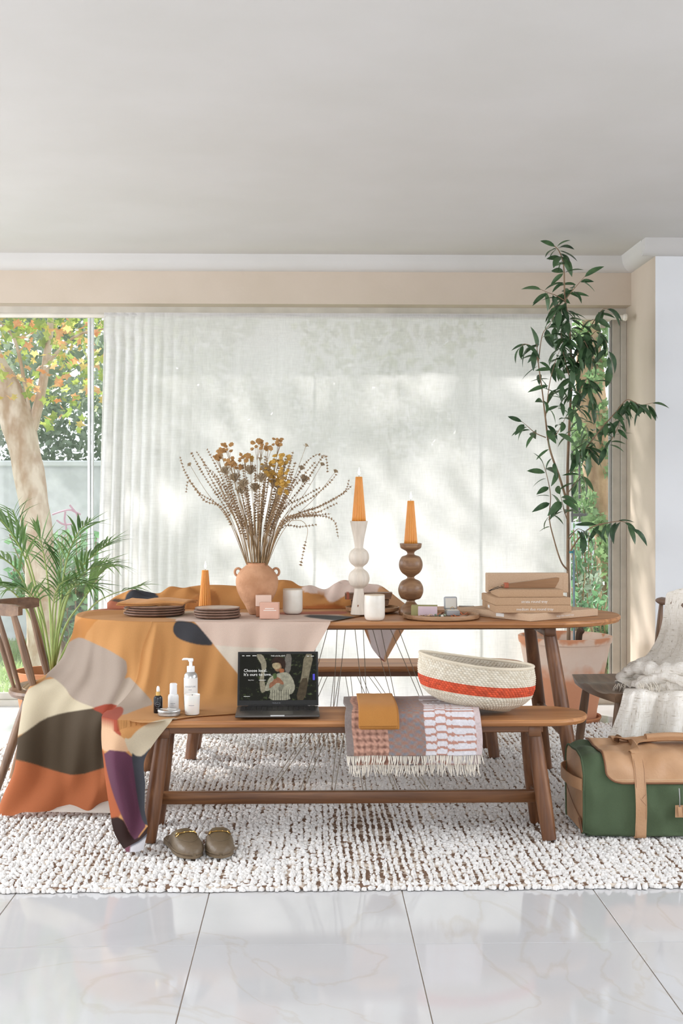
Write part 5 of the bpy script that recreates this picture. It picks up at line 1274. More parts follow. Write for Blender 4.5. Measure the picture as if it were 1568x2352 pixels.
for A, n_, dx in ((A1, 105, 0.02), (A2, 105, 0.03)):
    st = []
    for k in range(n_):
        p = Vector(A[-1, int((k + 0.5) / n_ * A.shape[1])]); l = rnd.uniform(0.028, 0.045); s = rnd.uniform(-0.012, 0.012)
        st.append(tube([p + Vector((0, 0, 0.003)), p + Vector((s * 0.4, -0.004, -l * 0.5)), p + Vector((s, -0.003 + rnd.uniform(-.004, .003), -l))], [0.0022, 0.002, 0.001], 5))
    o = obj('fringe', join(*st), MT['fringe'], th, w=True); o['kind'] = 'stuff'
# folded napkins on the throw, drooping over the bench edge
path_n = [(4.785, 0.4955), (4.72, 0.4955), (4.64, 0.494), (4.575, 0.491), (4.540, 0.482), (4.520, 0.464), (4.512, 0.440), (4.511, 0.428)]
for k, (lab, lift, sh) in enumerate((('lower folded mustard linen napkin drooping over the bench edge', 0.0, 0.0), ('upper folded mustard linen napkin drooping over the bench edge', 0.0105, -0.006))):
    t = thing('napkin', lab, 'napkin', (XY(868, 4.66), 4.655, 0.496 + lift), group='mustard napkins on the bench')
    for l_ in range(2):
        P = spline([(0, y, z) for y, z in path_n], 40); xl_, xr_ = XY(826, 4.6) + sh - 0.001 * l_, XY(911, 4.6) + sh + 0.0015 * l_
        A = np.zeros((40 - 3 * k - 2 * l_, 30, 3)); off = lift + 0.0052 * l_
        for i in range(A.shape[0]):
            tg = P[min(i + 1, 39)] - P[max(i - 1, 0)]; tg /= np.linalg.norm(tg); nrm = np.array((0, tg[2], -tg[1]))
            for j in range(30):
                u = j / 29; w_ = 0.0016 * mnoise.noise((u * 5 + k * 7, i * 0.12, l_))
                A[i, j] = (xl_ + (xr_ - xl_) * u + 0.006 * (i / 39 - 0.5) * (u - 0.5), P[i, 1] + nrm[1] * (off + w_), P[i, 2] + nrm[2] * (off + w_))
        o = obj('fold', gridmesh(A), MT['mustard'], t, w=True, sharp=None); md = o.modifiers.new('thickness', 'SOLIDIFY'); md.thickness = 0.0046; md.offset = 0

# woven basket
bk = thing('woven_basket', 'cream woven sisal basket with a red band on the bench', 'basket', (XY(1094, 4.715), 4.715, BZ))
nr_, nc_ = 21, 92; na, nt_ = nc_ * 6, nr_ * 6
tt = np.linspace(0, 1, nt_); aa = np.linspace(0, 2 * math.pi, na, endpoint=False)
rad = np.interp(tt, [0, 0.06, 0.15, 0.3, 0.5, 0.75, 1], [0.60, 0.71, 0.83, 0.945, 1.0, 1.01, 0.98])
V = np.zeros((nt_, na, 3)); colsb = np.zeros((nt_, na, 3))
cr, rd, cr2 = np.array(rgb('#e8dfcd')), np.array(rgb('#d4532f')), np.array(rgb('#d6c9b3'))
qb = np.random.RandomState(9)
stitch = qb.rand(nr_ + 1, nc_ * 2 + 2)
for i, t_ in enumerate(tt):
    rowi = t_ * nr_; ri = int(min(rowi, nr_ - 1))
    ph = aa * nc_ / math.pi / 2 + 0.5 * (ri % 2) + 0.25 * (rowi - ri)
    bumpy = 0.0042 * np.abs(np.sin(math.pi * ph)) * abs(math.sin(math.pi * rowi)) ** 0.5
    ax = 0.212 * rad[i] + bumpy; ay = 0.150 * rad[i] + bumpy
    dent = 1 - 0.05 * np.exp(-((aa - 5.35) / 0.25) ** 2) * (1 - t_) - 0.03 * np.exp(-((aa - 3.9) / 0.3) ** 2) * (1 - t_)
    V[i, :, 0] = ax * np.cos(aa) * dent; V[i, :, 1] = ay * np.sin(aa) * dent
    rimz = 0.186 - 0.026 * np.cos(aa) + 0.006 * np.cos(2 * aa)
    V[i, :, 2] = 0.004 + (1 - t_) * 0.019 * (1 - np.cos(aa)) + (rimz - 0.004) * t_ ** 1.05 + 0.010 * (1 - t_) * np.maximum(0, np.cos(aa * 2 + 0.6)) * 0.6
    band = 0.36 < t_ < 0.60
    s_ = stitch[ri, (ph.astype(int)) % (nc_ * 2)]
    base = (rd[None] * (0.75 + 0.45 * s_[:, None])) if band else (cr[None] * s_[:, None] + cr2[None] * (1 - s_[:, None]))
    colsb[i] = base * (0.72 + 0.28 * np.abs(np.sin(math.pi * ph)) * abs(math.sin(math.pi * rowi)) ** 0.3)[:, None]
Fb = []
i, j = np.meshgrid(np.arange(nt_ - 1), np.arange(na), indexing='ij'); j2 = (j + 1) % na
Fb = np.stack([(i * na + j).ravel(), (i * na + j2).ravel(), ((i + 1) * na + j2).ravel(), ((i + 1) * na + j).ravel()], 1)
mb, nt, b = newmat('sisal'); vc = N(nt, 'VertexColor', layer_name='Col'); nt.links.new(vc.outputs[0], b.inputs['Base Color']); b.inputs['Roughness'].default_value = 0.75
o = obj('wall', (V.reshape(-1, 3), Fb), mb, bk, sharp=None, cols=colsb.reshape(-1, 3))
md = o.modifiers.new('thickness', 'SOLIDIFY'); md.thickness = 0.005; md.offset = -1
rim = [Vector((0.209 * math.cos(a), 0.148 * math.sin(a), 0.187 - 0.026 * math.cos(a) + 0.006 * math.cos(2 * a))) for a in [2 * math.pi * k / 96 for k in range(97)]]
obj('rim', tube(rim, [0.0052 + 0.0006 * (k % 2) for k in range(97)], 8), M('sisal_rim', '#ddd0ba', 0.75), bk)
obj('bottom', xf(lathe([(0.0001, 0.003), (0.125, 0.004), (0.128, 0.007), (0.0001, 0.008)], 40), (0, 0, 0.019), (0, 0.145, 0)), M('sisal_base', '#cfc1a8', 0.8), bk).scale = (1.0, 0.71, 1)

# ---------------------------------------------------------------- travel bag
MT['canvas'] = weave('green_canvas', '#505f47', scale=420, strength=0.35, col2='#58674d')
MT['tan'] = M('tan_leather', '#c39a76', 0.5, col2='#b98e68', nscale=7, bump=(120, 0.15))
MT['tan_dark'] = M('tan_leather_edge', '#8a5d40', 0.55)
bag = thing('duffel_bag', 'green canvas travel bag with tan leather straps and flap', 'bag', (1.30, 4.765, RUG_Z))
BX0, BX1 = 0.985 - 1.30, 1.66 - 1.30
prof = [(-0.150, 0.0), (-0.166, 0.012), (-0.172, 0.06), (-0.170, 0.13), (-0.163, 0.20), (-0.150, 0.25), (-0.118, 0.283), (-0.06, 0.292), (0.0, 0.294), (0.06, 0.294), (0.12, 0.288), (0.158, 0.262), (0.170, 0.20), (0.172, 0.12), (0.168, 0.03), (0.155, 0.0)]
PB = spline([(0, a, b_) for a, b_ in prof], 110)
def bag_pt(x, s, off=0.0):
    """s in 0..1 along the profile, front bottom to rear bottom"""
    i = min(108.999, max(0, s * 109)); k = int(i); p = PB[k] + (PB[k + 1] - PB[k]) * (i - k); t = PB[k + 1] - PB[k]; t /= np.linalg.norm(t)
    nrm = np.array((0, -t[2], t[1]))
    u = (x - BX0) / (BX1 - BX0); puff = 0.010 * math.sin(math.pi * min(1, max(0, u))) - 0.010 * math.exp(-(u / 0.03) ** 2)
    wr = 0.010 * mnoise.noise((x * 9, s * 7, 2)) + 0.011 * mnoise.noise((x * 15 + 4 * s, s * 11 - x * 7, 7))
    wr += 0.008 * math.sin(x * 46 + s * 34) * math.exp(-((s - 0.2) / 0.09) ** 2) * (0.5 + 0.5 * math.sin(x * 13 + 1))
    sag = -0.014 * math.sin(math.pi * u) * math.exp(-((s - 0.5) / 0.16) ** 2)
    q_ = p + nrm * (puff + wr * (0.25 if s < 0.06 else 1) + off) + np.array((x, 0, sag))
    q_[2] = max(q_[2], 0.001)
    return q_
A = np.array([[bag_pt(BX0 + (BX1 - BX0) * i / 89, j / 119) for j in range(120)] for i in range(90)])
body = obj('body', gridmesh(A), MT['canvas'], bag, sharp=None)
obj('bottom_panel', box(BX0 + 0.01, -0.15, 0.0, BX1 - 0.01, 0.155, 0.004), MT['canvas'], bag, smooth=False)
for sgn, xe in ((-1, BX0), (1, BX1)):
    edge = [bag_pt(xe, j / 59) for j in range(60)]; c = np.mean(edge, 0) + np.array((sgn * 0.012, 0, 0))
    V = [tuple(c)] + [tuple(e) for e in edge] + [tuple(c + (e - c) * 0.6 + np.array((sgn * 0.004, 0, 0))) for e in edge]
    Fc = []
    for j in range(60):
        k = (j + 1) % 60; Fc.append((1 + j, 1 + k, 61 + k, 61 + j) if sgn < 0 else (1 + k, 1 + j, 61 + j, 61 + k)); Fc.append((61 + j, 61 + k, 0) if sgn < 0 else (61 + k, 61 + j, 0))
    e_ = obj('end_panel', (V, Fc), MT['tan'], bag, sharp=60)
    obj('piping', tube([Vector(e) + Vector((sgn * 0.002, 0, 0)) for e in edge], 0.0038, 8), MT['canvas'], e_)
    if sgn < 0:
        obj('grab_handle', ribbon(spline([(xe - 0.006, -0.155, 0.185), (xe - 0.030, -0.09, 0.187), (xe - 0.042, 0.0, 0.19), (xe - 0.034, 0.09, 0.192), (xe - 0.006, 0.15, 0.19)], 20), 0.042, 0.004, side=(0, 0, 1)), MT['tan'], e_)
        obj('seam', tube(spline([(xe - 0.0085, -0.15, 0.055), (xe - 0.013, -0.03, 0.09), (xe - 0.0135, 0.07, 0.125), (xe - 0.006, 0.16, 0.15)], 14), 0.0014, 5), MT['tan_dark'], e_)
        obj('corner_patch', ribbon(spline([(xe - 0.005, -0.145, 0.01), (xe - 0.010, -0.12, 0.06)], 6), 0.03, 0.003, side=(0, 1, 0)), MT['tan_dark'], e_)
# leather top flap with rolled zip edge
fx0, fx1, s0, s1 = 1.053 - 1.30, 1.60 - 1.30, 0.262, 0.665
nfx, nfs = 90, 70; A = np.zeros((nfx, nfs, 3))
for i in range(nfx):
    for j in range(nfs):
        s = s0 + (s1 - s0) * j / (nfs - 1)
        d = (s - s0) * 1.05; cut = 0.0
        if d < 0.055: cut = 0.055 - math.sqrt(max(0, 0.055 ** 2 - (0.055 - d) ** 2))
        xa, xb = fx0 + cut + 0.02 * (1 - j / nfs) * 0.6, fx1 - cut
        A[i, j] = bag_pt(xa + (xb - xa) * i / (nfx - 1), s, 0.006)
fl = obj('flap', gridmesh(A), MT['tan'], bag, sharp=None); fl.modifiers.new('thickness', 'SOLIDIFY').thickness = 0.004
bord = [A[i, nfs - 1] for i in (0,)] + [A[0, j] for j in range(nfs - 1, -1, -1)] + [A[i, 0] for i in range(nfx)] + [A[nfx - 1, j] for j in range(nfs)]
obj('zip_edge', tube([Vector(b_) + Vector((0, -0.001, -0.001)) for b_ in bord], 0.0042, 8), MT['tan_dark'], fl)
bord2 = [Vector(A[2, j]) + Vector((0, 0, 0.0035)) for j in range(nfs - 1, 2, -1)] + [Vector(A[i, 2]) + Vector((0, -0.0035, 0.0015)) for i in range(2, nfx - 2)]
obj('stitching', tube(bord2, 0.0009, 5), M('cream_thread', '#d9bd98', 0.8), fl)
for xs in (XY(1467, 4.6) - 1.30, 1.50 - 1.30):
    st = obj('strap', ribbon([bag_pt(xs, s, 0.0125) for s in np.linspace(0.02, 0.40, 40)], 0.040, 0.004, side=(1, 0, 0)), MT['tan'], bag)
    obj('stitching', tube([bag_pt(xs - 0.016, s, 0.0148) for s in np.linspace(0.03, 0.39, 30)], 0.0006, 4), MT['tan_dark'], st)
    obj('stitching', tube([bag_pt(xs + 0.016, s, 0.0148) for s in np.linspace(0.03, 0.39, 30)], 0.0006, 4), MT['tan_dark'], st)
    c0, c1 = bag_pt(xs - 0.015, 0.19, 0.0148), bag_pt(xs + 0.015, 0.225, 0.0148); c2, c3 = bag_pt(xs + 0.015, 0.19, 0.0148), bag_pt(xs - 0.015, 0.225, 0.0148)
    obj('stitching', join(tube([c0, c1], 0.0006, 4), tube([c2, c3], 0.0006, 4)), MT['tan_dark'], st)
    obj('strap', ribbon([bag_pt(xs - 0.02, s, 0.012) for s in np.linspace(0.60, 0.98, 30)], 0.040, 0.004, side=(1, 0, 0)), MT['tan'], bag)
xa, xb = XY(1467, 4.6) - 1.30, 1.50 - 1.30
pf, pr = bag_pt(xa, 0.395, 0.012), bag_pt(xa - 0.02, 0.605, 0.012); qf, qr = bag_pt(xb, 0.395, 0.012), bag_pt(xb - 0.02, 0.605, 0.012)
hz = 0.325
for p0, p1, y in ((pf, qf, -0.035), (pr, qr, 0.03)):
    pts = [p0, (p0[0] - 0.004, p0[1] * 0.7 + y * 0.3, p0[2] + 0.012), (xa + 0.012, y * 0.8, hz - 0.012), (xa + 0.06, y * 0.5, hz), ((xa + xb) / 2, y * 0.4, hz + 0.004), (xb - 0.06, y * 0.5, hz), (xb - 0.012, y * 0.8, hz - 0.012), (p1[0] + 0.004, p1[1] * 0.7 + y * 0.3, p1[2] + 0.012), p1]
    obj('handle', ribbon(spline(pts, 60), 0.038, 0.004, side=(0.3, 1, 0.35) if y < 0 else (0.3, 1, -0.35)), MT['tan'], bag)
obj('handle_wrap', tube(spline([(xa + 0.065, -0.004, hz), ((xa + xb) / 2, -0.004, hz + 0.005), (xb - 0.065, -0.004, hz)], 18), 0.026, 16, flat=0.62, up=(0, 0.25, 1)), MT['tan'], bag)
tg = bag_pt(XY(1562, 4.6) - 1.30, 0.17, 0.01)
lt_ = obj('leather_tag', xf(box(-0.028, -0.002, -0.022, 0.028, 0.002, 0.022, 0.001, 1), tuple(tg)), MT['tan'], bag)
for dx in (-0.016, 0.006):
    p0 = bag_pt(XY(1562, 4.6) - 1.30 + dx, 0.245, 0.014); p1 = tg + np.array((dx + 0.002, -0.008, 0.018))
    zp = obj('zip_pull', tube([p0, (p0 + p1) / 2 + np.array((0, -0.004, 0)), p1], 0.0022, 8), MT['steel'], bag)
    obj('pull_tab', ribbon([p1, p1 + np.array((0.001, -0.002, -0.016)), p1 + np.array((0.003, 0.001, -0.034))], 0.014, 0.003, side=(1, 0, 0)), MT['tan'], zp)

# ---------------------------------------------------------------- clogs
MT['clog'] = M('brown_leather', '#6f5f4d', 0.5, col2='#66563f', nscale=10, bump=(150, 0.12)); MT['clog_sole'] = M('clog_sole', '#75634c', 0.7); MT['footbed'] = M('footbed', '#7d6b56', 0.7)
def clog(label, toe, heel, mirror):
    d = heel - toe; L_ = 0.262; rz = math.atan2(-d.x, d.y)
    t = thing('clog', label, 'shoe', (toe.x, toe.y, RUG_Z), rz, 'pair of brown clogs')
    # local: toe at y=0, heel at y=L_
    def halfw(v): return np.interp(v, [0, 0.03, 0.10, 0.22, 0.38, 0.55, 0.75, 0.9, 0.97, 1], [0.004, 0.020, 0.036, 0.0475, 0.049, 0.042, 0.036, 0.033, 0.022, 0.004])
    def cx_(v): return mirror * 0.006 * math.sin(v * 3.0)
    vs_ = [k / 40 for k in range(41)]
    out = [(cx_(v) - halfw(v), v * L_) for v in vs_] + [(cx_(v) + halfw(v), v * L_) for v in reversed(vs_)]
    obj('sole', prism(out, 0.0, 0.016), MT['clog_sole'], t, sharp=50)
    inn = [(x * 0.93, 0.008 + y * 0.94) for x, y in out]
    obj('footbed', disc_stack([(inn, 0.016), ([(x * 0.97, y) for x, y in inn], lambda x, y: 0.019 + 0.010 * max(0, y / L_ - 0.6))]), MT['footbed'], t)
    # vamp
    nv, na = 34, 25; A = np.zeros((nv, na, 3))
    for i in range(nv):
        v = 0.995 * (i / (nv - 1)) ** 1.15 * 0.60
        for j in range(na):
            a = math.pi * j / (na - 1); mid = math.sin(a)
            vv_ = v - 0.10 * (i / (nv - 1)) ** 6 * (mid ** 2) + 0.12 * (i / (nv - 1)) ** 4 * (1 - mid ** 1.2)
            h = np.interp(vv_, [0, 0.02, 0.08, 0.2, 0.35, 0.5, 0.62, 0.75], [0.016, 0.030, 0.042, 0.052, 0.063, 0.074, 0.070, 0.05])
            w_ = halfw(max(0.004, vv_)) * 1.02
            c = math.cos(a); x = -w_ * (abs(c) ** 0.8) * (1 if c > 0 else -1)
            A[i, j] = (cx_(vv_) + x, vv_ * L_ - 0.002, 0.010 + (h - 0.010) * mid ** 0.62)
    vp = obj('vamp', gridmesh(A), MT['clog'], t, sharp=None); md = vp.modifiers.new('thickness', 'SOLIDIFY'); md.thickness = 0.003; md.offset = -1
    obj('welt', tube([Vector((cx_(v) - halfw(v) * 1.02, v * L_, 0.016)) for v in vs_[::-1] if v < 0.66] + [Vector((cx_(v) + halfw(v) * 1.02, v * L_, 0.016)) for v in vs_ if v < 0.66], 0.0022, 6), MT['clog_sole'], t)
    apron = [Vector(A[k, j]) + Vector((0, 0, 0.0012)) for k, j in [(30, 5), (24, 6), (18, 7), (13, 9), (10, 12), (13, 15), (18, 17), (24, 18), (30, 19)]]
    obj('apron_seam', tube(spline(apron, 30), 0.0014, 6), MT['clog'], vp)
    row = 23; pb_ = [Vector(A[row, j]) + Vector((0, 0, 0.003)) for j in (7, 9, 11, 12, 13, 15, 17)]
    bit = obj('snaffle_bar', tube(spline(pb_, 22), [0.0022 if k % 7 else 0.0036 for k in range(22)], 8), MT['gold'], vp)
    for j in (7, 17):
        c = Vector(A[row, j]) + Vector((0, 0, 0.003)); nrm = Vector((c.x - cx_(0.4), 0, 0.03)).normalized(); e1 = Vector((0, 1, 0)); e2 = nrm.cross(e1)
        obj('ring', tube([c + (e1 * math.cos(a) + e2 * math.sin(a)) * 0.0085 for a in [2 * math.pi * k / 16 for k in range(17)]], 0.0016, 6), MT['gold'], bit)
clog('brown leather clog with gold snaffle, angled with its heel showing', WZ(447, 1973, RUG_Z), WZ(376, 1921, RUG_Z), 1)
clog('brown leather clog with gold snaffle, pointing straight to the camera', WZ(507, 1972, RUG_Z), WZ(508, 1918, RUG_Z), -1)

# ---------------------------------------------------------------- linen throw on the right chair
m, nt, b = newmat('slub_linen'); L = nt.links.new
tc = N(nt, 'TexCoord'); b.inputs['Roughness'].default_value = 0.95; b.inputs['Specular IOR Level'].default_value = 0.1
mp = N(nt, 'Mapping'); mp.inputs['Scale'].default_value = (170, 170, 24); mp.inputs['Rotation'].default_value = (0, 0.45, 0.2); L(tc.outputs['Object'], mp.inputs[0])
n1 = N(nt, 'TexNoise', Scale=1.0, Detail=3.0); L(mp.outputs[0], n1.inputs['Vector'])
mp2 = N(nt, 'Mapping'); mp2.inputs['Scale'].default_value = (30, 30, 200); mp2.inputs['Rotation'].default_value = (0, 0.45, 0.2); L(tc.outputs['Object'], mp2.inputs[0])
n2 = N(nt, 'TexNoise', Scale=1.0, Detail=3.0); L(mp2.outputs[0], n2.inputs['Vector'])
rp = N(nt, 'ValToRGB'); e = rp.color_ramp.elements; e[0].position = 0.24; e[0].color = (*rgb('#a39484'), 1); e[1].position = 0.36; e[1].color = (*rgb('#e6dfd4'), 1); k = e.new(0.65); k.color = (*rgb('#f4efe9'), 1)
mi = N(nt, 'Math', operation='MINIMUM'); L(n1.outputs[0], mi.inputs[0]); L(n2.outputs[0], mi.inputs[1]); L(mi.outputs[0], rp.inputs[0]); L(rp.outputs[0], b.inputs['Base Color'])
bp = N(nt, 'Bump', Strength=0.6, Distance=0.003); L(n1.outputs[0], bp.inputs['Height']); L(bp.outputs[0], b.inputs['Normal'])
MT['slub'] = m
lt = thing('linen_throw', 'off-white slubby linen throw with fringe draped over right chair', 'throw', (1.42, 5.4, 0.45))
def wrow(pts): return [W(*p) for p in pts]
U1 = [wrow([(1533, 1364, 5.62), (1560, 1357, 5.50), (1600, 1357, 5.36), (1650, 1358, 5.22)]),
      wrow([(1529, 1395, 5.60), (1557, 1400, 5.47), (1600, 1410, 5.33), (1650, 1412, 5.19)]),
      wrow([(1519, 1447, 5.57), (1548, 1460, 5.46), (1598, 1470, 5.31), (1650, 1480, 5.18)]),
      wrow([(1498, 1489, 5.52), (1530, 1500, 5.42), (1585, 1520, 5.27), (1640, 1540, 5.16)]),
      wrow([(1458, 1521, 5.47), (1500, 1530, 5.37), (1560, 1548, 5.22), (1620, 1570, 5.13)]),
      wrow([(1428, 1545, 5.42), (1470, 1556, 5.30), (1530, 1568, 5.19), (1600, 1590, 5.11)]),
      wrow([(1414, 1570, 5.36), (1450, 1578, 5.26), (1510, 1585, 5.17), (1590, 1602, 5.10)])]
U1 = [[p + Vector((0.055, 0, -0.035)) for p in U1[0]], [p + Vector((0.03, 0, 0.0)) for p in U1[0]]] + U1
A = surf(U1, 110, 110); nn = A.shape; uu, vv = np.meshgrid(np.linspace(0, 1, nn[0]), np.linspace(0, 1, nn[1]), indexing='ij')
f = np.clip((uu - 0.2) / 0.2, 0, 1)
fold = np.sin(vv * 21 + uu * 4 + 0.8) * 0.011 + np.sin(vv * 43 - uu * 7) * 0.005 + 0.014 * np.sin(uu * 26 + vv * 6) * np.clip((uu - 0.62) / 0.15, 0, 1)
A[:, :, 0] -= f * fold; A[:, :, 2] += f * fold * 0.7
o = obj('upper_fold', gridmesh(A), MT['slub'], lt, w=True, sharp=None); o.modifiers.new('thickness', 'SOLIDIFY').thickness = 0.003
for nm, pts, r in (('bunched_fold', [(1420, 1563, 5.33), (1442, 1545, 5.32), (1475, 1534, 5.28), (1515, 1540, 5.22), (1560, 1536, 5.16), (1610, 1530, 5.11)], 0.030),
                   ('bunched_fold', [(1462, 1577, 5.24), (1490, 1562, 5.21), (1525, 1556, 5.18), (1560, 1562, 5.13), (1600, 1585, 5.09)], 0.026)):
    P = spline([W(*p) for p in pts], 46)
    V, Fc = tube(P, [r * (0.55 + 0.5 * math.sin(math.pi * (0.12 + 0.8 * k / 45)) + 0.10 * math.sin(k * 0.9)) for k in range(46)], 26, flat=0.85)
    V = [Vector(v) + Vector((0, 0.01 * mnoise.noise(Vector(v) * 28), 0.012 * mnoise.noise(Vector(v) * 22))) for v in V]
    obj(nm, (V, Fc), MT['slub'], lt, w=True, sharp=None)
U2 = [wrow([(1436, 1581, 5.30), (1475, 1582, 5.26), (1510, 1583, 5.24), (1556, 1585, 5.22), (1620, 1590, 5.20)]),
      wrow([(1431, 1592, 5.12), (1470, 1588, 5.10), (1508, 1596, 5.125), (1553, 1590, 5.09), (1620, 1592, 5.10)]),
      wrow([(1423, 1625, 5.09), (1464, 1622, 5.07), (1503, 1625, 5.11), (1550, 1622, 5.06), (1618, 1624, 5.08)]),
      wrow([(1408, 1668, 5.09), (1456, 1666, 5.065), (1496, 1668, 5.115), (1545, 1666, 5.055), (1615, 1668, 5.08)]),
      wrow([(1396, 1698, 5.09), (1448, 1703, 5.06), (1490, 1703, 5.115), (1540, 1705, 5.05), (1612, 1705, 5.08)]),
      wrow([(1408, 1722, 5.08), (1444, 1730, 5.06), (1486, 1735, 5.115), (1536, 1740, 5.05), (1610, 1740, 5.08)])]
A = surf(U2, 80, 110); vv = np.linspace(0, 1, 110)[None, :]; uu = np.linspace(0, 1, 80)[:, None]
A[:, :, 1] += 0.006 * np.sin(vv * 38 + uu * 2) * np.clip(uu * 4, 0, 1)
o = obj('lower_fold', gridmesh(A), MT['slub'], lt, w=True, sharp=None); o.modifiers.new('thickness', 'SOLIDIFY').thickness = 0.003
st = []
for k in range(70):
    if k < 34: p = W(rnd.uniform(1413, 1452), 1566 + rnd.uniform(0, 10), 5.31 - 0.03 * rnd.random()); d = Vector((rnd.uniform(-.02, .015), -0.015, -0.022))
    else: p = W(rnd.uniform(1462, 1530), 1572 + rnd.uniform(-6, 8), 5.16); d = Vector((rnd.uniform(-.02, .02), -0.018, -0.028))
    st.append(tube([p, p + d * 0.6 + Vector((0, 0, 0.004)), p + d], [0.0014, 0.0012, 0.0006], 4))
o = obj('fringe', join(*st), MT['fringe'], lt, w=True); o['kind'] = 'stuff'

# ---------------------------------------------------------------- tall potted tree on the right
MT['terracotta_pot'] = M('weathered_terracotta', '#c98862', 0.85, col2='#dfc6b4', nscale=3.2, bump=(60, 0.15), lo=0.45, hi=0.62)
MT['terracotta_red'] = M('terracotta_red', '#c08058', 0.85, nscale=6)
nt = MT['terracotta_pot'].node_tree; L = nt.links.new
tcp = N(nt, 'TexCoord'); sx = N(nt, 'SeparateXYZ'); L(tcp.outputs['Object'], sx.inputs[0])
nzp = N(nt, 'TexNoise', Scale=7.0, Detail=3.0); L(tcp.outputs['Object'], nzp.inputs['Vector'])
mad = N(nt, 'Math', operation='MULTIPLY_ADD'); mad.inputs[1].default_value = 0.28; L(nzp.outputs[0], mad.inputs[0]); L(sx.outputs['Z'], mad.inputs[2])
rpp = N(nt, 'ValToRGB'); e = rpp.color_ramp.elements; e[0].position = 0.40; e[0].color = (*rgb('#cf9270'), 1); e[1].position = 0.47; e[1].color = (*rgb('#dcc5b4'), 1)
k = e.new(0.585); k.color = (*rgb('#d8bca8'), 1); k = e.new(0.61); k.color = (*rgb('#c98a66'), 1)
L(mad.outputs[0], rpp.inputs[0]); L(rpp.outputs[0], nt.nodes['Principled BSDF'].inputs['Base Color'])
def pot(label, c, R, r, h, mat, saucer):
    t = thing('plant_pot', label, 'plant pot', c, group='terracotta plant pots')
    z0 = 0.012 if saucer else 0.0
    obj('body', lathe([(0.0001, z0), (r, z0), (r * 1.03, z0 + 0.006)] + [(r + (R * 0.965 - r) * k / 8, z0 + 0.006 + (h - 0.05) * k / 8) for k in range(1, 9)] + [(R * 0.985, h - 0.035), (R, h - 0.02), (R, h), (R * 0.93, h), (R * 0.90, h - 0.03), (R * 0.86, h - 0.09), (0.0001, h - 0.09)], 56), mat, t, sharp=45)
    obj('soil', lathe([(0.0001, h - 0.075), (R * 0.5, h - 0.078), (R * 0.87, h - 0.085)], 40), MT['soil'], t)
    if saucer: obj('saucer', lathe([(0.0001, 0.001), (saucer * 0.92, 0.001), (saucer, 0.03), (saucer * 0.99, 0.038), (saucer * 0.93, 0.034), (saucer * 0.88, 0.012), (0.0001, 0.012)], 52), MT['terracotta_red'], t)
    return t
PTY = 7.12; pc = Vector((XY(1297, PTY), PTY, 0.0))
pot('large weathered terracotta pot on a saucer holding the tall plant', pc, 0.259, 0.165, 0.478, MT['terracotta_pot'], 0.20)
MT['stem'] = M('brown_stem', '#7e6650', 0.8, col2='#94795f', nscale=20)
MT['ficus'] = leafmat('dark_leaf', '#2c4430', '#54724c', 0.18, 0.35, 3.0)
tp_ = thing('tall_potted_plant', 'tall slender evergreen plant reaching the ceiling beside the curtain', 'plant', (pc.x, pc.y, 0.395))
def fic_leaf(L_=1.0, w_=0.15, curl=0.12, ns=6):
    V, Fc = [], []
    for k in range(ns + 1):
        u = k / ns; hw_ = w_ * math.sin(math.pi * u ** 0.85) ** 0.8 if 0 < k < ns else 0.004; z = -curl * u * u + 0.03 * math.sin(u * 3)
        V += [(u * L_, -hw_, z + hw_ * 0.35), (u * L_, 0, z), (u * L_, hw_, z + hw_ * 0.35)]
    for k in range(ns):
        a = k * 3; Fc += [(a, a + 1, a + 4, a + 3), (a + 1, a + 2, a + 5, a + 4)]
    return V, Fc
flm = [mesh('leaf', *fic_leaf(1, w_, c_), MT['ficus'], sharp=None) for w_, c_ in ((0.17, 0.1), (0.14, 0.25), (0.19, 0.3), (0.12, 0.05))]
PY = 6.95
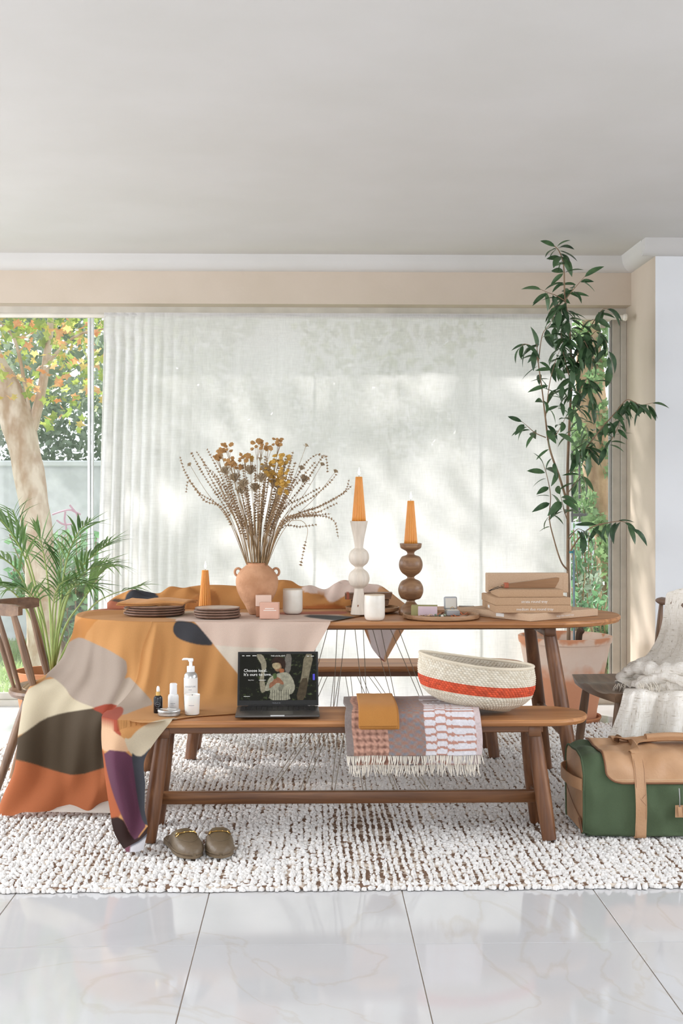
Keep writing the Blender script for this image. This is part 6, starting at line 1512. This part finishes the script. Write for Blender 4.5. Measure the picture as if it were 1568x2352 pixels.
BR = [  # (points px, depth, radius start/end, leaves, leaf start fraction)
    ([(1305, 1478, 7.12), (1306, 1400, 7.1), (1304, 1300, 7.05), (1304, 1200, 7.0), (1303, 1080, 6.98), (1308, 960, 6.95), (1312, 860, 6.95), (1308, 760, 6.93), (1297, 685, 6.9), (1294, 610, 6.88), (1284, 578, 6.86), (1273, 565, 6.85)], 0.011, 0.002, 44, 0.5),
    ([(1304, 1310, 7.05), (1288, 1290, 7.0), (1272, 1240, 6.98), (1261, 1190, 6.96), (1264, 1140, 6.95), (1256, 1095, 6.93), (1246, 1062, 6.92)], 0.005, 0.0015, 11, 0.45),
    ([(1301, 1150, 7.0), (1284, 1095, 6.97), (1262, 1030, 6.93), (1252, 960, 6.9), (1245, 900, 6.88), (1236, 835, 6.86), (1232, 790, 6.85)], 0.007, 0.002, 17, 0.2),
    ([(1253, 1005, 6.92), (1230, 995, 6.9), (1212, 980, 6.88), (1198, 968, 6.86)], 0.003, 0.001, 7, 0.3),
    ([(1256, 1010, 6.92), (1275, 1000, 6.88), (1290, 975, 6.85), (1300, 955, 6.82)], 0.003, 0.001, 5, 0.3),
    ([(1252, 960, 6.9), (1262, 880, 6.88), (1275, 830, 6.85), (1285, 805, 6.84)], 0.003, 0.001, 9, 0.2),
    ([(1236, 835, 6.86), (1225, 800, 6.84), (1205, 790, 6.82), (1195, 796, 6.8)], 0.003, 0.001, 7, 0.2),
    ([(1236, 830, 6.86), (1245, 770, 6.84), (1262, 745, 6.83), (1275, 720, 6.82)], 0.003, 0.001, 9, 0.2),
    ([(1296, 690, 6.9), (1275, 678, 6.88), (1258, 672, 6.86), (1240, 664, 6.85)], 0.003, 0.001, 7, 0.2),
    ([(1297, 690, 6.9), (1312, 670, 6.88), (1325, 655, 6.87), (1345, 632, 6.85)], 0.003, 0.001, 9, 0.2),
    ([(1308, 760, 6.93), (1300, 720, 6.9), (1282, 700, 6.88), (1262, 715, 6.86)], 0.003, 0.001, 9, 0.2),
    ([(1311, 830, 6.95), (1340, 780, 6.92), (1365, 735, 6.9), (1385, 710, 6.88), (1398, 712, 6.86)], 0.004, 0.001, 13, 0.25),
    ([(1312, 860, 6.95), (1340, 800, 6.9), (1370, 760, 6.88), (1393, 790, 6.86), (1397, 850, 6.86)], 0.003, 0.001, 12, 0.3),
    ([(1311, 900, 6.95), (1325, 840, 6.9), (1335, 780, 6.86), (1350, 800, 6.84), (1362, 830, 6.84)], 0.004, 0.001, 20, 0.2),
    ([(1312, 880, 6.95), (1300, 840, 6.9), (1292, 800, 6.87), (1288, 760, 6.86)], 0.004, 0.001, 14, 0.2),
    ([(1310, 960, 6.95), (1330, 900, 6.9), (1348, 870, 6.87), (1356, 900, 6.85), (1362, 940, 6.85)], 0.004, 0.001, 16, 0.2),
    ([(1308, 1090, 6.98), (1345, 1030, 6.92), (1380, 985, 6.88), (1415, 945, 6.85), (1440, 918, 6.83), (1470, 930, 6.82), (1500, 925, 6.8)], 0.005, 0.0012, 24, 0.3),
    ([(1370, 1060, 6.9), (1400, 1015, 6.87), (1415, 990, 6.85), (1428, 950, 6.84)], 0.0035, 0.001, 12, 0.2),
    ([(1303, 1090, 6.98), (1318, 1060, 6.95), (1330, 1035, 6.9), (1350, 1030, 6.88), (1362, 1040, 6.87)], 0.003, 0.001, 14, 0.3),
    ([(1310, 1265, 7.0), (1330, 1235, 6.95), (1360, 1210, 6.9), (1400, 1200, 6.87), (1430, 1198, 6.85), (1458, 1215, 6.83)], 0.005, 0.0012, 13, 0.25),
    ([(1304, 1200, 7.0), (1296, 1175, 6.95), (1290, 1150, 6.92), (1286, 1135, 6.9)], 0.003, 0.001, 11, 0.3),
    ([(1306, 1240, 7.0), (1320, 1220, 6.96), (1330, 1215, 6.93), (1345, 1225, 6.92)], 0.003, 0.001, 6, 0.3),
    ([(1306, 1130, 6.98), (1320, 1110, 6.95), (1335, 1090, 6.92), (1345, 1110, 6.9)], 0.003, 0.001, 6, 0.3)]
nleaf = 0
for pts, r0, r1, nl, fs in BR:
    P = spline([W(*p) for p in pts], 40)
    obj('stem', tube(P, [r0 + (r1 - r0) * k / 39 for k in range(40)], 7), MT['stem'], tp_, w=True)
    for k in range(nl):
        u = fs + (1 - fs) * (k + rnd.random() * 0.8) / nl; i = int(min(38, u * 39)); p = Vector(P[i]); t = (Vector(P[i + 1]) - p).normalized()
        out = Vector((rnd.uniform(-1, 1), rnd.uniform(-0.7, 0.7), rnd.uniform(-0.9, 0.15))).normalized(); d = (out + t * 0.35 + Vector((0, 0, -0.25))).normalized()
        if k == nl - 1: d = (t + Vector((0, 0, -0.3))).normalized()
        o = link('leaf', rnd.choice(flm), tp_, p + d * 0.006 - OFF[tp_.name]); s = rnd.uniform(0.08, 0.122); o.scale = (s, s, s)
        o.rotation_euler = (d.to_track_quat('X', 'Z') @ Euler((rnd.uniform(-1, 1), 0, 0)).to_quaternion()).to_euler(); nleaf += 1
ex = []
for k in range(130):
    c_ = rnd.choice([(1305, 800, 28, 70), (1330, 850, 26, 60), (1300, 900, 22, 60), (1345, 780, 26, 50), (1290, 740, 22, 50), (1325, 940, 22, 50), (1340, 1010, 25, 40)])
    p = W(rnd.gauss(c_[0], c_[2] * 0.6), rnd.gauss(c_[1], c_[3] * 0.5), rnd.uniform(6.8, 7.1)); d = Vector((rnd.uniform(-1, 1), rnd.uniform(-.7, .7), rnd.uniform(-1.1, 0.1))).normalized()
    qq = d.to_track_quat('X', 'Z'); s_ = rnd.uniform(0.075, 0.115); vf = fic_leaf(1, 0.16, 0.2, 4); ex.append(([p + qq @ (Vector(v) * s_) for v in vf[0]], vf[1]))
o = obj('leaves', join(*ex), MT['ficus'], tp_, w=True, sharp=None); o['kind'] = 'stuff'
obj('cut_stump', tube(spline([W(1328, 1480, 7.1), W(1330, 1455, 7.08), W(1336, 1445, 7.07)], 8), [0.017, 0.018, 0.019, 0.019, 0.02, 0.021, 0.022, 0.019], 10), M('dark_stump', '#4f3a2b', 0.9), tp_, w=True)
obj('support_stake', tube([W(1318, 1480, 7.1), W(1317, 1262, 7.03)], 0.006, 8), M('blue_stake', '#7f95a0', 0.6), tp_, w=True)
obj('tie', lathe([(0.012, -0.006), (0.0135, 0), (0.012, 0.006)], 14, tuple(W(1311, 1268, 7.03))), M('teal_tie', '#3a8f98', 0.5), tp_, w=True)

# ---------------------------------------------------------------- palm on the left
LPY = 6.55; lc_ = Vector((XY(118, LPY), LPY, 0))
pot('terracotta pot with the palm behind the spindle chair', lc_, 0.19, 0.13, 0.37, MT['terracotta_red'], 0.17)
MT['palm'] = leafmat('palm_leaf', '#3f6a36', '#7c9c5c', 0.3, 0.4, 2.0); MT['palm_stalk'] = M('palm_stalk', '#7d8f4e', 0.6, col2='#94a05e', nscale=10)
pm_ = thing('areca_palm', 'green areca palm with arching feathered fronds at left window', 'plant', (lc_.x, lc_.y, 0.285))
def palm_leaflet(w_=0.045, ns=7, curl=0.25):
    V, Fc = [], []
    for k in range(ns + 1):
        u = k / ns; hw_ = w_ * (math.sin(math.pi * min(1, u * 1.02 + 0.03)) ** 0.7) * (1 - 0.45 * u) if k < ns else 0.001; z = -curl * u ** 2.2
        V += [(u, -hw_, z + hw_ * 0.6), (u, 0, z), (u, hw_, z + hw_ * 0.6)]
    for k in range(ns): a = k * 3; Fc += [(a, a + 1, a + 4, a + 3), (a + 1, a + 2, a + 5, a + 4)]
    return V, Fc
plm_vf = [palm_leaflet(0.05, 7, c) for c in (0.05, 0.3, 0.6)]; plm = [mesh('leaflet', *vf, MT['palm'], sharp=None) for vf in plm_vf]
FR = [[(112, 1540, 6.5), (88, 1400, 6.45), (60, 1290, 6.4), (20, 1215, 6.35), (-15, 1180, 6.3)], [(118, 1540, 6.5), (100, 1420, 6.5), (70, 1300, 6.5), (45, 1220, 6.5), (30, 1170, 6.5)],
      [(125, 1540, 6.5), (135, 1420, 6.4), (150, 1300, 6.35), (178, 1225, 6.3), (205, 1200, 6.25)], [(125, 1540, 6.5), (140, 1420, 6.35), (175, 1320, 6.25), (215, 1275, 6.2), (252, 1245, 6.15)],
      [(122, 1540, 6.5), (138, 1440, 6.35), (165, 1350, 6.2), (210, 1305, 6.1), (268, 1300, 6.05)], [(120, 1540, 6.5), (132, 1440, 6.3), (150, 1370, 6.2), (185, 1340, 6.1), (225, 1352, 6.05)],
      [(128, 1540, 6.5), (160, 1470, 6.3), (205, 1400, 6.15), (250, 1368, 6.1), (325, 1345, 6.05)], [(115, 1540, 6.5), (85, 1420, 6.4), (45, 1320, 6.3), (-5, 1275, 6.2), (-50, 1270, 6.15)],
      [(114, 1540, 6.5), (80, 1440, 6.35), (40, 1370, 6.2), (-10, 1340, 6.1), (-60, 1350, 6.0)], [(120, 1540, 6.55), (116, 1420, 6.6), (108, 1320, 6.6), (95, 1250, 6.6), (82, 1215, 6.6)],
      [(122, 1540, 6.55), (125, 1440, 6.6), (132, 1360, 6.6), (140, 1300, 6.6), (135, 1255, 6.6)], [(118, 1540, 6.45), (105, 1450, 6.25), (85, 1390, 6.1), (60, 1355, 6.0), (25, 1350, 5.95)],
      [(120, 1540, 6.45), (120, 1450, 6.25), (122, 1390, 6.15), (135, 1345, 6.05), (160, 1330, 6.0)], [(122, 1540, 6.5), (150, 1440, 6.45), (190, 1380, 6.4), (220, 1330, 6.4), (240, 1310, 6.4)]]
leaf_n = 0; rest = []
for fi, pts in enumerate(FR):
    P = spline([W(*p) for p in pts], 50)
    fr = obj('frond', tube(P, [0.007 * (1 - 0.8 * k / 49) for k in range(50)], 6), MT['palm_stalk'], pm_, w=True)
    nl = 24 if fi != 6 else 10
    for k in range(nl):
        u = (0.52 if fi != 6 else 0.85) + (0.48 if fi != 6 else 0.15) * (k + 0.5) / nl; i = int(min(48, u * 49)); p = Vector(P[i]); t = (Vector(P[i + 1]) - p).normalized()
        side = t.cross(Vector((0, 0, 1)));
        if side.length < 0.3: side = t.cross(Vector((0, 1, 0)))
        side.normalize(); upn = side.cross(t).normalized(); s_ = 1 if k % 2 else -1
        d = (t * (0.75 + 0.5 * u) + side * s_ * 0.75 + upn * 0.25 + Vector((rnd.uniform(-.15, .15), rnd.uniform(-.15, .15), rnd.uniform(-.2, .15)))).normalized()
        ln = rnd.uniform(0.15, 0.21) * (1 - 0.45 * max(0, u - 0.75) / 0.25); mi_ = rnd.choice((0, 1, 1, 2))
        q_ = d.to_track_quat('X', 'Z')
        if leaf_n < 298:
            o = link('leaflet', plm[mi_], fr, p - OFF[pm_.name]); o.scale = (ln, ln, ln); o.rotation_euler = q_.to_euler()
        else:
            rest.append(([p + q_ @ (Vector(v) * ln) for v in plm_vf[mi_][0]], plm_vf[mi_][1]))
        leaf_n += 1
if rest: o = obj('leaflets', join(*rest), MT['palm'], pm_, w=True, sharp=None); o['kind'] = 'stuff'

# ---------------------------------------------------------------- dried flowers in the vase
MT['straw'] = M('straw_stem', '#a98d68', 0.85, col2='#8b6f4e', nscale=30); MT['seed'] = M('dry_seed_head', '#86694f', 0.9, col2='#a38868', nscale=120)
MT['everlasting'] = M('yellow_everlasting', '#c9a04a', 0.8, col2='#b0843c', nscale=90); MT['umbel'] = M('dry_umbel', '#98836a', 0.9, col2='#b3a082', nscale=90)
MT['tanflower'] = M('tan_everlasting', '#b98d58', 0.85, col2='#a57a49', nscale=90)
VY = 5.37; mouth = Vector((XY(590, VY), VY, TCZ + 0.003 + 0.205))
whorl_b = [(math.cos(a) * r, math.sin(a) * r, z) for a, r, z in [(k * 2 * math.pi / 10, 1.0 if k % 2 == 0 else 0.45, 0.25 if k % 2 == 0 else -0.1) for k in range(10)]] + [(0, 0, -0.35), (0, 0, 0.45)]
whorl_f = [(k, (k + 1) % 10, 10) for k in range(10)] + [((k + 1) % 10, k, 11) for k in range(10)]
fl_vf = lathe([(0.0001, -0.5), (0.35, -0.35), (0.75, 0.0), (1.0, 0.45), (0.8, 0.5), (0.45, 0.3), (0.3, 0.42), (0.0001, 0.45)], 12, wob=lambda r, z, a: r * (1 + (0.13 * math.cos(6 * a) if r > 0.6 else 0)))
fl_me = {k: mesh('flower_head', *fl_vf, MT[k], sharp=None) for k in ('everlasting', 'tanflower')}
q = np.random.RandomState(31)
def stem_path(tip, Yt, bend=0.0, mid=None):
    b0 = mouth + Vector((q.uniform(-0.028, 0.028), q.uniform(-0.028, 0.028), -0.03)); tp2 = W(tip[0], tip[1], Yt)
    b0.x = mouth.x + max(-0.03, min(0.03, (tp2.x - mouth.x) * 0.16 + q.uniform(-0.012, 0.012)))
    if mid: return spline([b0] + [W(*m_) for m_ in mid] + [tp2], 46)
    m1 = b0.lerp(tp2, 0.38) + Vector((-(tp2.x - b0.x) * 0.10, 0, 0.02)); m2 = b0.lerp(tp2, 0.72) + Vector((bend * 0.5, 0, 0.012))
    return spline([b0, m1, m2, tp2], 46)
def new_stem(label, P, r=0.0013, grp='dried stems in the vase'):
    t = thing('dried_stem', label, 'dried flower', tuple(P[0]), group=grp)
    obj('stalk', tube(P, [r * (1.15 - 0.6 * k / 45) for k in range(46)], 5), MT['straw'], t, w=True)
    return t
def whorls(t, P, u0, step, size, mat):
    d = np.concatenate([[0], np.cumsum(np.linalg.norm(np.diff(P, axis=0), axis=1))]); s = d[-1] * u0 * q.uniform(0.9, 1.25); parts = []
    while s < d[-1]:
        i = min(44, np.searchsorted(d, s) - 1 if s > 0 else 0); p = Vector(P[i]).lerp(Vector(P[i + 1]), (s - d[i]) / max(1e-6, d[i + 1] - d[i])); tt_ = (Vector(P[i + 1]) - Vector(P[i])).normalized()
        qq = tt_.to_track_quat('Z', 'X'); sz = size * q.uniform(0.7, 1.15) * (1.0 - 0.35 * (s / d[-1] - u0)); ro = q.uniform(0, 3)
        rm = Euler((q.uniform(-.5, .5), q.uniform(-.5, .5), ro)).to_matrix(); parts.append(([p + qq @ (rm @ (Vector(v) * sz)) for v in whorl_b], whorl_f)); s += step * q.uniform(0.85, 1.15)
    obj('seed_heads', join(*parts), mat, t, w=True, smooth=False)
ORD = ['first ', 'second ', 'third ', 'fourth ', 'fifth ', 'sixth ', 'seventh ', 'eighth ', 'ninth ', 'tenth ', 'eleventh ', 'twelfth ', 'thirteenth ']
def ranked(tips, tip, rev):
    return ORD[sorted([t_[0] for t_ in tips], reverse=rev).index(tip[0])]
L_left = 'dried seed-head sprig leaning out to the left of the bouquet'
L_right = 'dried seed-head sprig leaning out to the right of the bouquet'
L_mid = 'upright dried seed-head sprig in the middle of the bouquet'
G_ = 'seed-head sprigs in the vase'
LEFT = (((413, 1048), [(520, 1180, 5.36), (455, 1130, 5.34), (424, 1082, 5.32)]), ((438, 1038), [(530, 1190, 5.4), (470, 1095, 5.42)]), ((450, 1036), [(540, 1190, 5.35), (500, 1110, 5.33), (470, 1065, 5.32)]), ((476, 1032), [(548, 1190, 5.37), (510, 1100, 5.37)]),
                 ((427, 1131), [(515, 1175, 5.3), (470, 1150, 5.28), (435, 1105, 5.26)]), ((462, 1052), [(540, 1195, 5.3), (490, 1110, 5.28)]), ((486, 1080), [(550, 1200, 5.45), (520, 1130, 5.47)]))
for tip, mid in LEFT:
    P = stem_path(tip, mid[-1][2], mid=mid); t = new_stem('dried seed-head sprig, %sfrom the ' % ranked([x_[0] for x_ in LEFT], tip, False) + 'left edge of the bouquet', P, grp=G_); whorls(t, P, 0.42, 0.0130, 0.0092, MT['seed'])
RIGHT = (((746, 1050), [(640, 1180, 5.4), (690, 1080, 5.42), (725, 1045, 5.44)]), ((752, 1085), [(640, 1190, 5.35), (700, 1110, 5.33), (742, 1048, 5.32), (750, 1060, 5.32)]), ((772, 1090), [(650, 1190, 5.32), (720, 1140, 5.3), (755, 1110, 5.28)]),
                 ((808, 1115), [(650, 1200, 5.35), (730, 1165, 5.33), (785, 1135, 5.32)]), ((802, 1100), [(655, 1200, 5.42), (740, 1160, 5.44), (790, 1130, 5.45)]), ((775, 1155), [(650, 1200, 5.3), (720, 1180, 5.27)]), ((777, 1237), [(650, 1205, 5.33), (720, 1185, 5.3), (765, 1195, 5.28)]),
                 ((690, 1300), [(640, 1215, 5.3), (685, 1195, 5.27), (706, 1215, 5.25), (698, 1260, 5.24)]), ((728, 1205), [(645, 1215, 5.4), (690, 1210, 5.38)]), ((760, 1180), [(650, 1200, 5.45), (710, 1185, 5.47)]), ((740, 1175), [(645, 1200, 5.25), (700, 1180, 5.2)]), ((725, 1060), [(640, 1170, 5.3), (690, 1100, 5.28)]), ((735, 1120), [(645, 1180, 5.4), (700, 1140, 5.42)]))
for tip, mid in RIGHT:
    P = stem_path(tip, mid[-1][2], mid=mid); t = new_stem('dried seed-head sprig, %sfrom the ' % ranked([x_[0] for x_ in RIGHT], tip, True) + 'right edge of the bouquet', P, grp=G_)
    whorls(t, P, 0.45 if tip != (690, 1300) else 0.82, 0.0130, 0.0090, MT['seed'])
for k in range(30):
    tip = (q.uniform(495, 690), q.uniform(1035, 1120)); P = stem_path(tip, 5.37 + q.uniform(-0.13, 0.13)); t = new_stem(L_mid, P, grp=G_); whorls(t, P, 0.38, 0.0115, 0.0098, MT['seed'])
for tips, kind, lab, grp in (([(505, 1030), (521, 1028), (500, 1052), (534, 1062), (560, 1052), (590, 1024), (600, 1020), (616, 1030), (528, 1060), (545, 1068), (640, 1014)], 'tanflower', 'stem of small tan everlasting flowers in the dried bouquet', 'tan everlastings'),
                             ([(575, 1050), (640, 1052), (655, 1056), (632, 1064), (612, 1076), (620, 1082), (650, 1086), (645, 1108), (655, 1112), (648, 1126), (630, 1100)], 'everlasting', 'stem of bright yellow everlasting flowers in the dried bouquet', 'yellow everlastings')):
    for tip in tips:
        Yt = 5.27 + q.uniform(-0.06, 0.12) if kind == 'everlasting' else 5.37 + q.uniform(-0.1, 0.1)
        P = stem_path(tip, Yt); t = new_stem(lab, P, grp=grp); tp2 = Vector(P[-1])
        for k in range(9):
            off = Vector((q.uniform(-0.022, 0.022), q.uniform(-0.022, 0.012), q.uniform(-0.018, 0.018))); s = q.uniform(0.0072, 0.0100)
            o = link('flower_head', fl_me[kind], t, tp2 + off - OFF[t.name], (q.uniform(0.3, 1.5), q.uniform(-.6, .6), 0)); o.scale = (s, s, s)
        obj('twigs', join(*[tube([Vector(P[38]), tp2 + Vector((q.uniform(-.014, .014), q.uniform(-.014, .01), q.uniform(-.012, .004)))], 0.0007, 4) for _ in range(5)]), MT['straw'], t, w=True)
UMB = {(695, 1108): 'largest broom-like brown umbel right of the yellow flowers', (690, 1080): 'round brown umbel just above the broom-like one', (437, 1070): 'small cone-shaped dry head hanging at far left of bouquet', (737, 1070): 'small cone-shaped dry head high on the right of bouquet', (702, 1026): 'small dry head on a thin stalk topping the right side', (768, 1086): 'small dry head farthest right in the bouquet'}
for tip, sz in (((695, 1108), 0.028), ((690, 1080), 0.018), ((540, 1108), 0.034), ((600, 1108), 0.034), ((575, 1090), 0.034), ((520, 1090), 0.03), ((555, 1135), 0.03), ((610, 1085), 0.03), ((585, 1130), 0.032), ((437, 1070), 0.012), ((737, 1070), 0.014), ((702, 1026), 0.011), ((768, 1086), 0.013), ((560, 1120), 0.03), ((625, 1120), 0.032), ((640, 1135), 0.02), ((597, 1060), 0.016)):
    P = stem_path(tip, 5.33 + q.uniform(-0.1, 0.1)); t = new_stem(UMB.get(tip, 'dried stem ending in a fan-shaped brown umbel among the central sprigs'), P, grp='dried umbels'); c = Vector(P[-1]); d = (Vector(P[-1]) - Vector(P[-4])).normalized(); rays = []
    for k in range(46 if sz < 0.02 else 110):
        v = (d * 1.1 + Vector((q.normal(), q.normal(), q.normal())) * 0.42).normalized() * sz * q.uniform(0.9, 1.25); e2 = c + v
        rays.append(tube([c, c + v * 0.6 + Vector((0, 0, 0.001)), e2], [0.0007, 0.0007, 0.0014], 4))
    obj('umbel', join(*rays), MT['umbel'], t, w=True)
for k in range(12):
    tip = (q.uniform(540, 650), q.uniform(1100, 1170)); P = stem_path(tip, 5.37 + q.uniform(-0.1, 0.1)); t = new_stem('bare straw-coloured stalk in the dried bouquet', P, 0.0019, 'bare stalks in the vase')
    obj('bud', sphere(tuple(P[-1]), 0.0045, 8, 6, (0.8, 0.8, 1.5)), MT['umbel'], t, w=True)
